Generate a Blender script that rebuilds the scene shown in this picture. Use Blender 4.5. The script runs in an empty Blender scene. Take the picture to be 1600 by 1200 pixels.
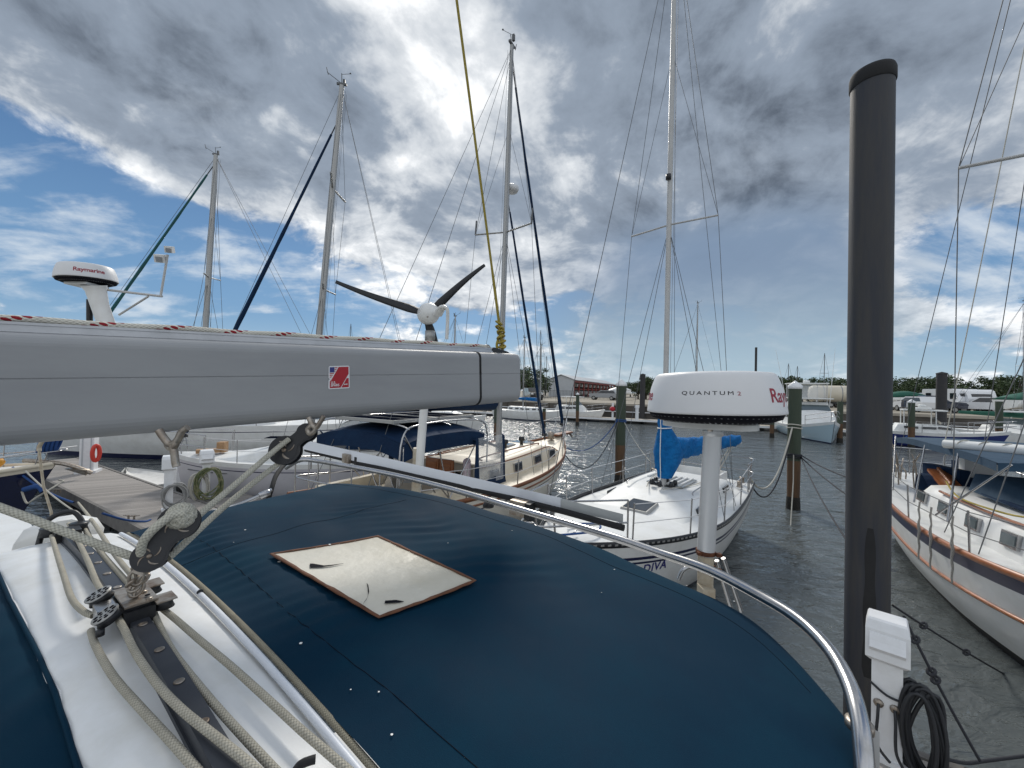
import bpy, bmesh, math, random
from mathutils import Vector, Matrix, noise
random.seed(7)
V = Vector
SC = bpy.context.scene
COL = SC.collection
PI = math.pi
R = math.radians

# ------------------------------------------------------------------ camera
F, EYE = 620.0, 3.5                       # focal length in photo pixels, eye height over the water
cam_d = bpy.data.cameras.new('camera'); cam = bpy.data.objects.new('camera', cam_d); COL.objects.link(cam)
cam_d.sensor_fit = 'HORIZONTAL'; cam_d.sensor_width = 36; cam_d.lens = 36 * F / 1600
cam_d.clip_start = .02; cam_d.clip_end = 3000
CM = Matrix.Rotation(R(90.83), 4, 'X') @ Matrix.Rotation(R(1.37), 4, 'Z')
CM.translation = V((0, 0, EYE)); cam.matrix_world = CM
SC.camera = cam
CR = CM.to_3x3()

def ray(px, py):
    d = CR @ V(((px - 800) / F, (600 - py) / F, -1)); return d / d.y
def P(px, py, y):                         # the point at distance y (along the view) under a photo pixel
    return V((0, 0, EYE)) + ray(px, py) * y
def PZ(px, py, z):                        # the point on the level z under a photo pixel
    d = ray(px, py); return V((0, 0, EYE)) + d * ((z - EYE) / d.z)
def PD(px, py, drop): return PZ(px, py, EYE - drop)
AX, AY = math.cos(R(54)), math.sin(R(54))
def W(f, a, z): return V((f * AX - a * AY, f * AY + a * AX, z))   # own boat: f aft, a athwart

# ------------------------------------------------------------------ materials
def mat(name, col, rough=.5, metal=0., mott=None, bump=None, spec=.5, coat=0., alpha=1., trans=0., sheen=0., stretch=None):
    m = bpy.data.materials.new(name); m.use_nodes = True
    nt = m.node_tree; b = nt.nodes['Principled BSDF']
    b.inputs['Base Color'].default_value = (*col, 1); b.inputs['Roughness'].default_value = rough
    b.inputs['Metallic'].default_value = metal; b.inputs['Specular IOR Level'].default_value = spec
    b.inputs['Coat Weight'].default_value = coat; b.inputs['Alpha'].default_value = alpha
    b.inputs['Transmission Weight'].default_value = trans; b.inputs['Sheen Weight'].default_value = sheen
    tc = nt.nodes.new('ShaderNodeTexCoord'); vec = tc.outputs['Object']
    if stretch:
        mp = nt.nodes.new('ShaderNodeMapping'); mp.inputs['Scale'].default_value = stretch
        nt.links.new(vec, mp.inputs['Vector']); vec = mp.outputs['Vector']
    if mott:                              # (scale, second colour, amount)
        n = nt.nodes.new('ShaderNodeTexNoise'); n.inputs['Scale'].default_value = mott[0]
        n.inputs['Detail'].default_value = 6; n.inputs['Roughness'].default_value = .65
        nt.links.new(vec, n.inputs['Vector'])
        r = nt.nodes.new('ShaderNodeMapRange'); r.inputs[1].default_value = .42; r.inputs[2].default_value = .68
        r.inputs[4].default_value = mott[2]; nt.links.new(n.outputs['Fac'], r.inputs[0])
        x = nt.nodes.new('ShaderNodeMix'); x.data_type = 'RGBA'
        x.inputs[6].default_value = (*col, 1); x.inputs[7].default_value = (*mott[1], 1)
        nt.links.new(r.outputs[0], x.inputs[0]); nt.links.new(x.outputs[2], b.inputs['Base Color'])
        r2 = nt.nodes.new('ShaderNodeMapRange'); r2.inputs[3].default_value = rough * .8; r2.inputs[4].default_value = min(1, rough * 1.25)
        nt.links.new(n.outputs['Fac'], r2.inputs[0]); nt.links.new(r2.outputs[0], b.inputs['Roughness'])
    if bump:                              # (scale, strength, distance)
        n = nt.nodes.new('ShaderNodeTexNoise'); n.inputs['Scale'].default_value = bump[0]; n.inputs['Detail'].default_value = 4
        nt.links.new(vec, n.inputs['Vector'])
        k = nt.nodes.new('ShaderNodeBump'); k.inputs['Strength'].default_value = bump[1]; k.inputs['Distance'].default_value = bump[2]
        nt.links.new(n.outputs['Fac'], k.inputs['Height']); nt.links.new(k.outputs[0], b.inputs['Normal'])
    return m

def rope_mat(name, col, dark, turns=60., fleck=None, rough=.85):
    """braided rope: UV v runs along the rope in metres, u round it"""
    m = bpy.data.materials.new(name); m.use_nodes = True
    nt = m.node_tree; b = nt.nodes['Principled BSDF']; b.inputs['Roughness'].default_value = rough
    uv = nt.nodes.new('ShaderNodeTexCoord'); sx = nt.nodes.new('ShaderNodeSeparateXYZ'); nt.links.new(uv.outputs['UV'], sx.inputs[0])
    def M(op, a, bb=None):
        n = nt.nodes.new('ShaderNodeMath'); n.operation = op
        for i, q in enumerate((a, bb)):
            if q is None: continue
            if isinstance(q, (int, float)): n.inputs[i].default_value = q
            else: nt.links.new(q, n.inputs[i])
        return n.outputs[0]
    v = M('MULTIPLY', sx.outputs[1], turns * 2 * PI); u = M('MULTIPLY', sx.outputs[0], 2 * PI * 3)
    s1 = M('SINE', M('ADD', v, u)); s2 = M('SINE', M('SUBTRACT', v, u))
    h = M('MULTIPLY', M('ADD', M('ABSOLUTE', s1), M('ABSOLUTE', s2)), .5)
    x = nt.nodes.new('ShaderNodeMix'); x.data_type = 'RGBA'; x.inputs[6].default_value = (*dark, 1); x.inputs[7].default_value = (*col, 1)
    nz = nt.nodes.new('ShaderNodeTexNoise'); nz.inputs['Scale'].default_value = 45; nz.inputs['Detail'].default_value = 4
    nt.links.new(uv.outputs['Object'], nz.inputs['Vector'])
    nt.links.new(M('MULTIPLY', M('POWER', h, .6), M('ADD', M('MULTIPLY', nz.outputs['Fac'], .9), .55)), x.inputs[0])
    out = x.outputs[2]
    if fleck:
        fl = M('GREATER_THAN', M('ADD', M('SINE', M('ADD', M('MULTIPLY', sx.outputs[1], fleck[1]), M('MULTIPLY', sx.outputs[0], 6.283))), M('MULTIPLY', s2, .25)), .84)
        y = nt.nodes.new('ShaderNodeMix'); y.data_type = 'RGBA'; nt.links.new(fl, y.inputs[0])
        nt.links.new(out, y.inputs[6]); y.inputs[7].default_value = (*fleck[0], 1); out = y.outputs[2]
    nt.links.new(out, b.inputs['Base Color'])
    k = nt.nodes.new('ShaderNodeBump'); k.inputs['Strength'].default_value = .7; k.inputs['Distance'].default_value = .002
    nt.links.new(h, k.inputs['Height']); nt.links.new(k.outputs[0], b.inputs['Normal'])
    return m

M_ = dict(
    gel=mat('white_gelcoat', (.78, .78, .76), .38, mott=(2.2, (.62, .61, .57), .55), coat=.15),
    gelw=mat('bright_gelcoat', (.74, .75, .74), .45, mott=(2.6, (.60, .60, .57), .6), bump=(60, .15, .003)),
    arch=mat('arch_gelcoat', (.79, .80, .80), .42, mott=(9, (.60, .59, .54), .55), bump=(240, .12, .0006)),
    cream=mat('cream_gelcoat', (.74, .66, .52), .42, mott=(2, (.6, .53, .4), .5)),
    creamhull=mat('cream_hull', (.77, .72, .62), .35, mott=(1.2, (.62, .57, .48), .5), coat=.2),
    lilac=mat('pale_grey_hull', (.52, .51, .54), .3, mott=(1.4, (.42, .42, .45), .5), coat=.2),
    deckgrey=mat('nonskid_deck', (.66, .65, .62), .75, mott=(6, (.5, .49, .46), .6), bump=(120, .3, .003)),
    boom=mat('grey_boom_paint', (.34, .345, .35), .42, metal=.0, mott=(9, (.285, .29, .30), .6), stretch=(.35, .35, 1.5), bump=(6, .06, .004)),
    boomlite=mat('boom_track_alloy', (.5, .51, .53), .35, metal=.6, mott=(20, (.36, .37, .38), .5)),
    navy=mat('navy_canvas', (.0010, .021, .045), .78, mott=(3.5, (.0024, .033, .060), .8), bump=(900, .3, .0008), spec=.11),  # lighter mottling paints a sheen into the cloth colour
    navyfar=mat('navy_cloth', (.005, .020, .055), .85, mott=(3, (.009, .032, .078), .7), bump=(9, .5, .03), spec=.2),
    slate=mat('faded_blue_canvas', (.018, .055, .10), .85, mott=(3, (.012, .038, .075), .7), bump=(10, .3, .02)),
    blue=mat('bright_blue_canvas', (.002, .135, .38), .8, mott=(4, (.001, .085, .27), .8), bump=(7, 1.0, .09), spec=.25),
    navyhull=mat('navy_hull_paint', (.006, .010, .045), .18, coat=.5),
    stripe=mat('navy_stripe', (.006, .009, .050), .35),
    black=mat('black_plastic', (.010, .011, .014), .42, mott=(40, (.03, .03, .03), .5)),
    rubber=mat('black_rubber', (.012, .012, .013), .8, mott=(8, (.03, .03, .03), .5)),
    dark=mat('dark_glass', (.012, .015, .02), .08, coat=.5),
    glass=mat('port_glass', (.12, .15, .16), .08, metal=.35),
    vinyl=mat('clear_vinyl', (.75, .78, .8), .12, alpha=.32, mott=(5, (.9, .9, .9), .7)),
    steel=mat('stainless_steel', (.46, .46, .47), .24, metal=1., mott=(26, (.32, .31, .29), .6)),
    steelr=mat('weathered_steel', (.42, .38, .33), .42, metal=.85, mott=(30, (.16, .10, .06), .8)),
    rust=mat('rusty_band', (.13, .045, .018), .75, metal=.35, mott=(40, (.05, .02, .012), .8)),
    alloy=mat('mast_alloy', (.36, .36, .35), .42, metal=.55, mott=(3, (.40, .39, .37), .5)),
    alloyw=mat('white_mast_paint', (.50, .50, .49), .45, mott=(3, (.42, .41, .39), .5)),
    alloyd=mat('grey_wire', (.13, .135, .14), .55, spec=.3),
    wire=mat('rigging_wire', (.13, .135, .14), .6, spec=.2),
    wirew=mat('white_lifeline', (.6, .6, .6), .5),
    pole=mat('white_pole_paint', (.74, .74, .72), .32, mott=(7, (.62, .60, .56), .5), coat=.2),
    polea=mat('brushed_pole', (.62, .63, .64), .34, metal=.45, mott=(6, (.54, .55, .56), .5), stretch=(1, 1, .1)),
    dockside=mat('dock_side_timber', (.17, .16, .15), .85, mott=(5, (.10, .095, .09), .7)),
    poleb=mat('beige_pole_sleeve', (.45, .40, .31), .5, mott=(15, (.28, .2, .12), .7)),
    dome=mat('radome_white', (.72, .72, .72), .42, mott=(9, (.66, .66, .66), .3)),
    red=mat('signal_red', (.42, .01, .022), .45),
    redt=mat('lettering_red', (.30, .012, .03), .5),
    orange=mat('life_ring_red', (.62, .05, .03), .5, mott=(10, (.5, .05, .03), .5)),
    ink=mat('lettering_black', (.008, .008, .012), .8, spec=.1),
    inkb=mat('lettering_navy', (.02, .02, .16), .5),
    white=mat('white_plastic', (.78, .79, .80), .4, mott=(8, (.66, .66, .65), .5)),
    flagb=mat('flag_blue', (.03, .04, .20), .5),
    wood=mat('teak', (.23, .085, .032), .5, mott=(14, (.13, .045, .018), .8), stretch=(.3, 1, 1)),
    woodo=mat('varnished_teak', (.36, .12, .038), .35, mott=(14, (.22, .07, .022), .7), coat=.4),
    crate=mat('raw_timber', (.38, .23, .12), .8, mott=(6, (.25, .15, .08), .7)),
    yellow=mat('yellow_oilskin', (.62, .29, .02), .6, mott=(6, (.4, .17, .02), .7)),
    pile=mat('composite_piling', (.025, .028, .037), .62, mott=(3.2, (.060, .055, .047), .8), bump=(24, .3, .004), stretch=(2.2, 2.2, .22)),
    pilet=mat('green_treated_piling', (.045, .062, .042), .85, mott=(3, (.08, .085, .055), .7), bump=(12, .6, .02), stretch=(1, 1, .15)),
    pilew=mat('piling_wood_low', (.12, .065, .032), .85, mott=(5, (.05, .035, .022), .8), bump=(12, .6, .02), stretch=(1, 1, .15)),
    barn=mat('barnacle_band', (.015, .014, .012), .95, mott=(18, (.06, .055, .045), .6), bump=(30, 1, .03)),
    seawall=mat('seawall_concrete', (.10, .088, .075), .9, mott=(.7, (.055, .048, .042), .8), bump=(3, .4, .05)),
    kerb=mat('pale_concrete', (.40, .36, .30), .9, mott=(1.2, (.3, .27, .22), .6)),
    lot=mat('parking_lot', (.27, .24, .19), .95, mott=(.25, (.18, .165, .13), .7)),
    tar=mat('weathered_post', (.035, .035, .038), .8, mott=(4, (.06, .055, .05), .6)),
    roofm=mat('metal_roof', (.40, .42, .44), .5, metal=.2, mott=(.8, (.32, .33, .35), .5)),
    wallm=mat('pale_siding', (.46, .48, .50), .6, mott=(.7, (.38, .4, .42), .5)),
    redm=mat('red_steelwork', (.22, .035, .025), .6),
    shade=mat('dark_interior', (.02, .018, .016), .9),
    bark=mat('bark', (.08, .06, .045), .95, mott=(6, (.05, .04, .03), .6)),
    leaf=mat('foliage', (.045, .075, .022), .8, mott=(.9, (.085, .115, .035), .8), sheen=0),
    leafd=mat('dark_foliage', (.030, .055, .022), .8, mott=(.9, (.060, .085, .035), .8)),
    tyre=mat('tyre', (.015, .015, .015), .85),
    cardark=mat('dark_car_paint', (.018, .02, .025), .25, coat=.6),
    carblue=mat('blue_truck_paint', (.012, .02, .045), .25, coat=.6),
    carwhite=mat('white_car_paint', (.72, .73, .74), .25, coat=.6),
    cargrey=mat('grey_car_paint', (.25, .26, .27), .25, coat=.6),
    tank=mat('cream_tank', (.62, .57, .46), .55, mott=(.8, (.5, .45, .36), .5)),
    green=mat('green_tarp', (.01, .10, .065), .7, mott=(2, (.01, .07, .05), .6)),
    vinylw=mat('yellowed_window', (.66, .63, .54), .38, mott=(4.2, (.58, .54, .44), .7), bump=(14, .5, .008), coat=.15),
    brown=mat('brown_binding', (.15, .062, .03), .8, mott=(40, (.07, .03, .018), .7)),
    fend=mat('pinkish_fender', (.55, .46, .50), .5),
    solar=mat('solar_cells', (.006, .008, .016), .9, spec=.0),
    panel=mat('pale_panel_paint', (.72, .75, .80), .4, mott=(10, (.66, .69, .74), .4)),
    panelg=mat('grey_panel_paint', (.42, .44, .44), .45, mott=(8, (.3, .31, .31), .5)),
    line=rope_mat('grey_braid', (.47, .44, .36), (.17, .155, .12), 95),
    speck=rope_mat('speckled_braid', (.42, .40, .36), (.03, .03, .035), 9),
    sheet=rope_mat('mainsheet_braid', (.58, .56, .47), (.25, .235, .19), 80),
    rope=rope_mat('white_dock_line', (.52, .50, .44), (.3, .29, .25), 20),
    ropeb=rope_mat('dark_dock_line', (.035, .037, .045), (.012, .012, .015), 20),
    ropey=rope_mat('yellow_halyard', (.42, .33, .06), (.2, .15, .03), 50),
    ropef=rope_mat('flecked_halyard', (.72, .69, .60), (.4, .38, .32), 60, fleck=((.30, .012, .02), 62.)),
    welt=rope_mat('beige_welt', (.34, .31, .23), (.16, .14, .10), 120),
    hose=mat('garden_hose', (.10, .13, .05), .6, mott=(9, (.35, .31, .18), .8)),
    hoseg=mat('grey_hose', (.30, .30, .29), .6, mott=(9, (.2, .2, .2), .6)),
    cable=mat('shore_power_cable', (.018, .02, .024), .5),
    bluerope=rope_mat('blue_dock_line', (.02, .08, .26), (.01, .03, .1), 20),
)
def yellow_map(m, direction, lo, hi, col):     # blends the base colour to a given tint towards one end
    nt = m.node_tree; b = nt.nodes['Principled BSDF']; src = b.inputs['Base Color'].links[0].from_socket
    tc = nt.nodes.new('ShaderNodeTexCoord'); d = nt.nodes.new('ShaderNodeVectorMath'); d.operation = 'DOT_PRODUCT'; nt.links.new(tc.outputs['Generated'], d.inputs[0]); d.inputs[1].default_value = direction
    nz = nt.nodes.new('ShaderNodeTexNoise'); nz.inputs['Scale'].default_value = 3; nz.inputs['Detail'].default_value = 5; nt.links.new(tc.outputs['Generated'], nz.inputs['Vector'])
    ad = nt.nodes.new('ShaderNodeMath'); ad.operation = 'MULTIPLY_ADD'; nt.links.new(nz.outputs['Fac'], ad.inputs[0]); ad.inputs[1].default_value = .5; nt.links.new(d.outputs['Value'], ad.inputs[2])
    r = nt.nodes.new('ShaderNodeMapRange'); r.inputs[1].default_value = lo; r.inputs[2].default_value = hi; nt.links.new(ad.outputs[0], r.inputs[0])
    x = nt.nodes.new('ShaderNodeMix'); x.data_type = 'RGBA'; nt.links.new(r.outputs[0], x.inputs[0]); nt.links.new(src, x.inputs[6]); x.inputs[7].default_value = (*col, 1); nt.links.new(x.outputs[2], b.inputs['Base Color'])
yellow_map(M_['vinylw'], (.62, .55, 0), .85, 1.45, (.36, .31, .19))
def plank_mat(name, col, dark, w, ang):
    m = bpy.data.materials.new(name); m.use_nodes = True
    nt = m.node_tree; b = nt.nodes['Principled BSDF']; b.inputs['Roughness'].default_value = .85
    tc = nt.nodes.new('ShaderNodeTexCoord'); mp = nt.nodes.new('ShaderNodeMapping'); mp.inputs['Rotation'].default_value = (0, 0, ang)
    nt.links.new(tc.outputs['Object'], mp.inputs[0]); sx = nt.nodes.new('ShaderNodeSeparateXYZ'); nt.links.new(mp.outputs[0], sx.inputs[0])
    d = nt.nodes.new('ShaderNodeMath'); d.operation = 'DIVIDE'; nt.links.new(sx.outputs[0], d.inputs[0]); d.inputs[1].default_value = w
    fr = nt.nodes.new('ShaderNodeMath'); fr.operation = 'FRACT'; nt.links.new(d.outputs[0], fr.inputs[0])
    fl = nt.nodes.new('ShaderNodeMath'); fl.operation = 'FLOOR'; nt.links.new(d.outputs[0], fl.inputs[0])
    wn = nt.nodes.new('ShaderNodeTexWhiteNoise'); wn.noise_dimensions = '1D'; nt.links.new(fl.outputs[0], wn.inputs['W'])
    nz = nt.nodes.new('ShaderNodeTexNoise'); nz.inputs['Scale'].default_value = 3; nz.inputs['Detail'].default_value = 8
    mp2 = nt.nodes.new('ShaderNodeMapping'); mp2.inputs['Scale'].default_value = (6, .6, 1); nt.links.new(mp.outputs[0], mp2.inputs[0]); nt.links.new(mp2.outputs[0], nz.inputs['Vector'])
    ad = nt.nodes.new('ShaderNodeMath'); ad.operation = 'ADD'; nt.links.new(wn.outputs['Value'], ad.inputs[0]); nt.links.new(nz.outputs['Fac'], ad.inputs[1])
    mr = nt.nodes.new('ShaderNodeMapRange'); mr.inputs[1].default_value = .3; mr.inputs[2].default_value = 1.7; nt.links.new(ad.outputs[0], mr.inputs[0])
    x = nt.nodes.new('ShaderNodeMix'); x.data_type = 'RGBA'; x.inputs[6].default_value = (*dark, 1); x.inputs[7].default_value = (*col, 1); nt.links.new(mr.outputs[0], x.inputs[0])
    gp = nt.nodes.new('ShaderNodeMath'); gp.operation = 'LESS_THAN'; nt.links.new(fr.outputs[0], gp.inputs[0]); gp.inputs[1].default_value = .06
    y = nt.nodes.new('ShaderNodeMix'); y.data_type = 'RGBA'; nt.links.new(gp.outputs[0], y.inputs[0]); nt.links.new(x.outputs[2], y.inputs[6]); y.inputs[7].default_value = (.02, .018, .016, 1)
    nt.links.new(y.outputs[2], b.inputs['Base Color'])
    return m
M_['planks'] = plank_mat('dock_planks', (.34, .315, .29), (.21, .195, .18), .14, R(-120.5))

# ------------------------------------------------------------------ mesh builder
class MB:
    def __init__(s): s.v, s.f, s.m, s.s, s.uv = [], [], [], [], []
    def add(s, verts, faces, mi=0, smooth=False, uvs=None):
        o = len(s.v); s.v += [V(q) for q in verts]
        for k, fc in enumerate(faces):
            s.f.append([o + i for i in fc]); s.m.append(mi); s.s.append(smooth); s.uv.append(uvs[k] if uvs else None)
        return s
    def box(s, c, size, M=None, mi=0, taper=1.):
        a, b, d = size[0] / 2, size[1] / 2, size[2] / 2
        vs = [V((x * a * (taper if z > 0 else 1), y * b * (taper if z > 0 else 1), z * d)) for z in (-1, 1) for y in (-1, 1) for x in (-1, 1)]
        vs = [(M @ q if M else q) + V(c) for q in vs]
        return s.add(vs, [(0, 2, 3, 1), (4, 5, 7, 6), (0, 1, 5, 4), (2, 6, 7, 3), (0, 4, 6, 2), (1, 3, 7, 5)], mi)
    def tube(s, pts, r, n=8, mi=0, closed=False, cap=True, flat=1.):
        pts = [V(q) for q in pts]; N = len(pts)
        rr = r if isinstance(r, (list, tuple)) else [r] * N
        ln, vs, L = 0., [], [0.]
        prev = None
        for i, q in enumerate(pts):
            if closed: t = pts[(i + 1) % N] - pts[i - 1]
            else: t = pts[min(i + 1, N - 1)] - pts[max(i - 1, 0)]
            if t.length < 1e-9: t = V((0, 0, 1))
            t.normalize()
            if prev is None:
                ref = V((0, 0, 1)) if abs(t.z) < .9 else V((0, 1, 0))
                x = t.cross(ref).normalized()
            else:
                x = prev - t * prev.dot(t)
                x = x.normalized() if x.length > 1e-6 else t.orthogonal().normalized()
            prev = x; y = t.cross(x)
            if i: ln += (q - pts[i - 1]).length
            L.append(ln)
            for k in range(n):
                a = 2 * PI * k / n; vs.append(q + (x * math.cos(a) + y * math.sin(a) * flat) * rr[i])
        L = L[1:]; fs, uvs = [], []
        for i in range(N if closed else N - 1):
            j = (i + 1) % N
            for k in range(n):
                k2 = (k + 1) % n
                fs.append((i * n + k, i * n + k2, j * n + k2, j * n + k)); lj = L[j] if j else ln + .01
                uvs.append(((k / n, L[i]), ((k + 1) / n, L[i]), ((k + 1) / n, lj), (k / n, lj)))
        s.add(vs, fs, mi, True, uvs)
        if cap and not closed:
            s.add(vs[:n], [tuple(range(n))[::-1]], mi); s.add(vs[-n:], [tuple(range(n))], mi)
        return s
    def bar(s, a, b, r, n=6, mi=0): return s.tube([a, b], r, n, mi)
    def lathe(s, prof, c=(0, 0, 0), n=24, M=None, mi=0, smooth=True):
        vs, fs = [], []
        for r, z in prof:
            for k in range(n):
                a = 2 * PI * k / n; q = V((r * math.cos(a), r * math.sin(a), z)); vs.append((M @ q if M else q) + V(c))
        for i in range(len(prof) - 1):
            for k in range(n):
                k2 = (k + 1) % n; fs.append((i * n + k, i * n + k2, (i + 1) * n + k2, (i + 1) * n + k))
        s.add(vs, fs, mi, smooth)
        s.add(vs[:n], [tuple(range(n))[::-1]], mi); s.add(vs[-n:], [tuple(range(n))], mi)
        return s
    def loft(s, rings, closed=True, caps=True, mi=0, smooth=True, bands=None):
        n = len(rings[0]); vs = [q for r in rings for q in r]; o = []
        m = n if closed else n - 1
        for i in range(len(rings) - 1):
            for k in range(m):
                k2 = (k + 1) % n
                s_mi = bands[k] if bands else mi
                o.append(((i * n + k, i * n + k2, (i + 1) * n + k2, (i + 1) * n + k), s_mi))
        base = len(s.v); s.v += [V(q) for q in vs]
        for fc, mm in o: s.f.append([base + i for i in fc]); s.m.append(mm); s.s.append(smooth); s.uv.append(None)
        if caps:
            s.add(rings[0], [tuple(range(n))[::-1]], mi); s.add(rings[-1], [tuple(range(n))], mi)
        return s
    def grid(s, fn, nu, nv, mi=0, smooth=True):
        vs = [fn(i / nu, j / nv) for j in range(nv + 1) for i in range(nu + 1)]
        fs = [(j * (nu + 1) + i, j * (nu + 1) + i + 1, (j + 1) * (nu + 1) + i + 1, (j + 1) * (nu + 1) + i) for j in range(nv) for i in range(nu)]
        return s.add(vs, fs, mi, smooth)
    def prism(s, poly, M, h, mi=0):        # 2D outline extruded along M's z from 0 to h
        n = len(poly); vs = [M @ V((x, y, 0)) for x, y in poly] + [M @ V((x, y, h)) for x, y in poly]
        fs = [tuple(range(n))[::-1], tuple(range(n, 2 * n))] + [(i, (i + 1) % n, n + (i + 1) % n, n + i) for i in range(n)]
        return s.add(vs, fs, mi)
    def build(s, name, mats, parent=None, off=None):
        me = bpy.data.meshes.new(name)
        off = V(off) if off is not None else None
        me.from_pydata([tuple(q - off) if off is not None else tuple(q) for q in s.v], [], s.f)
        if not isinstance(mats, (list, tuple)): mats = [mats]
        for m in mats: me.materials.append(m)
        me.polygons.foreach_set('material_index', s.m); me.polygons.foreach_set('use_smooth', s.s)
        if any(s.uv):
            uvl = me.uv_layers.new(name='UVMap'); k = 0; buf = []
            for fc, u in zip(s.f, s.uv):
                for i in range(len(fc)): buf += list(u[i]) if u else [0., 0.]
            uvl.data.foreach_set('uv', buf)
        me.update()
        o = bpy.data.objects.new(name, me); COL.objects.link(o)
        if parent: o.parent = parent
        return o

def tag(o, label, cat, group=None):
    o['label'] = label; o['category'] = cat
    if group: o['group'] = group
    return o
def thing(name, label, cat, loc=(0, 0, 0), rz=0., group=None):
    o = bpy.data.objects.new(name, None); COL.objects.link(o); o.empty_display_size = .2
    o.location = loc; o.rotation_euler = (0, 0, rz); return tag(o, label, cat, group)
def structure(o): o['kind'] = 'structure'; return o
def copy_thing(root, loc, rz=0., label=None, scale=None):
    r = root.copy(); COL.objects.link(r); r.location = loc; r.rotation_euler = (0, 0, rz)
    if label: r['label'] = label
    if scale: r.scale = scale
    for ch in list(root.children):
        c = ch.copy(); COL.objects.link(c); c.parent = r
        for g in list(ch.children):
            d = g.copy(); COL.objects.link(d); d.parent = c
    return r
def smooth(pts, n=8):
    pts = [V(q) for q in pts]; out = []
    for i in range(len(pts) - 1):
        p0, p1, p2, p3 = pts[max(i - 1, 0)], pts[i], pts[i + 1], pts[min(i + 2, len(pts) - 1)]
        for k in range(n):
            t = k / n
            out.append(.5 * ((2 * p1) + (p2 - p0) * t + (2 * p0 - 5 * p1 + 4 * p2 - p3) * t * t + (3 * p1 - p0 - 3 * p2 + p3) * t ** 3))
    out.append(pts[-1]); return out
def sag(a, b, s, n=16):
    a, b = V(a), V(b); return [a.lerp(b, i / n) - V((0, 0, s * 4 * (i / n) * (1 - i / n))) for i in range(n + 1)]
def frame(x, y):                           # rotation whose x and y axes are given
    x = V(x).normalized(); z = x.cross(V(y)).normalized(); y = z.cross(x); return Matrix((x, y, z)).transposed()
def lerp(a, b, t): return a + (b - a) * t
def clamp(x, a=0., b=1.): return max(a, min(b, x))
def sst(a, b, x): t = clamp((x - a) / (b - a)); return t * t * (3 - 2 * t)

def text_geo(body, size, bold=.0, space=1., cuts=0):
    cu = bpy.data.curves.new('lettering', 'FONT'); cu.body = body; cu.size = size; cu.offset = bold; cu.space_character = space
    cu.align_x = 'CENTER'; cu.align_y = 'CENTER'; cu.resolution_u = 4
    o = bpy.data.objects.new('lettering', cu); me = o.to_mesh()
    bm = bmesh.new(); bm.from_mesh(me)
    bmesh.ops.triangulate(bm, faces=bm.faces[:])
    if cuts: bmesh.ops.subdivide_edges(bm, edges=[e for e in bm.edges if e.calc_length() > size * .12], cuts=cuts, use_grid_fill=True)
    bmesh.ops.triangulate(bm, faces=bm.faces[:])
    bm.verts.ensure_lookup_table(); vs = [q.co.copy() for q in bm.verts]; fs = [[q.index for q in f.verts] for f in bm.faces]
    bm.free(); o.to_mesh_clear(); bpy.data.objects.remove(o); bpy.data.curves.remove(cu)
    return vs, fs
EXPO = .38; SUNE = 2.0; BACK = 7.0
COVER = [(60, 90, 15, .20), (330, 180, 12, .24), (600, 60, 16, .15), (640, 300, 10, .03), (1000, 40, 14, .20), (1150, 180, 16, .31), (1180, 290, 9, .28), (1480, 170, 16, .20), (850, 230, 10, .08), (950, 340, 9, .10), (780, 330, 7, .06), (1235, 10, 4, -.20), (700, 190, 4, -.06),
         (40, 280, 7, -.20), (200, 440, 13, -.24), (400, 440, 12, -.15), (480, 330, 6, -.06), (215, 20, 3, -.14), (1500, 450, 10, -.18), (1000, 480, 14, -.06)]
GLOW = [(850, 190, 11, .46), (690, 170, 5, .5), (620, 260, 9, .35), (1235, 20, 4, .8), (900, 300, 7, .4), (1340, 190, 4, .35), (1500, 310, 7, .35), (1240, 345, 5, .4), (600, 420, 12, .3)]
WISP = [(150, 330, 12, .05), (60, 300, 8, .05), (350, 360, 9, .04), (1500, 340, 8, .12), (1500, 520, 4, .10), (620, 420, 10, .15), (480, 400, 8, .06)]
VEIL = [(1020, 400, 7, .5), (1200, 400, 8, .6), (1080, 470, 10, .9), (930, 530, 9, .7), (1250, 470, 9, .9), (1150, 560, 9, .8), (1420, 560, 5, .2)]
# ------------------------------------------------------------------ light: bright broken overcast, sun veiled ahead
w = bpy.data.worlds.new('World'); SC.world = w; w.use_nodes = True
SC.view_settings.view_transform = 'Standard'; SC.view_settings.look = 'None'; SC.view_settings.gamma = 1
SC.view_settings.exposure = EXPO
SUN = ray(800, 130).normalized()
s_el = math.asin(SUN.z); s_az = math.atan2(SUN.x, SUN.y)
nt = w.node_tree; bg = nt.nodes['Background']; bg.inputs['Strength'].default_value = .1
class NN:
    def __init__(s, sock): s.o = sock
    def _b(s, op, x):
        n = nt.nodes.new('ShaderNodeMath'); n.operation = op; nt.links.new(s.o, n.inputs[0])
        if x is not None:
            if isinstance(x, NN): nt.links.new(x.o, n.inputs[1])
            else: n.inputs[1].default_value = x
        return NN(n.outputs[0])
    def __add__(s, x): return s._b('ADD', x)
    def __sub__(s, x): return s._b('SUBTRACT', x)
    def __mul__(s, x): return s._b('MULTIPLY', x)
    def __truediv__(s, x): return s._b('DIVIDE', x)
    def max(s, x): return s._b('MAXIMUM', x)
    def min(s, x): return s._b('MINIMUM', x)
    def pow(s, x): return s._b('POWER', x)
    def exp(s): return s._b('EXPONENT', None)
    def step(s, a, b, lo=0., hi=1.):
        n = nt.nodes.new('ShaderNodeMapRange'); n.interpolation_type = 'SMOOTHSTEP'; nt.links.new(s.o, n.inputs[0])
        for i, q in zip((1, 2, 3, 4), (a, b, lo, hi)): n.inputs[i].default_value = q
        return NN(n.outputs[0])
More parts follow.
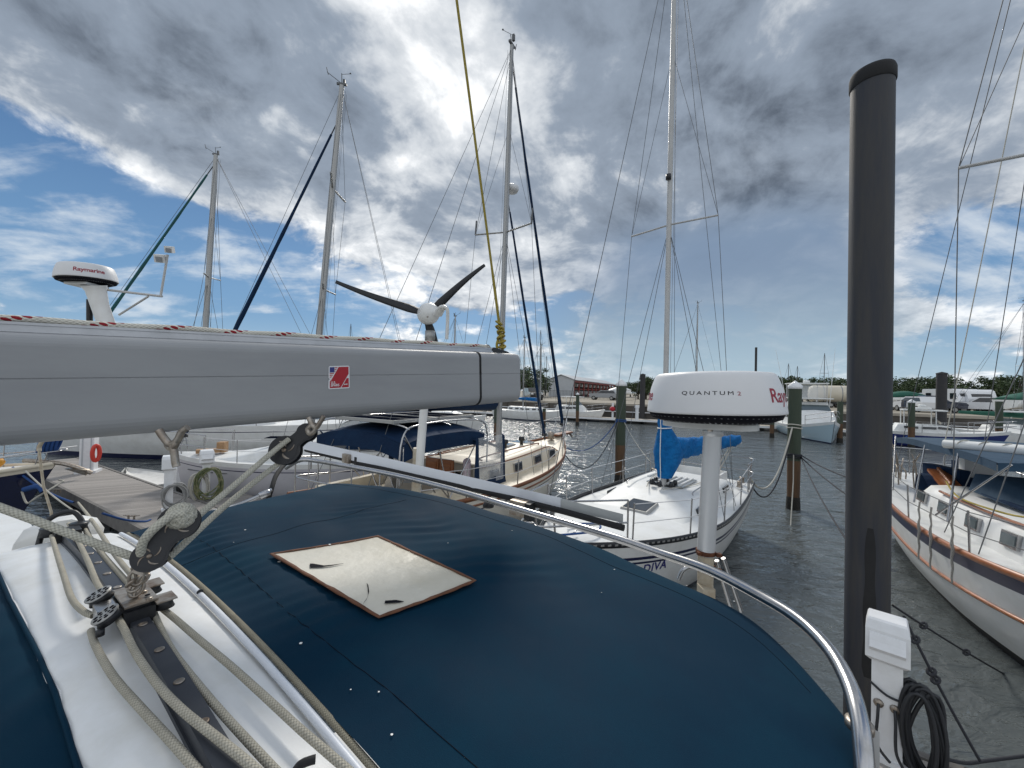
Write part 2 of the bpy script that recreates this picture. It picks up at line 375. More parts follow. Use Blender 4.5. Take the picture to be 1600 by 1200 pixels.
def mixc(fac, a, b):
    n = nt.nodes.new('ShaderNodeMix'); n.data_type = 'RGBA'; nt.links.new(fac.o, n.inputs[0])
    for q, i in ((a, 6), (b, 7)):
        if isinstance(q, tuple): n.inputs[i].default_value = (*q, 1)
        else: nt.links.new(q, n.inputs[i])
    return n.outputs[2]
tc = nt.nodes.new('ShaderNodeTexCoord'); sp = nt.nodes.new('ShaderNodeSeparateXYZ'); nt.links.new(tc.outputs['Generated'], sp.inputs[0])
dx, dy, dz = (NN(sp.outputs[i]) for i in range(3))
def vec(x, y, z):
    n = nt.nodes.new('ShaderNodeCombineXYZ')
    for q, i in ((x, 0), (y, 1), (z, 2)):
        if isinstance(q, NN): nt.links.new(q.o, n.inputs[i])
        else: n.inputs[i].default_value = q
    return n.outputs[0]
zz = dz.max(0.) * 1.0 + .34
px_, py_ = dx / zz, dy / zz
def fbm(x, y, sc, det=9, rough=.56, dist=.0, seed=0.):
    n = nt.nodes.new('ShaderNodeTexNoise'); n.inputs['Scale'].default_value = sc; n.inputs['Detail'].default_value = det
    n.inputs['Roughness'].default_value = rough; n.inputs['Distortion'].default_value = dist
    nt.links.new(vec(x + seed, y, seed * .37), n.inputs['Vector']); return NN(n.outputs['Fac'])
def total(lst):                            # the cloud cover thickens or thins round some directions of the sky
    acc = None
    for px, py, deg, amt in lst:
        d = ray(px, py).normalized(); k = 1 / (1 - math.cos(R(deg)))
        n = nt.nodes.new('ShaderNodeVectorMath'); n.operation = 'DOT_PRODUCT'; nt.links.new(tc.outputs['Generated'], n.inputs[0]); n.inputs[1].default_value = d
        a = nt.nodes.new('ShaderNodeMath'); a.operation = 'MULTIPLY_ADD'; nt.links.new(n.outputs['Value'], a.inputs[0]); a.inputs[1].default_value = k; a.inputs[2].default_value = math.log(abs(amt)) - k
        e = NN(a.outputs[0]).exp()
        if acc is None: acc = e if amt > 0 else e * -1.
        else: acc = acc + e if amt > 0 else acc - e
    return acc
sky = nt.nodes.new('ShaderNodeTexSky'); sky.sky_type = 'NISHITA'; sky.sun_disc = False
sky.sun_elevation = s_el; sky.sun_rotation = s_az; sky.air_density = 1.1; sky.dust_density = .4; sky.ozone_density = 3.5
# blue air, a little deeper up and to the left, pale at the horizon
air = mixc(dz.step(-.02, .17), (3.0, 4.2, 5.3), (1.0, 2.15, 3.75))
air = mixc(dz.step(.16, .5), air, (.45, 1.15, 2.55))
m0 = nt.nodes.new('ShaderNodeMix'); m0.data_type = 'RGBA'; m0.inputs[0].default_value = .18
nt.links.new(air, m0.inputs[6]); nt.links.new(sky.outputs[0], m0.inputs[7]); air = m0.outputs[2]
# cover: where the big banks and the gaps are
cover = total(COVER)
warp = (fbm(px_, py_, 1.3, 3, .45, 0, 3.1) - .5) * .42
X1, Y1 = px_ + warp, py_ + warp * .6
big = fbm(X1, Y1, .9, 3, .5, 0, 5.3)
n1 = fbm(X1, Y1, 2.0, 10, .57, .2, 11.7)
n2 = fbm(X1 + .03, Y1 - .06, 2.0, 6, .57, .2, 11.7)     # the same field a little towards the sun: which side is lit
fine = fbm(px_, py_, 10., 8, .62, .3, 2.2)
mid = fbm(X1, Y1, 5.2, 10, .60, .3, 31.3)
dens = n1 * .85 + big * .35 + fine * .18 - .19 + cover
cov = (dens + (mid - .5) * .16).step(.45, .56)
thick = dens.step(.50, .92)
relief = (n1 - n2) * 6.0 + (fine - .5) * 2.3 + (mid - .5) * 3.7
glow = total(GLOW)
bright = ((thick * -.88) + .88 + relief * .54 + glow * .50).min(1.6)
cc = mixc(bright.step(-.75, .50), (.62, .78, 1.05), (2.3, 2.75, 3.4))
cc = mixc(bright.step(.38, .95), cc, (5.3, 5.6, 5.95))
cc = mixc(bright.step(.85, 1.35), cc, (8.6, 8.7, 8.8))
out = mixc(cov, air, cc)
# thin high streaks over the blue
st = fbm(px_ * .8 + py_ * .35, py_ * 1.7 - px_ * .5, 2.6, 8, .58, .4, 21.) + total(WISP)
stw = (st + (mid - .5) * .32 + (fine - .5) * .22).step(.53, .80) * (cov * -.8 + 1.)
out = mixc(stw * .85, out, (5.6, 6.1, 6.6))
# smooth grey rain veil under the dark bank
veil = total(VEIL).min(1.) * (dz.step(.45, .31) + 0.) * (fine * .3 + .85)
veil = veil.max(0.).min(1.)
out = mixc(veil * .92, out, mixc(dz.step(.02, .30), (3.1, 4.1, 4.8), (1.65, 2.3, 3.3)))
# unseen sky behind the camera, brightened evenly to fill the faces turned to us
back = dy.step(.15, -.45)
out = mixc(back * .8, out, (BACK * .95, BACK, BACK * 1.06))
out = mixc(dz.step(0., -.03), out, (1.2, 1.5, 1.7))
nt.links.new(out, bg.inputs['Color'])
w.cycles.sampling_method = 'MANUAL'; w.cycles.sample_map_resolution = 512
sd = bpy.data.lights.new('sun', 'SUN'); sd.energy = SUNE; sd.angle = R(12); sd.color = (1, .95, .87)
so = bpy.data.objects.new('sun', sd); COL.objects.link(so); so.rotation_euler = (-SUN).to_track_quat('-Z', 'Y').to_euler()

# ------------------------------------------------------------------ water
wm = bpy.data.materials.new('harbour_water'); wm.use_nodes = True
nt = wm.node_tree; b = nt.nodes['Principled BSDF']
b.inputs['Base Color'].default_value = (.095, .108, .110, 1); b.inputs['Roughness'].default_value = .08; b.inputs['IOR'].default_value = 1.50
tcw = nt.nodes.new('ShaderNodeTexCoord')
def wnoise(scale, det, rot, sx, dist=.4):
    mp = nt.nodes.new('ShaderNodeMapping'); mp.inputs['Rotation'].default_value = (0, 0, rot); mp.inputs['Scale'].default_value = (sx, 1, 1)
    n = nt.nodes.new('ShaderNodeTexNoise'); n.inputs['Scale'].default_value = scale; n.inputs['Detail'].default_value = det; n.inputs['Distortion'].default_value = dist
    nt.links.new(tcw.outputs['Object'], mp.inputs[0]); nt.links.new(mp.outputs[0], n.inputs['Vector']); return NN(n.outputs['Fac'])
hgt = wnoise(.9, 3, R(20), .55) * 1.0 + wnoise(3.2, 4, R(-15), .5, .6) * .55 + wnoise(9., 3, R(35), .6) * .10
bp = nt.nodes.new('ShaderNodeBump'); bp.inputs['Strength'].default_value = 1.; bp.inputs['Distance'].default_value = .16
nt.links.new(hgt.o, bp.inputs['Height']); nt.links.new(bp.outputs[0], b.inputs['Normal'])
mb = MB(); mb.add([(-900, -300, 0), (900, -300, 0), (900, 1500, 0), (-900, 1500, 0)], [(0, 1, 2, 3)])
structure(mb.build('water', wm))

# ------------------------------------------------------------------ seawall, parking lot
LOT = 2.1
wa, wb = PZ(930, 656, 0), PZ(1500, 686, 0)
wd = (wb - wa); wd.z = 0; wd.normalize(); wn = V((-wd.y, wd.x, 0))          # along the wall to the right; away from us
def WL(s, n, z): return wa + wd * s + wn * n + V((0, 0, z - wa.z))
mb = MB(); g = [WL(-260, .5, LOT), WL(140, .5, LOT), WL(140, 900, LOT), WL(-260, 900, LOT)]
mb.add(g, [(0, 1, 2, 3)]); structure(mb.build('ground', M_['lot']))
wl = thing('seawall', 'long dark concrete seawall with a pale cap along the far side of the basin', 'seawall', WL(0, 0, 0))
mb = MB()
for k in range(-44, 24):
    s0, s1 = k * 6., k * 6 + 5.94
    mb.add([WL(s0, 0, -1), WL(s1, 0, -1), WL(s1, .5, -1), WL(s0, .5, -1), WL(s0, 0, LOT - .22), WL(s1, 0, LOT - .22), WL(s1, .5, LOT - .22), WL(s0, .5, LOT - .22)],
           [(0, 1, 5, 4), (3, 7, 6, 2), (4, 5, 6, 7), (0, 4, 7, 3), (1, 2, 6, 5)])
    mb.add([WL(s0 + 2.6, -.12, -1), WL(s0 + 2.9, -.12, -1), WL(s0 + 2.9, -.003, -1), WL(s0 + 2.6, -.003, -1), WL(s0 + 2.6, -.12, LOT - .5), WL(s0 + 2.9, -.12, LOT - .5), WL(s0 + 2.9, -.003, LOT - .5), WL(s0 + 2.6, -.003, LOT - .5)],
           [(0, 1, 5, 4), (3, 7, 6, 2), (4, 5, 6, 7), (0, 4, 7, 3), (1, 2, 6, 5)])
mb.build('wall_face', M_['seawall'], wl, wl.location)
def slab(mb, s0, s1, n0, n1, z0, z1, mi=0):
    q = [WL(s, n, z) for z in (z0, z1) for s, n in ((s0, n0), (s1, n0), (s1, n1), (s0, n1))]
    mb.add(q, [(3, 2, 1, 0), (4, 5, 6, 7), (0, 1, 5, 4), (1, 2, 6, 5), (2, 3, 7, 6), (3, 0, 4, 7)], mi)
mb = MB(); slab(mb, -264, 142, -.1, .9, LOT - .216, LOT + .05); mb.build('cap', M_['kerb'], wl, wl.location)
mb = MB(); mb.bar(WL(-264, -.2, 1.15), WL(142, -.2, 1.15), .055, 8); mb.build('pipe', M_['white'], wl, wl.location)
# floating dock along the wall
fd = thing('floating_dock', 'low pale floating walkway running along the foot of the far seawall', 'dock', WL(0, -2.5, 0))
mb = MB(); slab(mb, -60, 60, -3.2, -1.6, .42, .52); mb.build('walkway', M_['kerb'], fd, fd.location)
mb = MB(); slab(mb, -60, 60, -3.3, -3.21, .30, .50); mb.build('rub_board', M_['white'], fd, fd.location)
for s in range(-58, 60, 6):
    mb = MB(); slab(mb, s, s + 3.5, -3.05, -1.8, -.2, .415); mb.build('float', M_['rubber'], fd, fd.location)

# ------------------------------------------------------------------ trees behind the lot
def make_tree(seed, h, wd_):
    rnd = random.Random(seed); t = MB(); c = MB()
    lean = V((rnd.uniform(-.4, .4), rnd.uniform(-.4, .4), 0))
    t.tube(smooth([(0, 0, 0), V((0, 0, h * .3)) + lean * .4, V((0, 0, h * .62)) + lean]), [lerp(.26, .09, i / 16) for i in range(17)], 7)
    cl = []
    for k in range(17):
        a, rr = rnd.uniform(0, 2 * PI), wd_ * math.sqrt(rnd.random()) * .86
        z = h * rnd.uniform(.30, .93) - rr * .30
        p = V((rr * math.cos(a), rr * math.sin(a), max(z, h * .22))) + lean
        cl.append((p, rnd.uniform(.55, 1.05) * wd_ * .36))
        t.tube(smooth([V((0, 0, h * rnd.uniform(.2, .45))) + lean * .4, p * .55 + V((0, 0, h * .18)), p], 4), [lerp(.10, .02, i / 8) for i in range(9)], 5)
    for p, rr in cl:
        for k in range(int(105 * (rr / .9) ** 1.2)):
            d = V((rnd.gauss(0, 1), rnd.gauss(0, 1), rnd.gauss(0, .75))); d = d.normalized() * rr * (rnd.random() ** .45) * rnd.uniform(.75, 1.15)
            q = p + d; s = rnd.uniform(.10, .26)
            u = V((rnd.gauss(0, 1), rnd.gauss(0, 1), rnd.gauss(0, 1))).normalized(); v = u.orthogonal().normalized()
            v = (v * math.cos(k) + u.cross(v) * math.sin(k)) * .6
            c.add([q - u * s, q + v * s, q + u * s, q - v * s], [(0, 1, 2, 3)], 0 if rnd.random() < .6 else 1)
    r = thing('tree', 'leafy green tree in the row behind the parking lot', 'tree', (0, 0, LOT), 0, 'trees in the row behind the parking lot')
    t.build('trunk', M_['bark'], r); c.build('crown', [M_['leafd'], M_['leaf']], r); return r
protos = [make_tree(k, 7.2 + .5 * (k % 3), 3.6 + .35 * (k % 2)) for k in range(5)]
used = [0] * 5
def put_tree(p, sc, k):
    if used[k] == 0: r = protos[k]; r.location = p; r.rotation_euler = (0, 0, random.uniform(0, 6)); r.scale = (sc * 1.35, sc * 1.35, sc * random.uniform(.9, 1.1))
    else: r = copy_thing(protos[k], p, random.uniform(0, 6), None, (sc * 1.35, sc * 1.35, sc * random.uniform(.9, 1.12)))
    used[k] += 1
kk = 0
s = .5
while s < 112:
    p = WL(s, 36 + random.uniform(-3, 6) + max(0, 30 - s) * .2, LOT); put_tree(p, .70 * random.uniform(.80, 1.05) * (1. + .06 * math.sin(s * .3)), kk % 5); kk += 1
    s += random.uniform(1.2, 2.0)
s = 1.
while s < 118:
    put_tree(WL(s, 50 + random.uniform(-3, 5), LOT), .71 * random.uniform(.86, 1.04), kk % 5); kk += 1; s += random.uniform(2.2, 3.4)
for px, py, sc in ((822, 621, .85), (838, 620, .95), (810, 620, .8), (852, 618, .7), (965, 618, .62), (985, 620, .75)):
    put_tree(PZ(px, py, LOT) + V((0, 0, 0)), sc, kk % 5); kk += 1

# ------------------------------------------------------------------ storage shed
a0, a1 = V((14.7, 94, LOT)), V((35.9, 139, LOT)); ad = (a1 - a0); LL = ad.length; ad.normalize(); an = V((-ad.y, ad.x, 0))
sh = thing('storage_shed', 'long grey metal shed with a pale gable end and a red steel open side', 'shed', a0)
def SH(s, n, z): return a0 + ad * s + an * n + V((0, 0, z))
mb = MB(); wdt = 6.4
mb.add([SH(0, 0, 0), SH(0, wdt, 0), SH(0, wdt, 4.1), SH(0, wdt / 2, 5.2), SH(0, 0, 4.1)], [(0, 1, 2, 3, 4)][::1])
mb.add([SH(.15, wdt, 0), SH(LL, wdt, 0), SH(LL, wdt, 4.1), SH(.15, wdt, 4.1)], [(0, 1, 2, 3)])
mb.build('gable_wall', M_['wallm'], sh, a0)
mb = MB()
for n0, n1, z0, z1 in ((-.4, wdt / 2, 4.0, 5.28), (wdt + .4, wdt / 2, 4.0, 5.28)):
    q = [SH(-.3, n0, z0), SH(LL + .3, n0, z0), SH(LL + .3, n1, z1), SH(-.3, n1, z1)]
    mb.add(q + [p + V((0, 0, .12)) for p in q], [(0, 1, 2, 3), (7, 6, 5, 4), (0, 4, 5, 1), (1, 5, 6, 2), (2, 6, 7, 3), (3, 7, 4, 0)])
mb.build('roof', M_['roofm'], sh, a0)
mb = MB(); mb.add([SH(0, 1.9, 0), SH(LL, 1.9, 0), SH(LL, 1.9, 4.2), SH(0, 1.9, 4.2)], [(0, 1, 2, 3)]); mb.build('shade_sheet', M_['shade'], sh, a0)  # dark sheet painted as the shade inside the open shed
nb = 11
for k in range(nb + 1):
    mb = MB(); mb.box(SH(.2 + (LL - .4) * k / nb, .1, 2.), (.32, .32, 4.), Matrix.Rotation(math.atan2(ad.y, ad.x), 3, 'Z')); mb.build('post', M_['redm'], sh, a0)
rot = Matrix.Rotation(math.atan2(ad.y, ad.x), 3, 'Z')
mb = MB(); mb.box(SH(LL / 2, -.05, 3.75), (LL, .25, .5), rot); mb.box(SH(LL / 2, .35, 1.95), (LL, .2, .2), rot); mb.build('beam', M_['redm'], sh, a0)
for k in range(nb):
    if k in (0,): continue
    mb = MB()
    for z in (.6, 2.5):
        mb.loft([[SH((LL) * (k + .5) / nb + t, 1. + wv * q, z + hv) for q, hv in ((-1, .9), (-.6, 0), (.6, 0), (1, .9))] for t, wv in ((-1.7, .5), (0, .6), (1.7, .1))], True, True)
    mb.build('racked_boat', M_['gel'], sh, a0)
fe = thing('fence', 'thin grey railing fence in front of the storage shed', 'fence', PZ(880, 624, LOT))
mb = MB(); f0, f1 = PZ(846, 622.5, LOT), PZ(975, 624.5, LOT)
for k in range(61): q = f0.lerp(f1, k / 60); mb.bar(q, q + V((0, 0, 1.5)), .035, 4)
for z in (.3, 1.45): mb.bar(f0 + V((0, 0, z)), f1 + V((0, 0, z)), .03, 4)
mb.build('railing', M_['alloyd'], fe, fe.location)

# ------------------------------------------------------------------ vehicles on the lot
def wheel(parent, x, y, r=.36, wdt=.24):
    mb = MB(); M = Matrix.Rotation(PI / 2, 3, 'X')
    mb.lathe([(r * .6, -wdt / 2), (r * .95, -wdt / 2), (r, -wdt * .3), (r, wdt * .3), (r * .95, wdt / 2), (r * .6, wdt / 2)], (x, y, r), 14, M)
    o = mb.build('wheel', M_['tyre'], parent)
    mb = MB(); mb.lathe([(r * .58, -wdt / 2 - .01), (r * .58, wdt / 2 + .01)], (x, y, r), 12, M); mb.build('rim', M_['alloy'], o)
def side_loft(prof, w, inset=.12):          # side outline (x, z) made into a body with tumble-home
    zs = [z for _, z in prof]; z0, z1 = min(zs), max(zs); rings = []
    for y, k in ((-1, 1.), (-.9, .55), (.9, .55), (1, 1.)):
        rings.append([V((x * (1 - .02 * k), y * w / 2 * (1 - inset * (clamp((z - .9) / 1.)) * 1.), z)) for x, z in prof])
    return rings
def vehicle(name, label, cat, p, rz, paint, kind='suv', group=None):
    t = thing(name, label, cat, p, rz, group)
    if kind == 'pickup':
        pr = [(-2.7, .5), (2.6, .5), (2.7, .95), (2.5, 1.15), (1.2, 1.25), (.5, 1.85), (-.8, 1.88), (-1.0, 1.25), (-2.65, 1.25)]
        win = [(1.0, 1.28), (.42, 1.74), (-.72, 1.76), (-.86, 1.28)]
    else:
        pr = [(-2.3, .45), (2.3, .45), (2.4, .9), (2.2, 1.08), (1.1, 1.18), (.35, 1.7), (-1.9, 1.72), (-2.3, 1.1)]
        win = [(.95, 1.2), (.3, 1.6), (-1.8, 1.6), (-2.05, 1.2)]
    mb = MB(); mb.loft(side_loft(pr, 1.9), True, True, smooth=False); mb.build('body', paint, t)
    for sy in (-1, 1):
        mb = MB(); q = [V((x, sy * (.95 * (1 - .12 * clamp((z - .9))) + .012), z)) for x, z in win]; q2 = [p_ - V((0, sy * .03, 0)) for p_ in q]
        mb.add(q + q2, [(0, 1, 2, 3), (7, 6, 5, 4)]); mb.build('side_window', M_['dark'], t)
    mb = MB(); fx = 1.18 if kind == 'pickup' else 1.06
    mb.add([(fx + .03, -.8, 1.26), (fx + .03, .8, 1.26), (fx - .62, .72, 1.78), (fx - .62, -.72, 1.78)], [(0, 1, 2, 3)]); mb.build('windscreen', M_['dark'], t)
    for x in (-1.5, 1.55):
        for y in (-.83, .83): wheel(t, x, y)
    for y in (-.7, .7):
        mb = MB(); mb.box((2.62 if kind == 'pickup' else 2.36, y, .92), (.12, .3, .16)); mb.build('headlight', M_['gel'], t)
    return t
wang = math.atan2(wd.y, wd.x)
vehicle('parked_car', 'dark off-road car with its headlights towards us, beside the trees left of the shed', 'car', PZ(833, 625, LOT), R(-80), M_['cardark'])
vehicle('pickup_truck', 'white pickup truck parked right of the white travel trailer', 'truck', PZ(1541, 646.5, LOT), wang + R(150), M_['carwhite'], 'pickup')
vehicle('pickup_truck', 'dark blue pickup truck in front of the covered boat on the lot', 'truck', PZ(1455, 644, LOT), wang, M_['carblue'], 'pickup')
vehicle('parked_car', 'grey car parked at the end of the shed behind the green piling', 'car', PZ(943, 625, LOT), wang + R(180), M_['cargrey'])
vehicle('parked_car', 'dark blue car at the right edge beside the green tarp', 'car', PZ(1572, 646, LOT), wang + R(40), M_['carblue'])
vehicle('parked_car', 'small white car parked between the green-tarped boat and the blue truck', 'car', PZ(1432, 643.5, LOT), wang + R(100), M_['carwhite'])
vehicle('parked_car', 'silver car parked behind the white pickup near the right edge', 'car', PZ(1560, 644, LOT), wang + R(200), M_['cargrey'])
def trailer(label, p, rz, L, H, win):
    t = thing('travel_trailer', label, 'trailer', p, rz, 'travel trailers on the lot')
    pr = [(-L / 2, .75), (L / 2 - .5, .75), (L / 2, 1.3), (L / 2 - .05, H * .6), (L / 2 - .45, H * .92), (L / 2 - .9, H), (-L / 2 + .1, H), (-L / 2, H - .2)]
    mb = MB(); mb.loft([[V((x, y * 1.2, z)) for x, z in pr] for y in (-1, 1)], True, True, smooth=False); mb.build('body', M_['carwhite'], t)
    mb = MB(); mb.box((0, 0, .62), (L * .96, 2.1, .24)); mb.build('chassis', M_['cardark'], t)
    for sy in (-1, 1):
        for x, wd2, z, hh in win:
            mb = MB(); mb.box((x, sy * 1.205, z), (wd2, .04, hh)); mb.build('window', M_['dark'], t)
    mb = MB(); mb.box((L / 2 - .2, 0, H * .70), (.06, 1.7, .6), Matrix.Rotation(-.33, 3, 'Y')); mb.build('front_window', M_['dark'], t)
    for x in (-.55, .35):
        for y in (-1.05, 1.05): wheel(t, x, y, .34)
    return t
trailer('white travel trailer with a wide dark front window behind the dark post', PZ(1512, 644.5, LOT), R(-112), 5.0, 2.7, ((-1.4, .9, 1.9, .7), (1.2, 1.2, 1.9, .7)))
trailer('white travel trailer with side door, half hidden left of its neighbour', PZ(1486, 643.5, LOT), R(-102), 5.2, 2.75, ((-1.6, .8, 1.9, .7), (.4, .7, 1.6, 1.5), (1.9, .8, 1.9, .7)))
t = thing('tank_trailer', 'cream cylindrical tank trailer beside the dark grey piling', 'tank', PZ(1312, 637, LOT), wang)
mb = MB(); mb.lathe([(.3, -3.6), (1.0, -3.45), (1.2, -3.1), (1.2, 3.1), (1.0, 3.45), (.3, 3.6)], (0, 0, 1.85), 24, Matrix.Rotation(PI / 2, 3, 'Y')); mb.build('tank', M_['tank'], t)
mb = MB(); mb.box((0, 0, .62), (6.4, 1.6, .2)); mb.build('chassis', M_['cardark'], t)
for x in (-1.2, -.2):
    for y in (-.8, .8): wheel(t, x, y)
mb = MB()
for x in (-2, 0, 2): mb.lathe([(1.215, -.05), (1.215, .05)], (x, 0, 1.85), 24, Matrix.Rotation(PI / 2, 3, 'Y'))
mb.build('band', M_['cargrey'], t)
def trailer_boat(label, p, rz, L, cover):
    t = thing('boat_on_trailer', label, 'boat', p, rz, 'boats on trailers on the lot')
    mb = MB(); rings = []
    for k in range(9):
        u = k / 8; hw = 1.1 * (1 - max(0, (u - .4) / .6) ** 2.2); x = -L / 2 + L * u
        rings.append([V((x, -hw, 1.55 + .2 * u)), V((x, -hw * .8, .95 + .2 * u)), V((x, 0, .7 + .35 * u ** 2)), V((x, hw * .8, .95 + .2 * u)), V((x, hw, 1.55 + .2 * u))])
    mb.loft(rings, True, True); mb.build('hull', M_['gel'], t)
    mb = MB(); rings = []
    for k in range(9):
        u = k / 8; hw = 1.06 * (1 - max(0, (u - .4) / .6) ** 2.2); x = -L / 2 + L * u; z = 1.57 + .2 * u; hh = .75 * math.sin(PI * (.12 + .8 * u)) ** 1.2
        rings.append([V((x, -hw, z)), V((x, -hw * .7, z + hh * .75)), V((x, 0, z + hh)), V((x, hw * .7, z + hh * .75)), V((x, hw, z))])
    mb.loft(rings, True, True); mb.build('cover', cover, t)
    mb = MB()
    for y in (-.5, .5): mb.bar((-L / 2, y, .5), (L / 2, y * .5, .5), .05, 4)
    mb.bar((L / 2, 0, .5), (L / 2 + 1.1, 0, .45), .05, 4); mb.build('trailer_frame', M_['alloyd'], t)
    for y in (-1., 1.): wheel(t, -.5, y, .33)
    return t
trailer_boat('boat on a trailer under a silver grey cover behind the blue truck', PZ(1452, 640, LOT), wang + R(8), 7, M_['cargrey'])
trailer_boat('small boat on a trailer with a green tarp, just right of the dark grey piling', PZ(1412, 641, LOT), wang + R(15), 5.2, M_['green'])
trailer_boat('white boat on a trailer at the foot of the shed behind the green piling', PZ(968, 625, LOT), wang + R(25), 4.2, M_['gel'])
trailer_boat('boat under a big green tarp at the right edge of the photo', PZ(1618, 653, LOT), wang + R(20), 5, M_['green'])
# ================================================================== the photographer's own boat
own = thing('sailboat', 'our own sailboat: white traveler arch across the foreground with navy dodger cloth in front', 'sailboat', W(.2, .9, 0))
OL = own.location
def archdrop(a): return .415 + .07 * ((a - 1.) / .85) ** 2
prof = [(.066, -.05), (.0655, -.03), (.068, -.014), (.078, -.004), (.11, .003), (.17, .005), (.23, .002), (.268, -.004), (.284, -.012), (.290, -.03), (.292, -.07)]
path = [(a / 20., archdrop(a / 20.)) for a in range(1, 33)] + [(1.68, .457), (1.75, .475), (1.81, .51), (1.85, .56), (1.88, .64), (1.91, .8), (1.95, 1.2), (2.0, 2.0)]
mb = MB(); rings = []
for i, (a, d) in enumerate(path):
    t = sst(1.55, 1.85, a); of = clamp((1.12 - a) * .04, -.022, .035); rings.append([W(f + (of if f < .1 else 0), a + (-z) * -1.2 * t, EYE - d + z * (1 - .3 * t)) for f, z in prof])
mb.loft(rings, False, False); mb.build('deck_arch', M_['arch'], own, OL)
def AS(f, a, up=0.): return W(f, a, EYE - archdrop(a) + .003 + up)
# alloy bolt-rope rail and beige welt along the arch's aft edge
mb = MB(); aa = [1.62 - .0405 * k for k in range(39)]
mb.tube([AS(.281, a, -.004) for a in aa], .0054, 10, flat=.9); mb.build('sail_track_rail', M_['panel'], own, OL)
mb = MB(); mb.tube([AS(.2965, a, -.008) for a in aa], .0045, 8); mb.build('welt_cord', M_['welt'], own, OL)
mb = MB(); mb.bar(AS(.281, .95, .0003), AS(.281, .948, .0003), .0057, 10); mb.build('rail_joint', M_['black'], own, OL)
# traveler track
tk = MB(); half = .0125
for lo, hi, hw, mi in ((.0, .006, .0165, 0), (.006, .022, half, 0)):
    rr = [[AS(.178 - hw, a, lo), AS(.178 + hw, a, lo), AS(.178 + hw * .92, a, hi), AS(.178 - hw * .92, a, hi)] for a in [1.63 - .04 * k for k in range(40)]]
    tk.loft(rr, True, True, smooth=False)
M_['trk'] = mat('black_anodised', (.045, .05, .062), .42, metal=.2, mott=(20, (.075, .08, .09), .5), stretch=(1, 1, 1))
trk = tk.build('traveler_track', M_['trk'], own, OL)
for k in range(15):
    a = 1.50 - .0925 * k
    mb = MB(); Mx = frame(W(0, 1, 0), W(1, 0, 0))
    mb.lathe([(.002, .0), (.0062, .0), (.0062, .0010), (.0045, .0014), (.002, .0008)], AS(.178, a, .0222), 14); mb.build('screw', M_['steelr'], trk, OL)
# dodger cloth forward of the arch
mb = MB()
def dodge(u, v):
    a = 1.78 - 1.55 * u; f = .068 + clamp((1.12 - a) * .04, -.022, .035) + .002 * math.sin(a * 9) - .62 * v
    z = EYE - archdrop(a) - .014 - .42 * v ** 1.15 + .008 * math.sin(min(1, v * 9) * PI) + .004 * noise.noise(V((a * 14, v * 5, 2))) * 1.6
    return W(f, a, z)
mb.grid(dodge, 90, 40); dg = mb.build('dodger_canvas', M_['navy'], own, OL)
mb = MB(); mb.tube([dodge(u / 40, .0) + V((0, 0, .004)) for u in range(41)], .003, 7); mb.build('hem', M_['navy'], dg, OL)
mb = MB(); mb.tube([dodge(u / 40, .0) + W(.004, 0, .003) for u in range(41)], .0012, 6); mb.build('piping', M_['white'], dg, OL)
# turning blocks at the outboard end of the track
mb = MB(); mb.box(AS(.178, 1.655, .016), (.055, .05, .035), frame(W(0, 1, 0), W(1, 0, 0))); mb.build('track_end_stop', M_['black'], own, OL)
for f in (.15, .205):
    mb = MB(); mb.lathe([(.006, -.011), (.021, -.011), (.018, 0), (.021, .011), (.006, .011)], AS(f, 1.70, .03), 18); mb.build('end_sheave', M_['black'], own, OL)
mb = MB(); mb.tube(smooth([AS(.13, 1.70, .0), AS(.15, 1.74, .06), AS(.20, 1.74, .07), AS(.225, 1.70, .0)]), .007, 8); mb.build('end_bail', M_['black'], own, OL)
mb = MB()                                            # fairing at the arch's outer corner
mb.loft([[W(.19 + f * s, 1.84 + .09 * k, EYE - .47 - .05 * k - .02 * k * k + z * s * .9) for f, z in [(.10 * math.cos(t), .075 * math.sin(t)) for t in [i * PI / 5 for i in range(10)]]] for k, s in ((0, .5), (.4, .95), (1.2, 1.), (2.4, .9))], True, True)
mb.build('arch_fairing', M_['gel'], own, OL)
# hull and cockpit below (mostly hidden by the canvas)
mb = MB(); rings = []
for k in range(11):
    u = k / 10; f = 2.15 - 6.5 * u; hw = 1.75 * (.84 + .3 * math.sin(u * 2.1) - .3 * u ** 3)
    rings.append([W(f, .75 - hw, 1.32), W(f, .75 - hw * .93, .5), W(f, .75 - hw * .75, -.3), W(f, .75 + hw * .75, -.3), W(f, .75 + hw * .93, .5), W(f, .75 + hw, 1.32)])
mb.loft(rings, True, True); mb.build('hull', M_['gel'], own, OL)

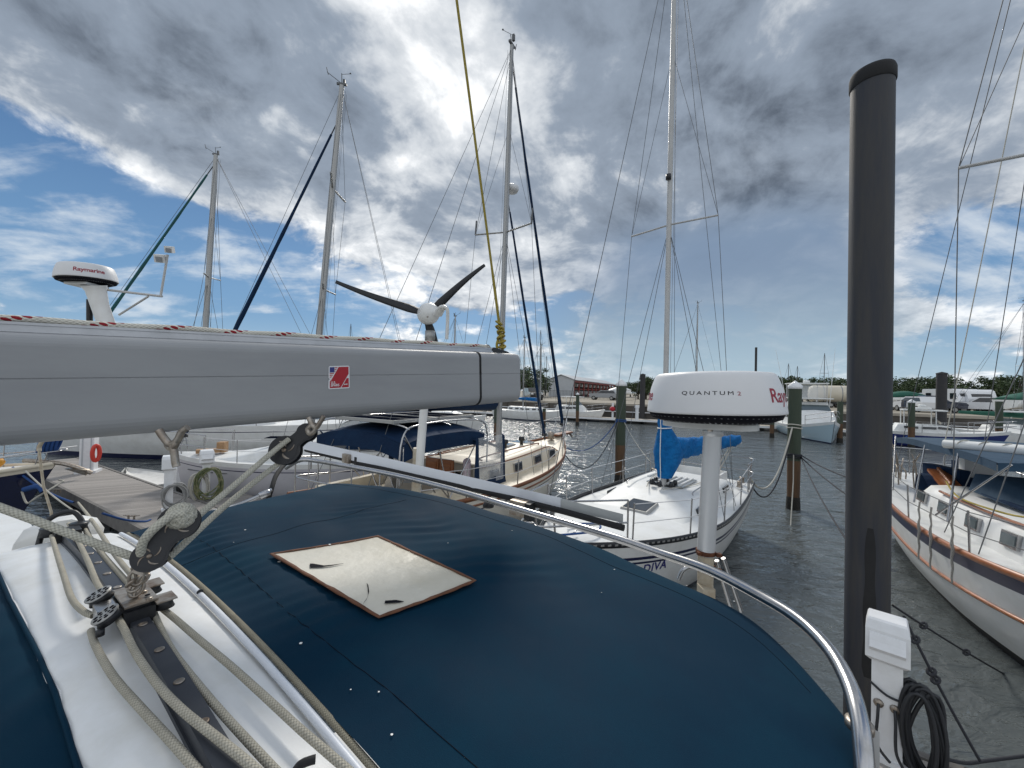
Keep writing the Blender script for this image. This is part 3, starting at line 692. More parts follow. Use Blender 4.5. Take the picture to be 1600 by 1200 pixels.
# ------------------------------------------------------------------ bimini
bim = thing('bimini_top', 'faded navy canvas bimini with a torn yellowed window filling the lower middle', 'bimini', W(.65, .9, 2.3)); BL = bim.location
def ffar(a): return 1.055 - .25 * clamp((.17 - a) / .255) ** 2.3
def aleft(v): return 1.635 + .17 * v ** 1.6
WQ = [(.430, .994), (.445, .604), (.655, .562), (.655, .905)]
def inwin(f, a):
    s = (a - .6) / .4; t = (f - .435) / .2
    return s, t
def canz(f, a, wr=True):
    d = .398 + .07 * ((a - 1.) / .85) ** 2 + .018 * (1 - sst(.29, .42, f)) + .004 * sst(.75, 1.03, f)
    d += .012 * math.exp(-(((a - .8) / .3) ** 2 + ((f - .53) / .2) ** 2))          # the window sags
    if wr:
        win = sst(.56, .61, a) * sst(1.04, .99, a)
        near = math.exp(-((f - .385) / .075) ** 2); far = math.exp(-((f - .76) / .10) ** 2)
        m2 = .35 * math.exp(-((a - .25) / .3) ** 2)
        ph = 5 * noise.noise(V((a * 3.1, f * 4, 1.3))) + 2.2 * noise.noise(V((a * 9, f * 7, 5.3)))
        am = .55 + .9 * noise.noise(V((a * 6, f * 5, 7.7)))
        near *= sst(.35, .7, a) * sst(1.75, 1.2, a); far *= sst(.30, .6, a) * sst(1.35, 1.0, a)
        k1 = math.sin((a + .12 * (f - .38)) * 2 * PI / .047 + ph); k2 = math.sin((a + .55 * (f - .66)) * 2 * PI / .066 + ph)
        d -= am * (.0026 * near * k1 + .0042 * far * k2)
        m = near + far
        d -= .009 * noise.noise(V((a * 4.1 - f * 4, f * 6.5 + a * 1.5, 4.4))) * (1 - m)
        d -= .0018 * noise.noise(V((a * 11 - f * 13, f * 9, 9.1)))
    return EYE - d
def canvas(u, v, up=0.):
    uu = clamp(u); vv = clamp(v); k = 0.
    a = lerp(aleft(vv), -.085, uu)
    f = .298 + vv * (ffar(a) - .298)
    a = lerp(aleft(vv), -.085, uu)
    z = canz(f, a) + up
    e = max(0, v - 1) + max(0, u - 1) + max(0, -u)           # hem falling away outside the edge
    if e > 0:
        e *= 5.; z -= .055 * e ** 1.5
        f += .012 * math.sin(min(1, e) * PI / 2) * (v > 1); a += .012 * math.sin(min(1, e) * PI / 2) * ((u < 0) - (u > 1))
    # rounded shoulder
    r = min((1 - vv) * .75, uu * 2.2 if uu < .5 else (1 - uu) * 1.7)
    z -= .008 * max(0, 1 - r / .05) ** 2
    return W(f, a, z)
mb = MB(); NU, NVv = 230, 120
mb.grid(lambda u, v: canvas(-.2 + 1.4 * u if False else (u * 1.08 - .04), v * 1.05 if v < 1 else 1.1), NU, NVv)
cv = mb.build('canvas', M_['navy'], bim, BL)
def C2(f, a, up=.0): return W(f, a, canz(f, a, False) + up)
def wq(s, t):
    p0, p1, p2, p3 = WQ
    f = lerp(lerp(p0[0], p1[0], s), lerp(p3[0], p2[0], s), t); a = lerp(lerp(p0[1], p1[1], s), lerp(p3[1], p2[1], s), t); return f, a
mb = MB(); mb.grid(lambda s, t: C2(*wq(s, t), .0075 + .0012 * noise.noise(V((s * 3, t * 3, 0)))), 40, 30)
wn_ = mb.build('window', M_['vinylw'], bim, BL)
edge = [wq(i / 16, 0) for i in range(17)] + [wq(1, i / 12) for i in range(1, 13)] + [wq(1 - i / 16, 1) for i in range(1, 17)] + [wq(0, 1 - i / 12) for i in range(1, 12)]
rnd = random.Random(3)
mb = MB(); mb.tube([C2(f, a, .0082 + rnd.uniform(-.0006, .0008)) for f, a in edge], [.0042 + rnd.uniform(-.0007, .0011) for _ in edge], 6, closed=True, flat=.45); mb.build('binding', M_['brown'], wn_, BL)
def tear(pts, w):
    mb = MB(); L, Rr = [], []
    for i, (s, t) in enumerate(pts):
        f, a = wq(s, t); k = w[i] if isinstance(w, list) else w; L.append(C2(f + k, a + k, .0098)); Rr.append(C2(f - k, a - k, .0098))
    n = len(pts); mb.add(L + Rr, [(i, i + 1, n + i + 1, n + i) for i in range(n - 1)]); mb.build('tear', M_['ink'], wn_, BL)
tear([(.26, .13), (.29, .12), (.33, .19), (.34, .27), (.345, .36)], [.0005, .007, .0028, .0018, .0004])
tear([(.86, .02), (.82, .10), (.77, .17), (.70, .24), (.66, .27)], [.0006, .0022, .004, .0026, .0005])
tear([(.90, .17), (.925, .24), (.95, .285)], [.0035, .0036, .0008])
mb = MB()
for px, py, r in ((960, 891, .0026), (470, 1006, .0042), (383, 829, .004), (548, 1078, .002), (800, 830, .0018), (592, 1082, .0022), (612, 1148, .0026), (1073, 916, .0025), (365, 848, .002), (940, 927, .0016), (436, 879, .006), (700, 850, .002), (1147, 941, .003), (515, 857, .005)):
    d = .41
    for _ in range(3):
        q = PD(px, py, d); f = q.x * AX + q.y * AY; a = -q.x * AY + q.y * AX; d = EYE - canz(f, a)
    r *= .62; mb.add([W(f + r * math.cos(t) * rnd.uniform(.6, 1.3), a + r * math.sin(t) * 1.2, canz(f, a) + .0022 + (.008 if px in (515,) else 0)) for t in [i * PI / 4 for i in range(8)]], [tuple(range(8))[::-1]])
mb.build('bird_dropping', M_['gel'], bim, BL)
def seam(fn, n=70):
    mb = MB(); mb.tube([fn(i / n) for i in range(n + 1)], .0005, 4, cap=False); mb.build('seam', M_['ink'], bim, BL)
seam(lambda t: (lambda a, f: W(f, a, canz(f, a) + .0004))(1.6 - 1.6 * t, .365 + .006 * math.sin(t * 9)))
seam(lambda t: (lambda a, f: W(f, a, canz(f, a) + .0004))(1.7 - 1.72 * t, ffar(1.7 - 1.72 * t) - .075))
seam(lambda t: (lambda a, f: W(f, a, canz(f, a) + .0004))(1.14, .30 + .64 * t))
# stainless hoop round the bimini's aft edge
pts = smooth([P(447, 731, 2.30), P(470, 719, 2.26), P(500, 721, 2.22), P(600, 739, 1.96), P(700, 763, 1.735), P(825, 800, 1.44), P(950, 837, 1.21), P(1030, 864, 1.10), P(1106, 890, .995), P(1180, 927, .895), P(1245, 966, .80), P(1293, 1012, .715), P(1324, 1063, .645), P(1342, 1120, .59), P(1350, 1190, .55), P(1352, 1300, .52)], 6)
mb = MB(); mb.tube(pts, .0118, 14); hoop = mb.build('hoop_tube', M_['steel'], bim, BL)
mb = MB(); q = P(1341, 1122, .59); q2 = P(1352, 1400, .54)
mb.box((0, 0, 0), (.04, .05, .30), frame(ray(1345, 1150).cross(V((0, 0, 1))), ray(1345, 1150)), 0)
for i in range(len(mb.v)): mb.v[i] = mb.v[i] + P(1347, 1160, .585) - V((0, 0, .15))
mb.build('hoop_socket', M_['alloy'], hoop, BL)
mb = MB(); mb.lathe([(.0125, -.006), (.017, -.005), (.017, .005), (.0125, .006)], P(1343, 1133, .588), 16); mb.build('hoop_clamp', M_['steelr'], hoop, BL)
# forward strut at the outer corner
mb = MB(); mb.tube(smooth([P(330, 800, 1.62), P(372, 789, 1.72), P(412, 772, 1.80), P(424, 765, 1.83)]), [.007] * 9 + [.007] * 16 if False else .0085, 10); mb.build('strut', M_['steel'], bim, BL)
mb = MB(); mb.tube(smooth([P(418, 785, 1.85), P(424, 765, 1.86), P(432, 742, 1.95), P(447, 724, 2.1), P(466, 716, 2.2)]), .011, 8); mb.build('strap', M_['rubber'], bim, BL)
mb = MB(); mb.lathe([(.013, -.022), (.016, -.018), (.016, .018), (.013, .022)], P(413, 772, 1.80), 12, frame(P(412, 772, 1.80) - P(372, 789, 1.72), V((0, 0, 1))) @ Matrix.Rotation(PI / 2, 3, 'Y')); mb.build('strut_fitting', M_['steel'], bim, BL)

# ------------------------------------------------------------------ long panel on the aft rail
pn = thing('rail_panel', 'long pale grey flat panel clamped on a dark rail behind the navy bimini', 'panel', P(700, 748, 1.95)); PL_ = pn.location
def strip(name, rows, m, parent, th=.008):
    mb = MB(); back = V((.4, .55, -.2)) * th * 2
    up = [P(x, y0, d) for x, y0, y1, d in rows]; lo = [P(x, y1, d) for x, y0, y1, d in rows]
    rr = [[u, l, l + back, u + back] for u, l in zip(up, lo)]
    mb.loft(rr, True, True, smooth=False); return mb.build(name, m, parent, PL_)
strip('panel_face', [(466, 686, 700, 2.62), (600, 715, 731, 2.2), (720, 742, 758, 1.93), (876, 778, 795, 1.64)], M_['panel'], pn)
strip('panel_end', [(877, 779, 795, 1.636), (972, 803, 817, 1.50)], M_['panelg'], pn)
mb = MB(); mb.tube([P(478, 703, 2.63), P(600, 733, 2.2), P(740, 764, 1.9), P(880, 799, 1.62), P(975, 825, 1.48)], .0130, 8); mb.build('rail', M_['rubber'], pn, PL_)
for px, py, d, s in ((544, 716, 2.36, .04), (812, 793, 1.70, .048)):
    mb = MB(); M3 = frame(P(880, 798, 1.66) - P(600, 733, 2.24), V((0, 0, 1)))
    mb.box(P(px, py, d), (s * 1.5, s * 1.3, s), M3); mb.box(P(px + 16, py + 5, d - .02), (s * .5, s * 1.4, s * 1.1), M3, 1); mb.build('clamp', [M_['steelr'], M_['black']], pn, PL_)
mb = MB(); mb.lathe([(.0, 0), (.024, .002), (.026, .010), (.018, .026), (.009, .035), (.009, .05)], P(763, 793, 1.80), 16); mb.build('lamp', M_['black'], pn, PL_)

# ------------------------------------------------------------------ boom
Ab, Eb = V((-.80, .62, 3.49)), V((.02, 1.49, 3.554))
bu = (Eb - Ab).normalized(); bn = V((bu.y, -bu.x, 0)).normalized(); bz = bn.cross(bu) * 1
if bz.z < 0: bz = -bz
boomL = (Eb - Ab).length + .02; FACE = .062
Cb = Ab - bn * FACE
def BM(s, q, z): return Cb + bu * s + bn * q + bz * z
bo = thing('boom', 'long grey sailboat boom slanting across the left half, with a red sticker', 'boom', BM(boomL, 0, -.1)); BO = bo.location
bp_ = [(.0, -.1)] + [(.030 + .032 * math.sin(t), -.068 - .032 * math.cos(t)) for t in [k * PI / 14 for k in range(8)]] + [(.062, .0065), (.0606, .0071), (.0606, .0080), (.062, .0086)] + [(.040 + .022 * math.cos(t), .061 + .022 * math.sin(t)) for t in [k * PI / 14 for k in range(8)]] + [(.034, .084)]
half = bp_; full = half + [(-q, z) for q, z in reversed(half[1:])]
mb = MB(); rr = []
ss = [-.62, -.3, 0, .3, .6, .9, boomL - .210]
for s in ss: rr.append([BM(s, q, z) for q, z in full])
mb.loft(rr, True, False, smooth=False)
mb.build('boom_section', M_['boom'], bo, BO)
# alloy track with lips along the top
tp = [(.034, .0845), (.034, .090), (.028, .0905), (.028, .0965), (.030, .097), (.030, .1015), (.012, .1015), (.012, .094), (-.012, .094), (-.012, .1015), (-.030, .1015), (-.034, .0845)]
mb = MB(); mb.loft([[BM(s, q, z) for q, z in tp] for s in (-.62, boomL - .12)], True, True, smooth=False); mb.build('boom_track', M_['boomlite'], bo, BO)
# end cap
mb = MB(); rr = []
for s, k, dz_ in ((boomL - .2045, 1.0, 0), (boomL - .02, .995, 0), (boomL - .004, .975, 0), (boomL, .93, 0)): rr.append([BM(s, q * k, -.008 + (z + .008) * k) for q, z in full])
mb.loft(rr, True, True, smooth=False); mb.build('end_cap', M_['boom'], bo, BO)
mb = MB(); mb.loft([[BM(s, q * 1.018, -.008 + (z + .008) * 1.018) for q, z in full] for s in (boomL - .2115, boomL - .203)], True, True); mb.build('strap', M_['rubber'], bo, BO)
mb = MB(); mb.loft([[BM(s, q, z) for q, z in ((.02, .082), (.02, h), (-.02, h), (-.02, .082))] for s, h in ((boomL - .13, .0885), (boomL - .10, .105), (boomL - .03, .092), (boomL - .01, .084))], True, True, smooth=False); mb.build('sheave_box', M_['black'], bo, BO)
mb = MB(); mb.lathe([(.004, -.006), (.016, -.006), (.016, .006), (.004, .006)], BM(boomL - .13, .012, .098), 16, frame(bn, bu) @ Matrix.Rotation(PI / 2, 3, 'Y')); mb.build('sheave', M_['steelr'], bo, BO)
def BF(px, py, lift=.001):                       # photo pixel -> point on the boom's side
    d = ray(px, py); o = V((0, 0, EYE)); p0 = BM(0, FACE + lift, 0); return o + d * ((p0 - o).dot(bn) / d.dot(bn))
c4 = [BF(513.5, 572), BF(546, 571.2), BF(546.5, 606.5), BF(513, 608.5)]
def SK(x, y, l=0.): return lerp(lerp(c4[0], c4[1], x), lerp(c4[3], c4[2], x), y) + bn * l
def poly(mb, pts, l, mi=0): mb.add([SK(x, y, l) for x, y in pts], [tuple(range(len(pts)))[::-1]], mi)
mb = MB(); ou = [(.05, 0), (.95, 0), (1, .04), (1, .96), (.95, 1), (.05, 1), (0, .95), (0, .62), (.06, .56), (0, .5), (0, .04)]
poly(mb, ou, 0); st = mb.build('sticker', M_['white'], bo, BO)
mb = MB(); poly(mb, [(.47, .05), (.95, .05), (.95, .36), (.56, .95), (.06, .95), (.06, .66), (.13, .60)], .0004); poly(mb, [(.95, .55), (.95, .95), (.60, .95), (.86, .55)], .0004); mb.build('red_panel', M_['red'], st, BO)
mb = MB(); poly(mb, [(.05, .05), (.27, .05), (.27, .28), (.05, .28)], .0004, 0)
for k in range(3): poly(mb, [(.28, .06 + .075 * k), (.42 - .045 * k, .06 + .075 * k), (.40 - .045 * k, .095 + .075 * k), (.28, .095 + .075 * k)], .0004, 1)
for k in range(3): poly(mb, [(.05, .31 + .075 * k), (.26 - .05 * k, .30 + .075 * k), (.24 - .05 * k, .335 + .075 * k), (.05, .345 + .075 * k)], .0004, 1)
mb.build('flag', [M_['flagb'], M_['red']], st, BO)
mb = MB()
for body, cx, cy, sz in (('U.S.', .22, .72, .15), ('SPARS', .30, .84, .155), ('SPARS', .80, .82, .07)):
    vs, fs = text_geo(body, sz, .004); mb.add([SK(cx + x * .95, cy - y * .95, .0008) for x, y, _ in vs], fs)
mb.build('lettering', M_['white'], st, BO)
# bails under the boom
def boomY(px):
    k = (px - 800) / F; t = (Ab.x - k * Ab.y) / (k * (bu.y) - bu.x); return Ab.y + bu.y * t - .055 * abs(bn.y)
def bail(pts_px, r, name='bail'):
    y = boomY(pts_px[0]); mb = MB()
    for ch in pts_px[1]: mb.tube(smooth([P(x, yy, y + dd) for x, yy, dd in ch], 5), r, 8)
    return mb.build(name, M_['steelr'], bo, BO)
bail((265, [[(248, 672, 0), (256, 684, 0), (266, 694, 0), (277, 688, .0), (284, 675, 0), (293, 668, 0)], [(268, 692, 0), (272, 706, 0), (274, 722, 0), (276, 729, 0)], [(262, 690, .01), (264, 698, .01), (271, 699, .0), (275, 691, 0)]]), .0062)
bail((492, [[(482, 652, 0), (488, 664, 0), (494, 668, 0), (500, 660, 0), (506, 650, 0)], [(494, 666, 0), (491, 674, 0), (484, 678, .0), (481, 670, 0), (488, 664, 0)]]), .0058)

# ropes on the boom
rp = MB(); rp.tube([BM(-.62 + (boomL + .5) * i / 60, .013, .1015 + .0058 + .0012 * math.sin(i * .9)) for i in range(61)], .0056, 10)
tag(rp.build('rope', M_['ropef']), 'white rope with red flecks lying along the top of the grey boom', 'rope')
rp = MB(); rp.tube([BM(-.62 + (boomL + .5) * i / 40, -.017, .1015 + .005) for i in range(41)], .005, 8)
tag(rp.build('rope', M_['ropef']), 'second red-flecked rope behind the first along the boom top, mostly hidden', 'rope')
tl0 = BM(boomL - .035, 0, .10)
tp_ = P(713, -4, 1.22); far_ = tl0 + (tp_ - tl0) * 2.2
tl = thing('topping_lift', 'yellow rope rising steeply from the boom end up out of the picture', 'rope', tl0)
mb = MB(); mb.tube([tl0.lerp(far_, i / 40) for i in range(41)], [.0042 if i > 4 else .0052 for i in range(41)], 8); mb.build('line', M_['ropey'], tl, tl0)
mb = MB(); rnd = random.Random(5)
for k in range(6):
    c = tl0 + (far_ - tl0).normalized() * (.012 + .018 * k); q = [c + V((math.cos(t) * .011, math.sin(t) * .011, .006 * math.sin(t + k))) + V((rnd.uniform(-.004, .004), 0, 0)) for t in [i * PI / 5 for i in range(10)]]
    mb.tube(q, .0044, 6, closed=True)
mb.tube(smooth([tl0 + V((-.01, 0, .06)), tl0 + V((-.022, -.01, .02)), tl0 + V((-.018, -.012, -.01))]), .005, 6)
mb.build('knot', M_['ropey'], tl, tl0)

# ------------------------------------------------------------------ blocks, mainsheet, traveler car
def stadium(L, r0, r1, n=15):               # two-disc block outline with a waist, along x
    o = []; ws = min(r0, r1) * .74
    xs = [lerp(-r0, L + r1, .5 - .5 * math.cos(PI * i / (2 * n))) for i in range(2 * n + 1)]
    def hw(x):
        a = math.sqrt(max(0, r0 * r0 - x * x)); b = math.sqrt(max(0, r1 * r1 - (x - L) ** 2))
        return max(a, b, ws if 0 < x < L else 0)
    return [(x, -hw(x)) for x in xs] + [(x, hw(x)) for x in xs[-2:0:-1]]
def pulley(label, p0, p1, view, r0, r1, thick, sheaves):
    ax = (p1 - p0); L = ax.length; nrm = view; M3 = frame(ax, nrm.cross(ax)); M4 = M3.to_4x4(); M4.translation = p0
    t = thing('pulley_block', label, 'pulley', p0, 0, 'mainsheet pulley blocks')
    for sgn in (-1, 1):
        mb = MB(); m = M4 @ Matrix.Translation((0, 0, sgn * thick / 2 - .0025)); mb.prism(stadium(L, r0, r1), m, .005)
        m = M4 @ Matrix.Translation((0, 0, sgn * (thick / 2 + .0018) - .0018)); mb.prism(stadium(L, r0 * .82, r1 * .82), m, .0036)
        ck = mb.build('cheek', M_['black'], t, p0)
        mb = MB()
        for cx, r in sheaves:
            for k in range(4):
                a0 = .5 + k * PI / 2
                mb.tube([M4 @ V((cx + r * q * math.cos(a0 + 1.5 * (q - .3)), r * q * math.sin(a0 + 1.5 * (q - .3)), sgn * (thick / 2 + .0030))) for q in [lerp(.30, .86, i / 8) for i in range(9)]], [r * lerp(.05, .12, math.sin(PI * i / 8)) for i in range(9)], 6, flat=.6)
            mb.lathe([(.0, 0), (r * .2, 0), (r * .16, sgn * .002), (.0, sgn * .0022)], M4 @ V((cx, 0, sgn * (thick / 2 + .0036))), 12, M3)
        mb.build('cheek_rib', M_['steelr'], ck, p0)
    for cx, r in sheaves:
        mb = MB(); mb.lathe([(.004, -thick * .4), (r, -thick * .4), (r * .82, 0), (r, thick * .4), (.004, thick * .4)], M4 @ V((cx, 0, 0)), 22, M3); mb.build('sheave', M_['black'], t, p0)
    mb = MB(); mb.box(M4 @ V((L * .5, 0, 0)), (L + r0 + r1 * 1.2, min(r0, r1) * .6, thick * .22), M3); mb.build('centre_strap', M_['steelr'], t, p0)
    return t
b1a, b1b = P(447, 704, .955), P(480, 676, .975)
pulley('black pulley block hanging under the boom, upper end of the mainsheet', b1a, b1b, V((.25, -1, .25)).normalized(), .034, .021, .026, ((0, .028),))
b2a, b2b = P(237, 868, .65), P(281, 816, .68)
pulley('black double pulley block with a rope knot on top, just above the traveler car', b2a, b2b, V((.62, -.75, .42)).normalized(), .0235, .0285, .040, ((0, .020), ((b2b - b2a).length, .025)))
mb = MB()
mb.tube(smooth([b1b + V((.012, 0, .0)), P(488, 672, .975), P(494, 662, .975)]), .0055, 6); tag(mb.build('shackle', M_['steelr']), 'small weathered shackle joining the upper pulley block to the boom', 'shackle')
ms = thing('mainsheet', 'pale braided rope running in two strands between the two black blocks', 'rope', b2b)
rr_ = .0060
mb = MB(); mb.tube(smooth([P(452, 686, .94), P(430, 703, .915), P(365, 759, .82), P(303, 812, .72), P(272, 845, .68)]), rr_, 10); mb.build('strand', M_['sheet'], ms, b2b)
mb = MB(); mb.tube(smooth([P(463, 713, .965), P(447, 718, .95), P(425, 732, .925), P(350, 792, .81), P(284, 853, .70), P(262, 872, .67)]), rr_, 10); mb.build('strand', M_['sheet'], ms, b2b)
mb = MB(); mb.tube(smooth([P(-60, 772, .60), P(0, 793, .60), P(60, 815, .61), P(130, 842, .625), P(205, 869, .64), P(228, 877, .65)]), rr_ * 1.05, 10); mb.build('tail', M_['sheet'], ms, b2b)
mb = MB(); mb.tube(smooth([P(288, 803, .655), P(268, 806, .645), P(243, 824, .63), P(224, 846, .625), P(220, 866, .63)]), rr_ * 1.1, 10); mb.build('becket_loop', M_['sheet'], ms, b2b)
kc = P(283, 806, .665); mb = MB()
for ax in range(3):
    for o in (-.0095, 0, .0095):
        rad = math.sqrt(max(0, .0165 ** 2 - o * o)); q = []
        for i in range(14):
            t = i * 2 * PI / 14; c = [rad * math.cos(t), rad * math.sin(t), o]; c = c[ax:] + c[:ax]; q.append(kc + V(c))
        mb.tube(q, .0056, 7, closed=True)
mb.build('knot', M_['sheet'], ms, b2b)
# traveler car
tcen = PD(203, 948, .385); tf = .178; ta = -tcen.x * AY + tcen.y * AX
def TC(x, y, z): return AS(tf + y, ta + x, .022 + z)          # x outboard along the track, y aft, z up
TM = frame(W(0, 1, 0), W(1, 0, 0))
if TM.col[2].z < 0: TM = frame(W(0, -1, 0), W(1, 0, 0))
car = thing('traveler_car', 'black traveler car with perforated steel sheaves and a tangle of shackles on the arch track', 'traveler', TC(0, 0, 0)); CL = car.location
mb = MB(); mb.box(TC(0, .0, .004), (.125, .052, .034), TM); mb.box(TC(-.0, .0, .016), (.10, .044, .02), TM); mb.build('body', M_['black'], car, CL)
mb = MB(); mb.box(TC(.004, .004, .029), (.118, .056, .004), TM)
for x in (-.045, .0, .045): mb.lathe([(.0, 0), (.006, 0), (.006, .003), (.0, .004)], TC(x, .018, .031), 10)
pl = mb.build('top_plate', M_['steelr'], car, CL)
mb = MB()
for x in (-.03, .03): mb.lathe([(.0, 0), (.005, 0), (.005, .0008), (.0, .0008)], TC(x, .018, .0345), 12)
mb.build('plate_hole', M_['ink'], pl, CL)
for x, y, z, tl_ in ((-.052, -.052, .030, .55), (.052, -.048, .034, .45)):
    M3 = TM @ Matrix.Rotation(tl_, 3, 'X'); c = TC(x, y, z)
    mb = MB(); mb.lathe([(.004, -.015), (.0225, -.015), (.019, -.008), (.0225, -.001), (.004, -.001)], c, 26, M3); sv = mb.build('sheave', M_['black'], car, CL)
    mb = MB(); mb.lathe([(.003, 0), (.0232, 0), (.0232, .0022), (.003, .0028)], c, 28, M3)
    dc = mb.build('sheave_cover', M_['alloy'], car, CL)
    mb = MB()
    for rad, nn_, hr in ((.0158, 9, .0039), (.0073, 5, .0027)):
        for i in range(nn_):
            t = i * 2 * PI / nn_; q = c + M3 @ V((rad * math.cos(t), rad * math.sin(t), .0026)); mb.lathe([(.0001, 0), (hr, 0), (hr, .0004), (.0001, .0004)], q, 10, M3)
    mb.build('cover_hole', M_['ink'], dc, CL)
mb = MB(); mb.box(TC(0, -.045, .012), (.05, .03, .03), TM); mb.build('sheave_bracket', M_['steel'], car, CL)
for x in (-.05, .05):
    mb = MB(); mb.lathe([(.004, -.009), (.019, -.009), (.015, 0), (.019, .009), (.004, .009)], TC(x, .043, .014), 18); mb.build('side_sheave', M_['black'], car, CL)
    mb = MB(); mb.box(TC(x, .043, .026), (.046, .036, .003), TM); mb.build('side_cheek', M_['steelr'], car, CL)
rnd = random.Random(11); top = TC(0, 0, 0) + (P(230, 880, .655) - TC(0, 0, 0)) / .76
for k in range(10):
    c = TC(.004, .006, .034).lerp(top, .08 + .10 * k) + V((rnd.uniform(-.010, .010), rnd.uniform(-.010, .010), 0))
    d1 = V((rnd.uniform(-1, 1), rnd.uniform(-1, 1), rnd.uniform(-.3, .9))).normalized(); d2 = d1.orthogonal().normalized()
    mb = MB(); mb.tube([c + d1 * .0165 * math.cos(t) + d2 * .0115 * math.sin(t) for t in [i * 2 * PI / 14 for i in range(14)]], .0036, 7, closed=True)
    if k % 2: mb.bar(c - d1 * .019, c + d1 * .019, .003, 6)
    mb.build('shackle', M_['steelr'], car, CL)
mb = MB(); mb.lathe([(.0, 0), (.007, .001), (.007, .012), (.0, .014)], TC(-.075, -.062, .0), 12); mb.build('knob', M_['black'], car, CL)
car.scale = (.76, .76, .76)
# control lines along the track
def cline(label, pxs, z=.015, r=.0047):
    q = []
    for px, py in pxs:
        d = .42
        for _ in range(4):
            w_ = PD(px, py, d); a = -w_.x * AY + w_.y * AX; d = archdrop(a) - .003 - z
        q.append(PD(px, py, d))
    mb = MB(); mb.tube(smooth(q, 6), r, 10)
    tag(mb.build('traveler_line', M_['line']), label, 'rope', 'traveler control lines')
cline('grey braided line nearest the navy dodger, running from the car to the bottom edge', [(142, 985), (150, 1010), (178, 1058), (225, 1112), (272, 1163), (318, 1215), (360, 1262)])
cline('grey braided line lying over the dark track, from the car to the bottom edge', [(178, 955), (195, 985), (212, 1020), (245, 1068), (285, 1110), (335, 1150), (385, 1190), (440, 1240)], .030)
cline('grey braided line just right of the track, from the car to the bottom edge', [(234, 940), (248, 975), (268, 1015), (300, 1058), (345, 1112), (400, 1172), (450, 1225)])
cline('grey braided line nearest the bimini, running from the car to the bottom edge', [(250, 948), (275, 968), (312, 1000), (360, 1040), (410, 1085), (470, 1140), (545, 1205), (600, 1255)])
cline('leftmost grey line beyond the car, looping back from the end of the track', [(78, 828), (88, 862), (100, 900), (112, 935), (130, 955), (146, 962)], .022)
cline('grey line over the track between the car and its outboard end', [(107, 818), (122, 845), (138, 878), (150, 908), (160, 925)], .03)
cline('grey line between the track and the arch rim, outboard of the car', [(120, 805), (140, 838), (162, 868), (190, 900), (206, 918)], .022)
cline('rightmost grey line outboard of the car, close to the bimini', [(122, 785), (145, 815), (168, 850), (190, 880), (218, 912)], .03)
mb = MB(); mb.tube(smooth([PD(455, 1215, .40), PD(468, 1196, .395), PD(480, 1190, .39), PD(493, 1186, .39)]), .0042, 8); tag(mb.build('strap_end', M_['rubber']), 'frayed black strap end poking up at the bottom edge of the arch', 'strap')

# ------------------------------------------------------------------ radar on its pole
def radar(root, base, c, rad, tilt, texts, off, facing):
    """texts: (string, angle from the facing direction to its centre, size, material)"""
    k = rad / .2705; M3 = tilt
    prof = [(.05, -.006), (.214, -.002), (.254, .014)]
    mb = MB(); mb.lathe([(r * k, z * k) for r, z in prof] + [(.262 * k, .034 * k)], c, 64, M3); gr = mb.build('grille', M_['ink'], root, off)
    mb = MB()
    for i in range(72):
        t = 2 * PI * i / 72
        for r0, z0, r1, z1 in ((.216, .0, .236, .0085), (.240, .0105, .258, .024)):
            tw = .03 if r0 < .22 else .022
            q = [(r0, z0, -.012 + .02), (r0, z0, .012 + .02), (r1, z1, .012 - .01), (r1, z1, -.012 - .01)]
            mb.add([V(c) + M3 @ V((r * k * 1.004 * math.cos(t + o), r * k * 1.004 * math.sin(t + o), (z - .001) * k)) for r, z, o in q], [(0, 1, 2, 3)])
    mb.build('grille_slot', M_['cargrey'], gr, off)
    dp = [(.262, .0345), (.2705, .036), (.2712, .042), (.2700, .052), (.2660, .085), (.2605, .115), (.2530, .145), (.2450, .168), (.239, .184), (.233, .195), (.222, .2022), (.18, .2065), (.1, .2085), (.0, .209)]
    mb = MB(); mb.lathe([(r * k, z * k) for r, z in dp], c, 96, M3); dm = mb.build('dome', M_['dome'], root, off)
    def rad_at(z):
        for (r0, z0), (r1, z1) in zip(dp[1:], dp[2:]):
            if z0 <= z <= z1: return lerp(r0, r1, (z - z0) / (z1 - z0 + 1e-9))
        return .25
    fa = math.atan2(facing.y, facing.x)
    for body, ang, size, bold, space, zc, m in texts:
        vs, fs = text_geo(body, size, bold, space, 2 if size > .03 else 0)
        mb = MB(); o = []
        for x, y, _ in vs:
            z = zc + y; r = rad_at(z) + .0008; t = fa + ang + x * (1.42 if size < .03 else 1) / .258
            o.append(V(c) + M3 @ V((r * k * math.cos(t), r * k * math.sin(t), z * k)))
        mb.add(o, fs); mb.build('lettering', m, dm, off)
    return dm
rbase = P(1101, 930, 1.60); rc = P(1114, 657, 1.60)
ra = thing('radar', 'large white radar dome on a thick pole, nearest the camera right of centre', 'radar', rbase); RL = ra.location
fc = -rc.copy(); fc.z = 0; fc.normalize()
tilt = Matrix.Rotation(R(-1.2), 3, V((rc.x, rc.y, 0)).normalized())
radar(ra, rbase, rc, .250, tilt, [('QUANTUM', -.08, .0205, .0, 1.42, .118, M_['ink']), ('2', .345, .0205, .0, 1.0, .1165, M_['redt']), ('Raymarine', 1.43, .075, .0012, .98, .108, M_['redt']), ('Raymarine', -1.62, .066, .0012, .98, .108, M_['redt'])], RL, fc)
mb = MB(); M4 = frame(V((fc.y, -fc.x, 0)), fc).to_4x4(); M4.translation = rc - V((0, 0, .030))
ou = [(-.16, .0), (-.15, .04), (-.10, .10), (.10, .10), (.17, .04), (.19, .0), (.12, -.07), (-.12, -.07)]
mb.prism(ou, M4, .022)
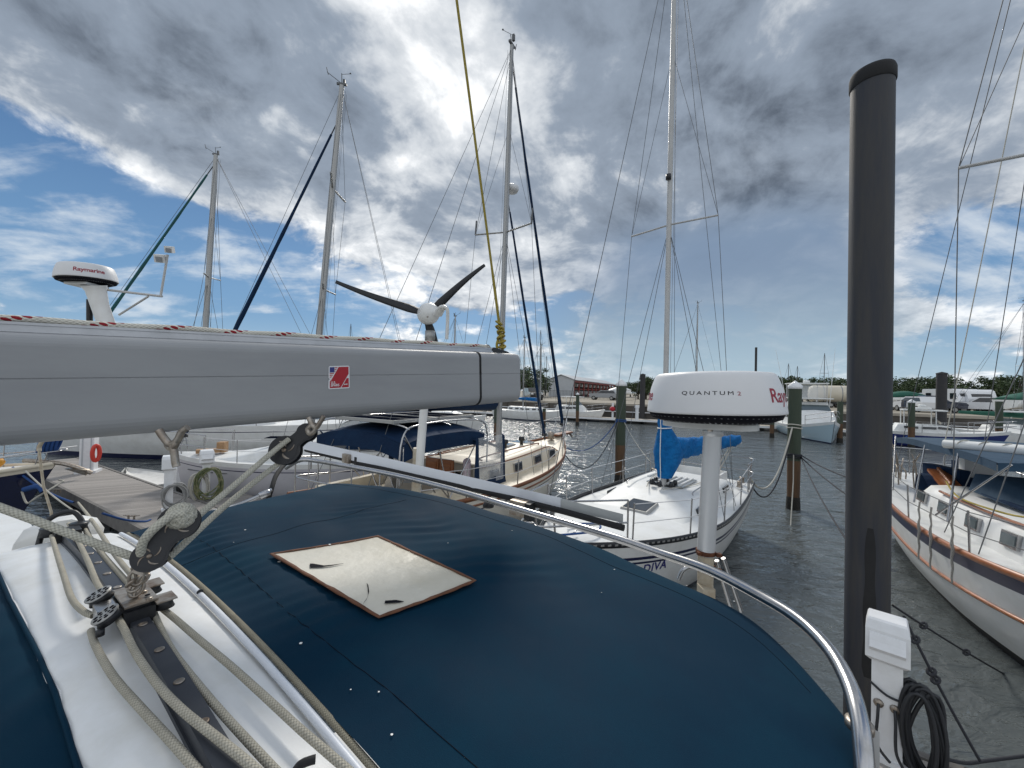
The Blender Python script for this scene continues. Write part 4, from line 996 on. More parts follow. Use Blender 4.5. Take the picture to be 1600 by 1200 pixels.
vs = MB(); mb.loft([[V(rc) + M4.to_3x3() @ V((x * k, y * k + .0, z)) for x, y in ou] for z, k in ((-.030, .62), (-.001, .98))], True, True)
mb.build('mounting_plate', M_['pole'], ra, RL)
mb = MB(); mb.lathe([(.0, 0), (.012, .001), (.010, .004), (.0, .005)], rc + fc * .07 + V((-.01, 0, -.028)), 12, frame(V((0, 0, 1)), V((fc.y, -fc.x, 0)))); mb.build('plate_bolt', M_['steelr'], ra, RL)
ptop = rc - V((0, 0, .030)); pbot = P(1103, 866, 1.615)
mb = MB(); mb.tube([ptop, pbot], [.0335, .0335], 28); mb.lathe([(.036, -.02), (.039, -.018), (.039, .0)], ptop - V((0, 0, .012)), 28); mb.build('pole', M_['polea'], ra, RL)
mb = MB(); mb.tube([pbot, P(1100, 990, 1.65)], .030, 24); mb.tube([P(1100, 990, 1.65), V((P(1100, 990, 1.65).x, P(1100, 990, 1.65).y, 1.3))], .03, 12); mb.build('pole_sleeve', M_['poleb'], ra, RL)
for y in (862, 886):
    c = P(1102.5, y, 1.617); mb = MB(); mb.lathe([(.034, -.0085), (.0365, -.0085), (.0372, 0), (.0365, .0085), (.034, .0085)], c, 24)
    mb.box(c + V((.037, -.03, 0)), (.02, .018, .012)); mb.box(c + V((-.035, -.02, .0)), (.016, .014, .012)); mb.build('pipe_clamp', M_['rust'], ra, RL)
mb = MB()
for a, b in (((1120, 876), (1145, 960)), ((1130, 872), (1158, 955))): mb.bar(P(*a, 1.62), P(*b, 1.66), .009, 8)
mb.tube(smooth([P(1060, 905, 1.60), P(1068, 890, 1.60), P(1085, 884, 1.60), P(1110, 882, 1.6)]), .008, 8); mb.build('strut', M_['steel'], ra, RL)
mb = MB(); c = P(1103, 928, 1.6); mb.box(c, (.05, .05, .06)); mb.build('bracket', M_['poleb'], ra, RL)

# ------------------------------------------------------------------ wind turbine
tb_ = P(645, 830, 2.62); wt = thing('wind_turbine', 'white wind turbine with black blades on a white pole behind the boom', 'wind turbine', tb_); TL = wt.location
hubp = P(670, 490, 2.52)
mb = MB(); mb.tube([P(673, 518, 2.53), P(664, 620, 2.56), P(653, 752, 2.60)], [.022, .026, .029], 18); mb.build('pole', M_['pole'], wt, TL)
mb = MB(); mb.tube([P(653, 700, 2.598), P(650, 770, 2.61), V((tb_.x, tb_.y, 1.3))], .031, 14); mb.build('pole_foot', M_['poleb'], wt, TL)
mb = MB(); mb.lathe([(.03, -.05), (.032, -.05), (.032, .012), (.03, .012)], P(672, 520, 2.53), 18); mb.build('collar', M_['alloy'], wt, TL)
cth = .88; hv = V((cth, math.sqrt(1 - cth * cth), 0)); axv = V((hv.y, -hv.x, 0))      # blade plane and shaft
def ell(c, ax, prof, mat_, name, n=24):
    M3 = frame(ax, V((0, 0, 1)).cross(ax)); M3 = M3 @ Matrix.Rotation(PI / 2, 3, 'Y'); mb = MB(); mb.lathe(prof, c, n, M3); return mb.build(name, mat_, wt, TL)
ell(hubp, axv, [(.0, -.10), (.035, -.095), (.055, -.075), (.066, -.04), (.069, 0), (.062, .035), (.045, .058), (.02, .068), (.0, .07)], M_['pole'], 'nacelle')
ell(hubp - axv * .0, axv, [(.02, -.098), (.03, -.104), (.0, -.12)], M_['black'], 'shaft_nut')
for k, ph in enumerate((165, 43, 285)):
    d = hv * math.cos(R(ph)) + V((0, 0, 1)) * math.sin(R(ph)); e = axv.cross(d).normalized()
    mb = MB(); rr = []
    for i in range(15):
        u = i / 14; r = .05 + .51 * u; ch = lerp(.030, .009, u ** .8) * (1 if u > .12 else .65 + 2.9 * u); tw = R(14 * (1 - u) ** 1.6 + 3)
        cx = e * math.cos(tw) + axv * math.sin(tw); nx = -e * math.sin(tw) + axv * math.cos(tw); c = hubp - axv * .045 + d * r + e * (.018 * math.sin(u * 2.2))
        rr.append([c + cx * ch * x + nx * ch * y for x, y in ((-1.3, 0), (-.5, .22), (.5, .30), (1., .08), (1., -.04), (.3, -.12), (-.6, -.06))])
    mb.loft(rr, True, True); mb.build('blade', M_['black'], wt, TL)
mb = MB(); q0 = hubp + V((.03, .0, .01))
mb.tube(smooth([P(684, 492, 2.46), P(689, 483, 2.42), P(694, 480, 2.40), P(699, 484, 2.40), P(699.5, 500, 2.42), P(698, 530, 2.44)]), [.030] * 8 + [.026] * 10 + [.022] * 23, 10, flat=.5); mb.build('tail_fin', M_['pole'], wt, TL)
mb = MB(); mb.lathe([(.0, 0), (.006, .001), (.0, .003)], P(668, 495, 2.44), 10, frame(V((0, 0, 1)), V((1, 0, 0)))); mb.build('bolt', M_['steelr'], wt, TL)

# ------------------------------------------------------------------ second radar, far left
rb2 = P(85, 800, 5.0); r2 = thing('radar', 'smaller white radar dome on a curved white arm above the boom at far left', 'radar', rb2); R2 = r2.location
c2 = P(136, 443, 4.7); fc2 = V((-c2.x, -c2.y, 0)).normalized()
radar(r2, rb2, c2, .272, Matrix.Rotation(R(-3.5), 3, V((c2.x, c2.y, 0)).normalized()), [('Raymarine', .08, .062, .0017, .98, .112, M_['redt'])], R2, fc2)
mb = MB(); mb.loft([[P(x + sx * w_, y, 4.7 + sy * .16) for sx, sy in ((-1, -1), (1, -1), (1.1, 0), (1, 1), (-1, 1), (-1.1, 0))] for x, y, w_ in ((146, 446, 20), (150, 455, 16), (156, 478, 14), (164, 500, 14), (172, 520, 14))], True, True); mb.build('arm', M_['pole'], r2, R2)
mb = MB(); mb.box(c2 - V((0, 0, .025)), (.26, .26, .03)); mb.build('mounting_plate', M_['pole'], r2, R2)
mb = MB(); mb.tube(smooth([P(172, 515, 4.7), P(160, 560, 4.75), P(110, 640, 4.9), P(66, 690, 5.0), P(61, 705, 5.0)]), .022, 10); mb.tube([P(61, 704, 5.0), P(68, 760, 5.0), P(80, 800, 5.0), V((rb2.x, rb2.y, 1.3))], .013, 8); mb.build('post', M_['poleb'], r2, R2)
mb = MB(); mb.bar(P(140, 468, 4.85), P(140, 520, 4.85), .03, 8); mb.build('bracket', M_['black'], r2, R2)
mb = MB(); mb.bar(P(160, 452, 4.7), P(253, 463, 4.6), .014, 8); mb.bar(P(186, 492, 4.7), P(232, 463, 4.62), .011, 8); mb.bar(P(251, 463, 4.6), P(262, 398, 4.6), .012, 8); mb.build('lamp_arm', M_['alloyw'], r2, R2)
for px, py, s in ((251, 404, .062), (265, 390, .05)):
    mb = MB(); M3 = frame(V((1, .25, 0)), V((-.2, 1, .35))); mb.box(P(px, py, 4.58), (s * 1.55, s * 1.2, s * 1.45), M3); lo = mb.build('floodlight', M_['pole'], r2, R2)
    mb = MB(); mb.box(P(px + .5, py + 1, 4.58) - M3 @ V((0, s * .62, 0)), (s * 1.0, .01, s * .9), M3); mb.build('lens', M_['cargrey'], lo, R2)
# ================================================================== boats
class Boat:
    """hull in its own frame: x towards the bow, y to port, z up from the water"""
    def __init__(s, name, label, cat, bow, stern, beam, fb, tr=.75, rake=.9, p=2., group=None, overh=.3, full=.4):
        b, t = V((bow[0], bow[1], 0)), V((stern[0], stern[1], 0)); d = b - t
        s.L = d.length; s.beam = beam; s.fb = fb; s.tr = tr; s.rake = rake; s.p = p; s.overh = overh; s.full = full
        s.loc = (b + t) / 2; s.rz = math.atan2(d.y, d.x)
        s.root = thing(name, label, cat, s.loc, s.rz, group)
        s.inv = (Matrix.Translation(s.loc) @ Matrix.Rotation(s.rz, 4, 'Z')).inverted()
    def loc_(s, p): return s.inv @ V(p)             # world -> boat frame
    def px(s, x, y, d): return s.loc_(P(x, y, d))
    def hb(s, x):
        t = clamp(x / s.L + .5)
        k = s.tr + (1 - s.tr) * math.sin(PI / 2 * min(1, t / s.full)) if t < s.full else 1 - ((t - s.full) / (1 - s.full)) ** s.p
        return max(.02, s.beam / 2 * k)
    def sh(s, x):
        t = clamp(x / s.L + .5); a, b, c = s.fb      # stern, lowest, bow
        return b + (a - b) * (1 - t / .4) ** 2 if t < .4 else b + (c - b) * ((t - .4) / .6) ** 2
    def part(s, name, mb, m, parent=None): return mb.build(name, m, parent or s.root)
    def hull(s, bands, mats, n=30, wl=.72):
        """bands: list of (z or negative distance below the sheer, material above it)"""
        mb = MB(); rings = []; xs = [-s.L / 2 + s.L * (1 - (1 - i / n) ** 1.25) for i in range(n + 1)]
        mi = [m for _, m in bands]
        for x in xs:
            zs = s.sh(x); h = s.hb(x); t = x / s.L + .5; row = []
            zl = []
            for k, (z, _) in enumerate(bands): zl.append((z if z >= 0 or k == 0 else zs + z))
            zl.append(zs); fine = [];
            for k in range(len(zl) - 1):
                m = max(1, int((zl[k + 1] - zl[k]) / .22)) if x == xs[0] else s._sub[k]
                if x == xs[0]:
                    if k == 0: s._sub = []
                    s._sub.append(m)
                fine += [(lerp(zl[k], zl[k + 1], i / m), mi[k]) for i in range(m)]
            fine.append((zs, mi[-1])); row = fine
            ring = []
            for z, _ in row:
                q = clamp((z + .45) / (zs + .45)); g = wl + (1 - wl) * q ** .7 if q > 0 else wl
                g *= clamp(.35 + q * 1.1) ** .35
                xx = x - s.rake * (1 - q) * max(0, (t - .45) / .55) ** 2 + s.overh * (1 - q) * max(0, (.3 - t) / .3)
                fl = 1 - .35 * (1 - q) * max(0, (t - .5) / .5)
                ring.append((xx, h * g * fl, z))
            rings.append((ring, [m for _, m in row]))
        for side in (1, -1):
            base = len(mb.v); nn_ = len(rings[0][0])
            for ring, _ in rings: mb.v += [V((x, y * side, z)) for x, y, z in ring]
            for i in range(len(rings) - 1):
                for k in range(nn_ - 1):
                    f = (base + i * nn_ + k, base + (i + 1) * nn_ + k, base + (i + 1) * nn_ + k + 1, base + i * nn_ + k + 1)
                    mb.f.append(list(f if side > 0 else f[::-1])); mb.m.append(rings[i][1][k]); mb.s.append(True); mb.uv.append(None)
        r0, m0 = rings[0]
        for k in range(len(r0) - 1):
            (x0, y0, z0), (x1, y1, z1) = r0[k], r0[k + 1]; mb.add([(x0, y0, z0), (x0, -y0, z0), (x1, -y1, z1), (x1, y1, z1)], [(0, 1, 2, 3)], m0[k])
        s.hull_o = s.part('hull', mb, mats); s.rings = rings; return s.hull_o
    def side(s, x, z, sgn, out=.0):                 # a point on the topsides
        zs = s.sh(x); t = x / s.L + .5; q = clamp((z + .45) / (zs + .45)); wl = .72
        g = (wl + (1 - wl) * q ** .7) * clamp(.35 + q * 1.1) ** .35; fl = 1 - .35 * (1 - q) * max(0, (t - .5) / .5)
        xx = x - s.rake * (1 - q) * max(0, (t - .45) / .55) ** 2 + s.overh * (1 - q) * max(0, (.3 - t) / .3)
        return V((xx, sgn * (s.hb(x) * g * fl + out), z))
    def deck(s, m, inset=.03, camber=.07, drop=.01, x0=None):
        mb = MB(); n = 24; xs = [(-s.L / 2 if x0 is None else x0) + (s.L / 2 - (-s.L / 2 if x0 is None else x0)) * i / n for i in range(n + 1)]
        mb.loft([[V((min(x, s.L / 2 - .03), y * (s.hb(x) - inset * min(1, s.hb(x) * 3)), s.sh(x) - drop + camber * (1 - y * y))) for y in (-1, -.6, 0, .6, 1)] for x in xs], False, False); return s.part('deck', mb, m)
    def toe(s, m, r=.03, h=.03, z=.0, x0=-.5, x1=.5, name='toe_rail', n=30, out=0.):
        for sg in (-1, 1):
            xs = [s.L * lerp(x0, x1, i / n) for i in range(n + 1)]
            mb = MB(); mb.tube([(min(x, s.L / 2 - .02), sg * (s.hb(x) + out - r * .3), s.sh(x) + z + h * .5) for x in xs], r, 6, flat=h / r); s.part(name, mb, m)
    def strake(s, zoff, r, m, x0=-.5, x1=.49, sg=(-1, 1), name='rub_rail'):
        for g in sg:
            mb = MB(); mb.tube([s.side(x, s.sh(x) + zoff, g, r * .2) for x in [s.L * lerp(x0, x1, i / 30) for i in range(31)]], r, 6); s.part(name, mb, m)
    def cabin(s, x0, x1, w, h, m, front=1.2, aft=.15, k=.86, base=0., name='cabin', z0=None, taper=.0):
        """raised trunk from x0 (aft) to x1 (forward); remembers its side for the windows"""
        n = 18; rings = []
        def prm(x):
            e = sst(x1, x1 - front, x) * sst(x0, x0 + aft, x) if aft > 0 else sst(x1, x1 - front, x)
            ww = min(w * (1 - taper * clamp((x - x0) / (x1 - x0))), s.hb(x) - .22 if s.hb(x) > .5 else s.hb(x) * .6); zb = (s.sh(x) if z0 is None else z0) + base
            return e, ww, zb
        for i in range(n + 1):
            x = lerp(x0, x1, i / n); e, ww, zb = prm(x); hh = max(.012, h * e)
            rings.append([V((x, ww * y, zb + hh * z)) for y, z in ((-1, -.15), (-.985, .2), (-.95, .7), (-k, .95), (-k * .8, 1.01), (0, 1.06), (k * .8, 1.01), (k, .95), (.95, .7), (.985, .2), (1, -.15))])
        mb = MB(); mb.loft(rings, False, False)
        mb.add(rings[0], [tuple(range(11))], 0); mb.add(rings[-1], [tuple(range(11))[::-1]], 0)
        o = s.part(name, mb, m); s.cab = prm, h, o; return o
    def window(s, x, sg, zr, ww, hh, glass, fr=None, name='window', lean=.12):
        prm, h, o = s.cab; e, w, zb = prm(x); e2, w2, zb2 = prm(x + .3)
        z = zb + h * e * zr; y = sg * w * lerp(.99, .95, clamp(zr)); ang = math.atan2((w2 - w) * sg, .3); M3 = Matrix.Rotation(ang, 3, 'Z') @ Matrix.Rotation(-lean * sg * -1, 3, 'X') @ Matrix.Rotation(-math.atan2(zb2 - zb + (e2 - e) * h * .3, .3), 3, 'Y')
        if fr:
            mb = MB(); mb.box((x, y + sg * .012, z), (ww + .07, .05, hh + .07), M3); f = s.part(name, mb, fr)
            mb = MB(); mb.box((x, y + sg * .022, z), (ww, .05, hh), M3); s.part('pane', mb, glass, f)
        else:
            mb = MB(); mb.box((x, y + sg * .004, z), (ww, .035, hh), M3); s.part(name, mb, glass)
    def hatch(s, x, y, lx, ly, z, m=None, name='hatch', tilt=0.):
        mb = MB(); TL_ = Matrix.Rotation(tilt, 3, 'Y'); mb.box((x, y, z + .025), (lx, ly, .06), TL_, 0, .93); o = s.part(name, mb, M_['alloy'])
        mb = MB(); mb.box(V((x, y, z + .025)) + TL_ @ V((0, 0, .02)), (lx * .86, ly * .86, .035), TL_, 0, .97); s.part('pane', mb, m or M_['dark'], o)
    def mast(s, x, zb, top, r, m, spread=(), rake=0., gear=True, y=0., w_r=.006, chain=None, fore=True, back=True, wire=None):
        wire = wire or M_['wire']; mb = MB(); tp = V((x - rake, y, top)); bt = V((x, y, zb))
        at = lambda z: bt.lerp(tp, (z - zb) / (top - zb))
        mb.tube([bt.lerp(tp, i / 12) for i in range(13)], [r * (1 if i < 9 else lerp(1, .72, (i - 8) / 4)) for i in range(13)], 12, flat=.75); o = s.part('mast', mb, m); s.mast_o = o; s.at = at
        ch = chain or (s.hb(x) - .08)
        cz = s.sh(x) + .03
        for z, hw in spread:
            c = at(z); mb = MB(); mb.tube([c + V((-.18, -hw, .02)), c, c + V((-.18, hw, .02))], r * .28 + .008, 8, flat=.6); s.part('spreader', mb, m, o)
        for sg in (-1, 1):
            q = [V((x - .15, sg * ch, cz))] + [at(z) + V((-.18, sg * hw, .02)) for z, hw in spread] + [at(top - .15)]
            mb = MB(); mb.tube(q, w_r, 5); s.part('shroud', mb, wire)
            if spread:
                for dx_ in (-.55, .45):
                    mb = MB(); mb.bar((x + dx_, sg * (ch - .05), cz), at(spread[0][0] - .06), w_r, 5); s.part('shroud', mb, wire)
                mb = MB(); mb.tube([at(spread[0][0]) + V((-.18, sg * spread[0][1], .02)), at(spread[1][0] - .1) if len(spread) > 1 else at(lerp(spread[0][0], top, .55))], w_r * .8, 5); s.part('shroud', mb, wire)
        if fore: mb = MB(); mb.bar((s.L / 2 - .1, 0, s.sh(s.L / 2) + .05), at(top - .1), w_r, 5); s.part('forestay', mb, wire)
        if back:
            for sg in (-1, 1):
                mb = MB(); mb.tube([(-s.L / 2 + .1, sg * s.hb(-s.L / 2) * .6, s.sh(-s.L / 2) + .05), V((-s.L / 2 + .4, 0, 0)).lerp(at(top) * 1., .25) if False else at(top - .05)], w_r, 5); s.part('backstay', mb, wire)
        for dy_ in (.06, -.09):                       # halyards down the mast
            mb = MB(); mb.bar(bt + V((-r - .05, dy_, .4)), tp + V((-r - .03, dy_, -.2)), w_r * .7, 4); s.part('halyard', mb, M_['alloyd'], o)
        if gear:
            mb = MB(); mb.box(tp + V((0, 0, .04)), (.3, .06, .06)); mb.bar(tp, tp + V((0, .05, .35)), .012, 5); mb.bar(tp + V((0, 0, .06)), tp + V((.42, .1, .28)), .010, 5)
            mb.bar(tp + V((.38, .1, .2)), tp + V((.44, .1, .42)), .012, 5); mb.box(tp + V((-.05, -.08, .16)), (.07, .07, .18)); mb.bar(tp + V((-.3, .16, .3)), tp + V((.0, .02, .34)), .008, 4)
            mb.lathe([(.0, 0), (.03, .01), (.0, .05)], tp + V((-.28, .15, .3)), 8); s.part('masthead_gear', mb, M_['alloyd'], o)
    def furl(s, a, b, r, m, name='furled_sail', ends=True):
        mb = MB(); a, b = V(a), V(b); n = 26; rnd = random.Random(int(a.x * 100)); pts = [a.lerp(b, lerp(.03, .95, i / n)) + V((0, 0, -.03 * math.sin(PI * i / n))) for i in range(n + 1)]
        mb.tube(pts, [r * lerp(1., .42, (i / n) ** .8) * (1 + rnd.uniform(-.12, .12)) for i in range(n + 1)], 8); s.part(name, mb, m)
        if ends:
            mb = MB(); mb.bar(a, a.lerp(b, .035), r * .5, 6); mb.lathe([(r * .6, -.05), (r * 1.5, -.04), (r * 1.5, .04), (r * .6, .05)], a.lerp(b, .025), 12); mb.bar(a.lerp(b, .95), b, r * .22, 5); s.part('furler', mb, M_['black'])
    def rails(s, xs, h=.62, wires=(.32, .60), m=None, mw=None, r=.013, sides=(-1, 1), z=0.):
        m = m or M_['steel']; mw = mw or M_['wirew']
        for sg in sides:
            for x in xs:
                mb = MB(); b = V((x, sg * (s.hb(x) - .07), s.sh(x) + z)); mb.bar(b, b + V((0, sg * .02, h)), r, 6); s.part('stanchion', mb, m)
            for wz in wires:
                mb = MB(); mb.tube([(x, sg * (s.hb(x) - .05), s.sh(x) + wz + z) for x in xs], .007, 5); s.part('lifeline', mb, mw)
    def pulpit(s, l=1.3, h=.66, r=.014):
        e = s.L / 2; mb = MB()
        xa = e - l
        for z, k in ((h, 1.), (h * .5, .97)):
            pts = [(xa, -(s.hb(xa) - .06), s.sh(xa) + z)] + [(e - .12 + .16 * k, y, s.sh(e) + z) for y in (-.2, 0, .2)] + [(xa, s.hb(xa) - .06, s.sh(xa) + z)]
            mb.tube(smooth(pts, 6), r, 6)
        for x, y in ((xa, s.hb(xa) - .06), (xa, -(s.hb(xa) - .06)), (e - .28, .16), (e - .28, -.16)): mb.bar((x, y, s.sh(x)), (x + (.12 if x > xa + .1 else 0), y, s.sh(x) + h), r, 6)
        s.part('pulpit', mb, M_['steel'])
    def pushpit(s, l=.9, h=.68, r=.014):
        e = -s.L / 2; mb = MB(); xa = e + l
        for z in (h, h * .5): mb.tube(smooth([(xa, -(s.hb(xa) - .06), s.sh(xa) + z), (e + .1, -(s.hb(e) - .08), s.sh(e) + z), (e + .06, 0, s.sh(e) + z), (e + .1, s.hb(e) - .08, s.sh(e) + z), (xa, s.hb(xa) - .06, s.sh(xa) + z)], 5), r, 6)
        for x, k in ((xa, 1), (e + .1, 1), (e + .1, .4)):
            for sg in (-1, 1): mb.bar((x, sg * (s.hb(x) - .07) * k, s.sh(x)), (x, sg * (s.hb(x) - .07) * k, s.sh(x) + h), r, 6)
        s.part('pushpit', mb, M_['steel'])
    def canopy(s, x0, x1, w, z, m, arch=.18, droop=.12, legs=True, name='bimini', skirt=.10):
        mb = MB()
        def q(u, v, dz_=0.):
            x = lerp(x0, x1, u); y = lerp(-w, w, v); e = abs(2 * v - 1)
            return V((x, y, z + arch * (1 - e ** 2.4) - droop * (2 * u - 1) ** 2 * .6 + .012 * math.sin(u * 9.4) - dz_))
        mb.grid(q, 14, 16)
        for e in (0, 1):
            mb.grid(lambda u, v: q(u, e, skirt * v + .0) + V((0, (e * 2 - 1) * .01, 0)), 14, 1); mb.grid(lambda u, v: q(e, u, skirt * v) + V(((e * 2 - 1) * .01, 0, 0)), 16, 1)
        mb.grid(lambda u, v: q(u, v, .03), 14, 16)
        o = s.part(name, mb, m)
        if legs:
            xm = (x0 + x1) / 2
            for sg in (-1, 1):
                for xa, xb in ((x0 + .03, xm), (x1 - .03, xm), (lerp(x0, x1, .35), xm)):
                    f = MB(); f.bar((xa, sg * (w - .02), z - .02), (xb, sg * (w + .03), s.sh(xb) + .05), .014, 6); s.part('bimini_leg', f, M_['steel'])
        return o
    def text(s, body, x, z, sg, size, m, bold=.004):
        vs, fs = text_geo(body, size, bold, 1.1, 1); mb = MB()
        mb.add([s.side(x + (px * -sg if sg > 0 else px), z + py, sg, .006) for px, py, _ in vs], [f if sg < 0 else f for f in fs]); s.part('name_lettering', mb, m, s.hull_o)

# ---- white sloop with the bright blue sail cover (right of centre)
bB = Boat('sailboat', 'white sloop with twin navy stripes and bright blue sail cover, bow towards us', 'sailboat', (.36, 5.40), (5.45, 11.25), 2.95, (1.18, 1.10, 1.38), .86, .75, 2.1, full=.45)
bB.hull([(-.5, 1), (.05, 0), (-.32, 1), (-.285, 0), (-.25, 1), (-.20, 0)], [M_['gel'], M_['stripe']])
bB.deck(M_['gelw']); bB.toe(M_['black'], .018, .05)
for sg in (-1, 1):                                   # slots of the alloy toe rail
    mb = MB()
    for i in range(70):
        x = bB.L * (-.46 + .93 * i / 70); mb.box((x, sg * (bB.hb(x) + .010), bB.sh(x) + .026), (.055, .008, .026), Matrix.Rotation(math.atan2((bB.hb(x + .1) - bB.hb(x)) * sg, .1), 3, 'Z'))
    bB.part('toe_rail_slots', mb, M_['alloy'])
bm_ = bB.loc_((3.36, 9.06, 0)); MX = bm_.x
bB.cabin(MX - 2.0, MX + 2.0, .98, .30, M_['gelw'], 2.2, .1, .9)
bB.hatch(MX + 1.30, 0, .62, .56, bB.sh(MX + 1.30) + .085, None, 'hatch', .11)
for k in range(6): mb = MB(); mb.box((MX - .55 - .0 * k, -.33 + .13 * k, bB.sh(MX) + .37), (1.0, .035, .03)); bB.part('hatch_slat', mb, M_['gelw'])
mb = MB(); mb.box((MX - .55, 0, bB.sh(MX) + .345), (1.02, .82, .02)); bB.part('companion_hatch', mb, M_['cargrey'])
for sg in (-1, 1):
    mb = MB(); mb.tube(smooth([(MX - 1.4, sg * .72, bB.sh(MX) + .30), (MX - 1.3, sg * .72, bB.sh(MX) + .37), (MX + .2, sg * .72, bB.sh(MX) + .37), (MX + .3, sg * .72, bB.sh(MX) + .30)], 4), .013, 6); bB.part('handrail', mb, M_['steel'])
    for x in (-1.4, -.4, .6): bB.window(MX + x, sg, .55, .42, .12, M_['dark'])
    for x, rr in ((MX - 2.2, .075), (MX - 2.7, .07)):
        mb = MB(); mb.lathe([(rr, 0), (rr * .7, .05), (rr * .75, .11), (rr, .14), (rr * .4, .15)], (x, sg * (bB.hb(x) - .26), bB.sh(x) + .07), 14); bB.part('winch', mb, M_['steelr'])
mb = MB()                                            # cockpit well
e = -bB.L / 2
mb.box((e + 1.25, 0, bB.sh(e) - .22 + .3), (2.1, 1.25, .02)); mb.box((e + 1.25, .64, bB.sh(e) + .12), (2.1, .05, .30)); mb.box((e + 1.25, -.64, bB.sh(e) + .12), (2.1, .05, .30)); mb.box((e + .2, 0, bB.sh(e) + .12), (.05, 1.25, .30)); bB.part('cockpit_coaming', mb, M_['gel'])
for y in (-.35, .35): mb = MB(); mb.lathe([(.0, 0), (.10, .01), (.10, .02), (.0, .03)], (MX - 2.02, y * 1.5, bB.sh(MX) + .22), 16, Matrix.Rotation(-PI / 2, 3, 'Y')); bB.part('instrument', mb, M_['cream'])
bB.mast(MX, bB.sh(MX) + .2, 14.6, .074, M_['alloyw'], ((7.35, .98),), .12, w_r=.006)
mb = MB(); mb.lathe([(.0, 0), (.06, .01), (.06, .12), (.0, .14)], bB.at(8.35) + V((.10, 0, 0)), 12); bB.part('deck_light', mb, M_['black'], bB.mast_o)
mb = MB(); rr = []                                   # bagged cover round mast and boom
for z, rx, ry, ox in ((1.60, .16, .15, -.06), (1.72, .24, .2, -.14), (1.92, .36, .26, -.24), (2.15, .42, .30, -.28), (2.38, .36, .27, -.22), (2.58, .24, .19, -.10), (2.72, .15, .13, -.02), (2.84, .19, .15, -.02), (2.98, .17, .14, 0.0), (3.14, .12, .11, 0), (3.3, .08, .08, 0)):
    rr.append([V((MX + ox + rx * math.cos(t) * (1 + .05 * math.sin(5 * t + z * 6) + .05 * math.sin(9 * t - z * 11)), ry * math.sin(t) * (1 + .07 * math.sin(4 * t + z * 9)), z)) for t in [i * 2 * PI / 22 for i in range(22)]])
rr = [[q for q in r] for r in rr]; mb.loft(rr, True, True); sc_ = bB.part('mast_cover', mb, M_['blue'])
mb = MB(); mb.tube([(MX + ox + rx * 1.04 + .0, -.03, z) for z, rx, ox in ((1.60, .16, -.06), (1.72, .24, -.14), (1.92, .36, -.24), (2.15, .42, -.28), (2.38, .36, -.22), (2.58, .24, -.10), (2.72, .15, -.02), (2.98, .17, 0), (3.3, .08, 0))], .016, 6, flat=.6); bB.part('zip', mb, M_['gel'], sc_)
mb = MB(); mb.tube([(MX + .175 * math.cos(t), .145 * math.sin(t), 2.72 + .01 * math.sin(t)) for t in [i * 2 * PI / 20 for i in range(20)]], .012, 5, closed=True); bB.part('tie', mb, M_['gel'], sc_)
YW = Matrix.Translation((MX, 0, 0)) @ Matrix.Rotation(R(-15), 4, 'Z') @ Matrix.Translation((-MX, 0, 0))
mb = MB(); rr = []; rnd = random.Random(2)
for i in range(27):
    u = i / 26; x = MX - .05 - 3.2 * u; z = 2.28 + .04 * u; h = lerp(.44, .17, u ** .5) * (1 + .10 * math.sin(i * 2.1)); w2 = lerp(.20, .11, u)
    rr.append([YW @ V((x, w2 * math.sin(t) * (1 + .1 * math.sin(3 * t + i)), z + h * math.cos(t) * (1 if math.cos(t) < 0 else .55) + .022 * math.sin(i * 1.7 + 3 * t) + .014 * math.sin(i * 3.1 - 5 * t))) for t in [k * 2 * PI / 24 for k in range(24)]])
mb.loft(rr, True, True); bB.part('sail_cover', mb, M_['blue'])
mb = MB(); mb.bar(YW @ V((MX - .1, 0, 2.14)), YW @ V((MX - 3.4, 0, 2.2)), .045, 10); bB.part('boom', mb, M_['alloyw'])
mb = MB(); mb.bar(YW @ V((MX - 2.9, 0, 2.15)), (MX - 2.75, 0.3, 1.3), .012, 5); mb.bar(YW @ V((MX - 2.95, .03, 2.15)), (MX - 2.7, .42, 1.3), .012, 5); mb.bar((MX - .5, 0, 2.1), (MX - .05, 0, 1.5), .012, 5); bB.part('mainsheet', mb, M_['rope'])
mb = MB()
for k in range(7): a = k * .9; mb.bar((MX + .02, 0, bB.sh(MX) + .33), (MX + .28 * math.cos(a), .30 * math.sin(a), bB.sh(MX) + .35), .014, 5)
for k in range(6): a = k * 1.05; mb.lathe([(.0, -.04), (.065, -.03), (.065, .03), (.0, .04)], (MX + .24 * math.cos(a), .25 * math.sin(a), bB.sh(MX) + .40), 10, Matrix.Rotation(PI / 2, 3, 'X'))
bB.part('mast_blocks', mb, M_['black'])
xs = [bB.L * t for t in (-.42, -.22, -.02, .16, .32)]
bB.rails(xs); bB.pulpit(1.3); bB.pushpit()
for sg in (-1, 1):
    for dx_, dz_ in ((.0, 0), (-1.3, .02)):
        mb = MB(); mb.tube(smooth([(MX + .5, sg * .18, bB.sh(MX) + .36), (MX - .6, sg * .5, bB.sh(MX) + .34), (MX - 1.8 + dx_ * .2, sg * .6, bB.sh(MX) + .36)], 5), .010, 5); bB.part('deck_line', mb, M_['rope'])
bB.text('DIVA', bB.L * .265, .80, 1, .20, M_['inkb'])
mb = MB(); mb.add([bB.side(bB.L * .41 - x, bB.sh(bB.L * .41) - z, 1, .006) for x, z in ((0, .1), (.1, .1), (.12, .22), (.02, .22))], [(0, 1, 2, 3)]); bB.part('orange_mark', mb, M_['orange'], bB.hull_o)
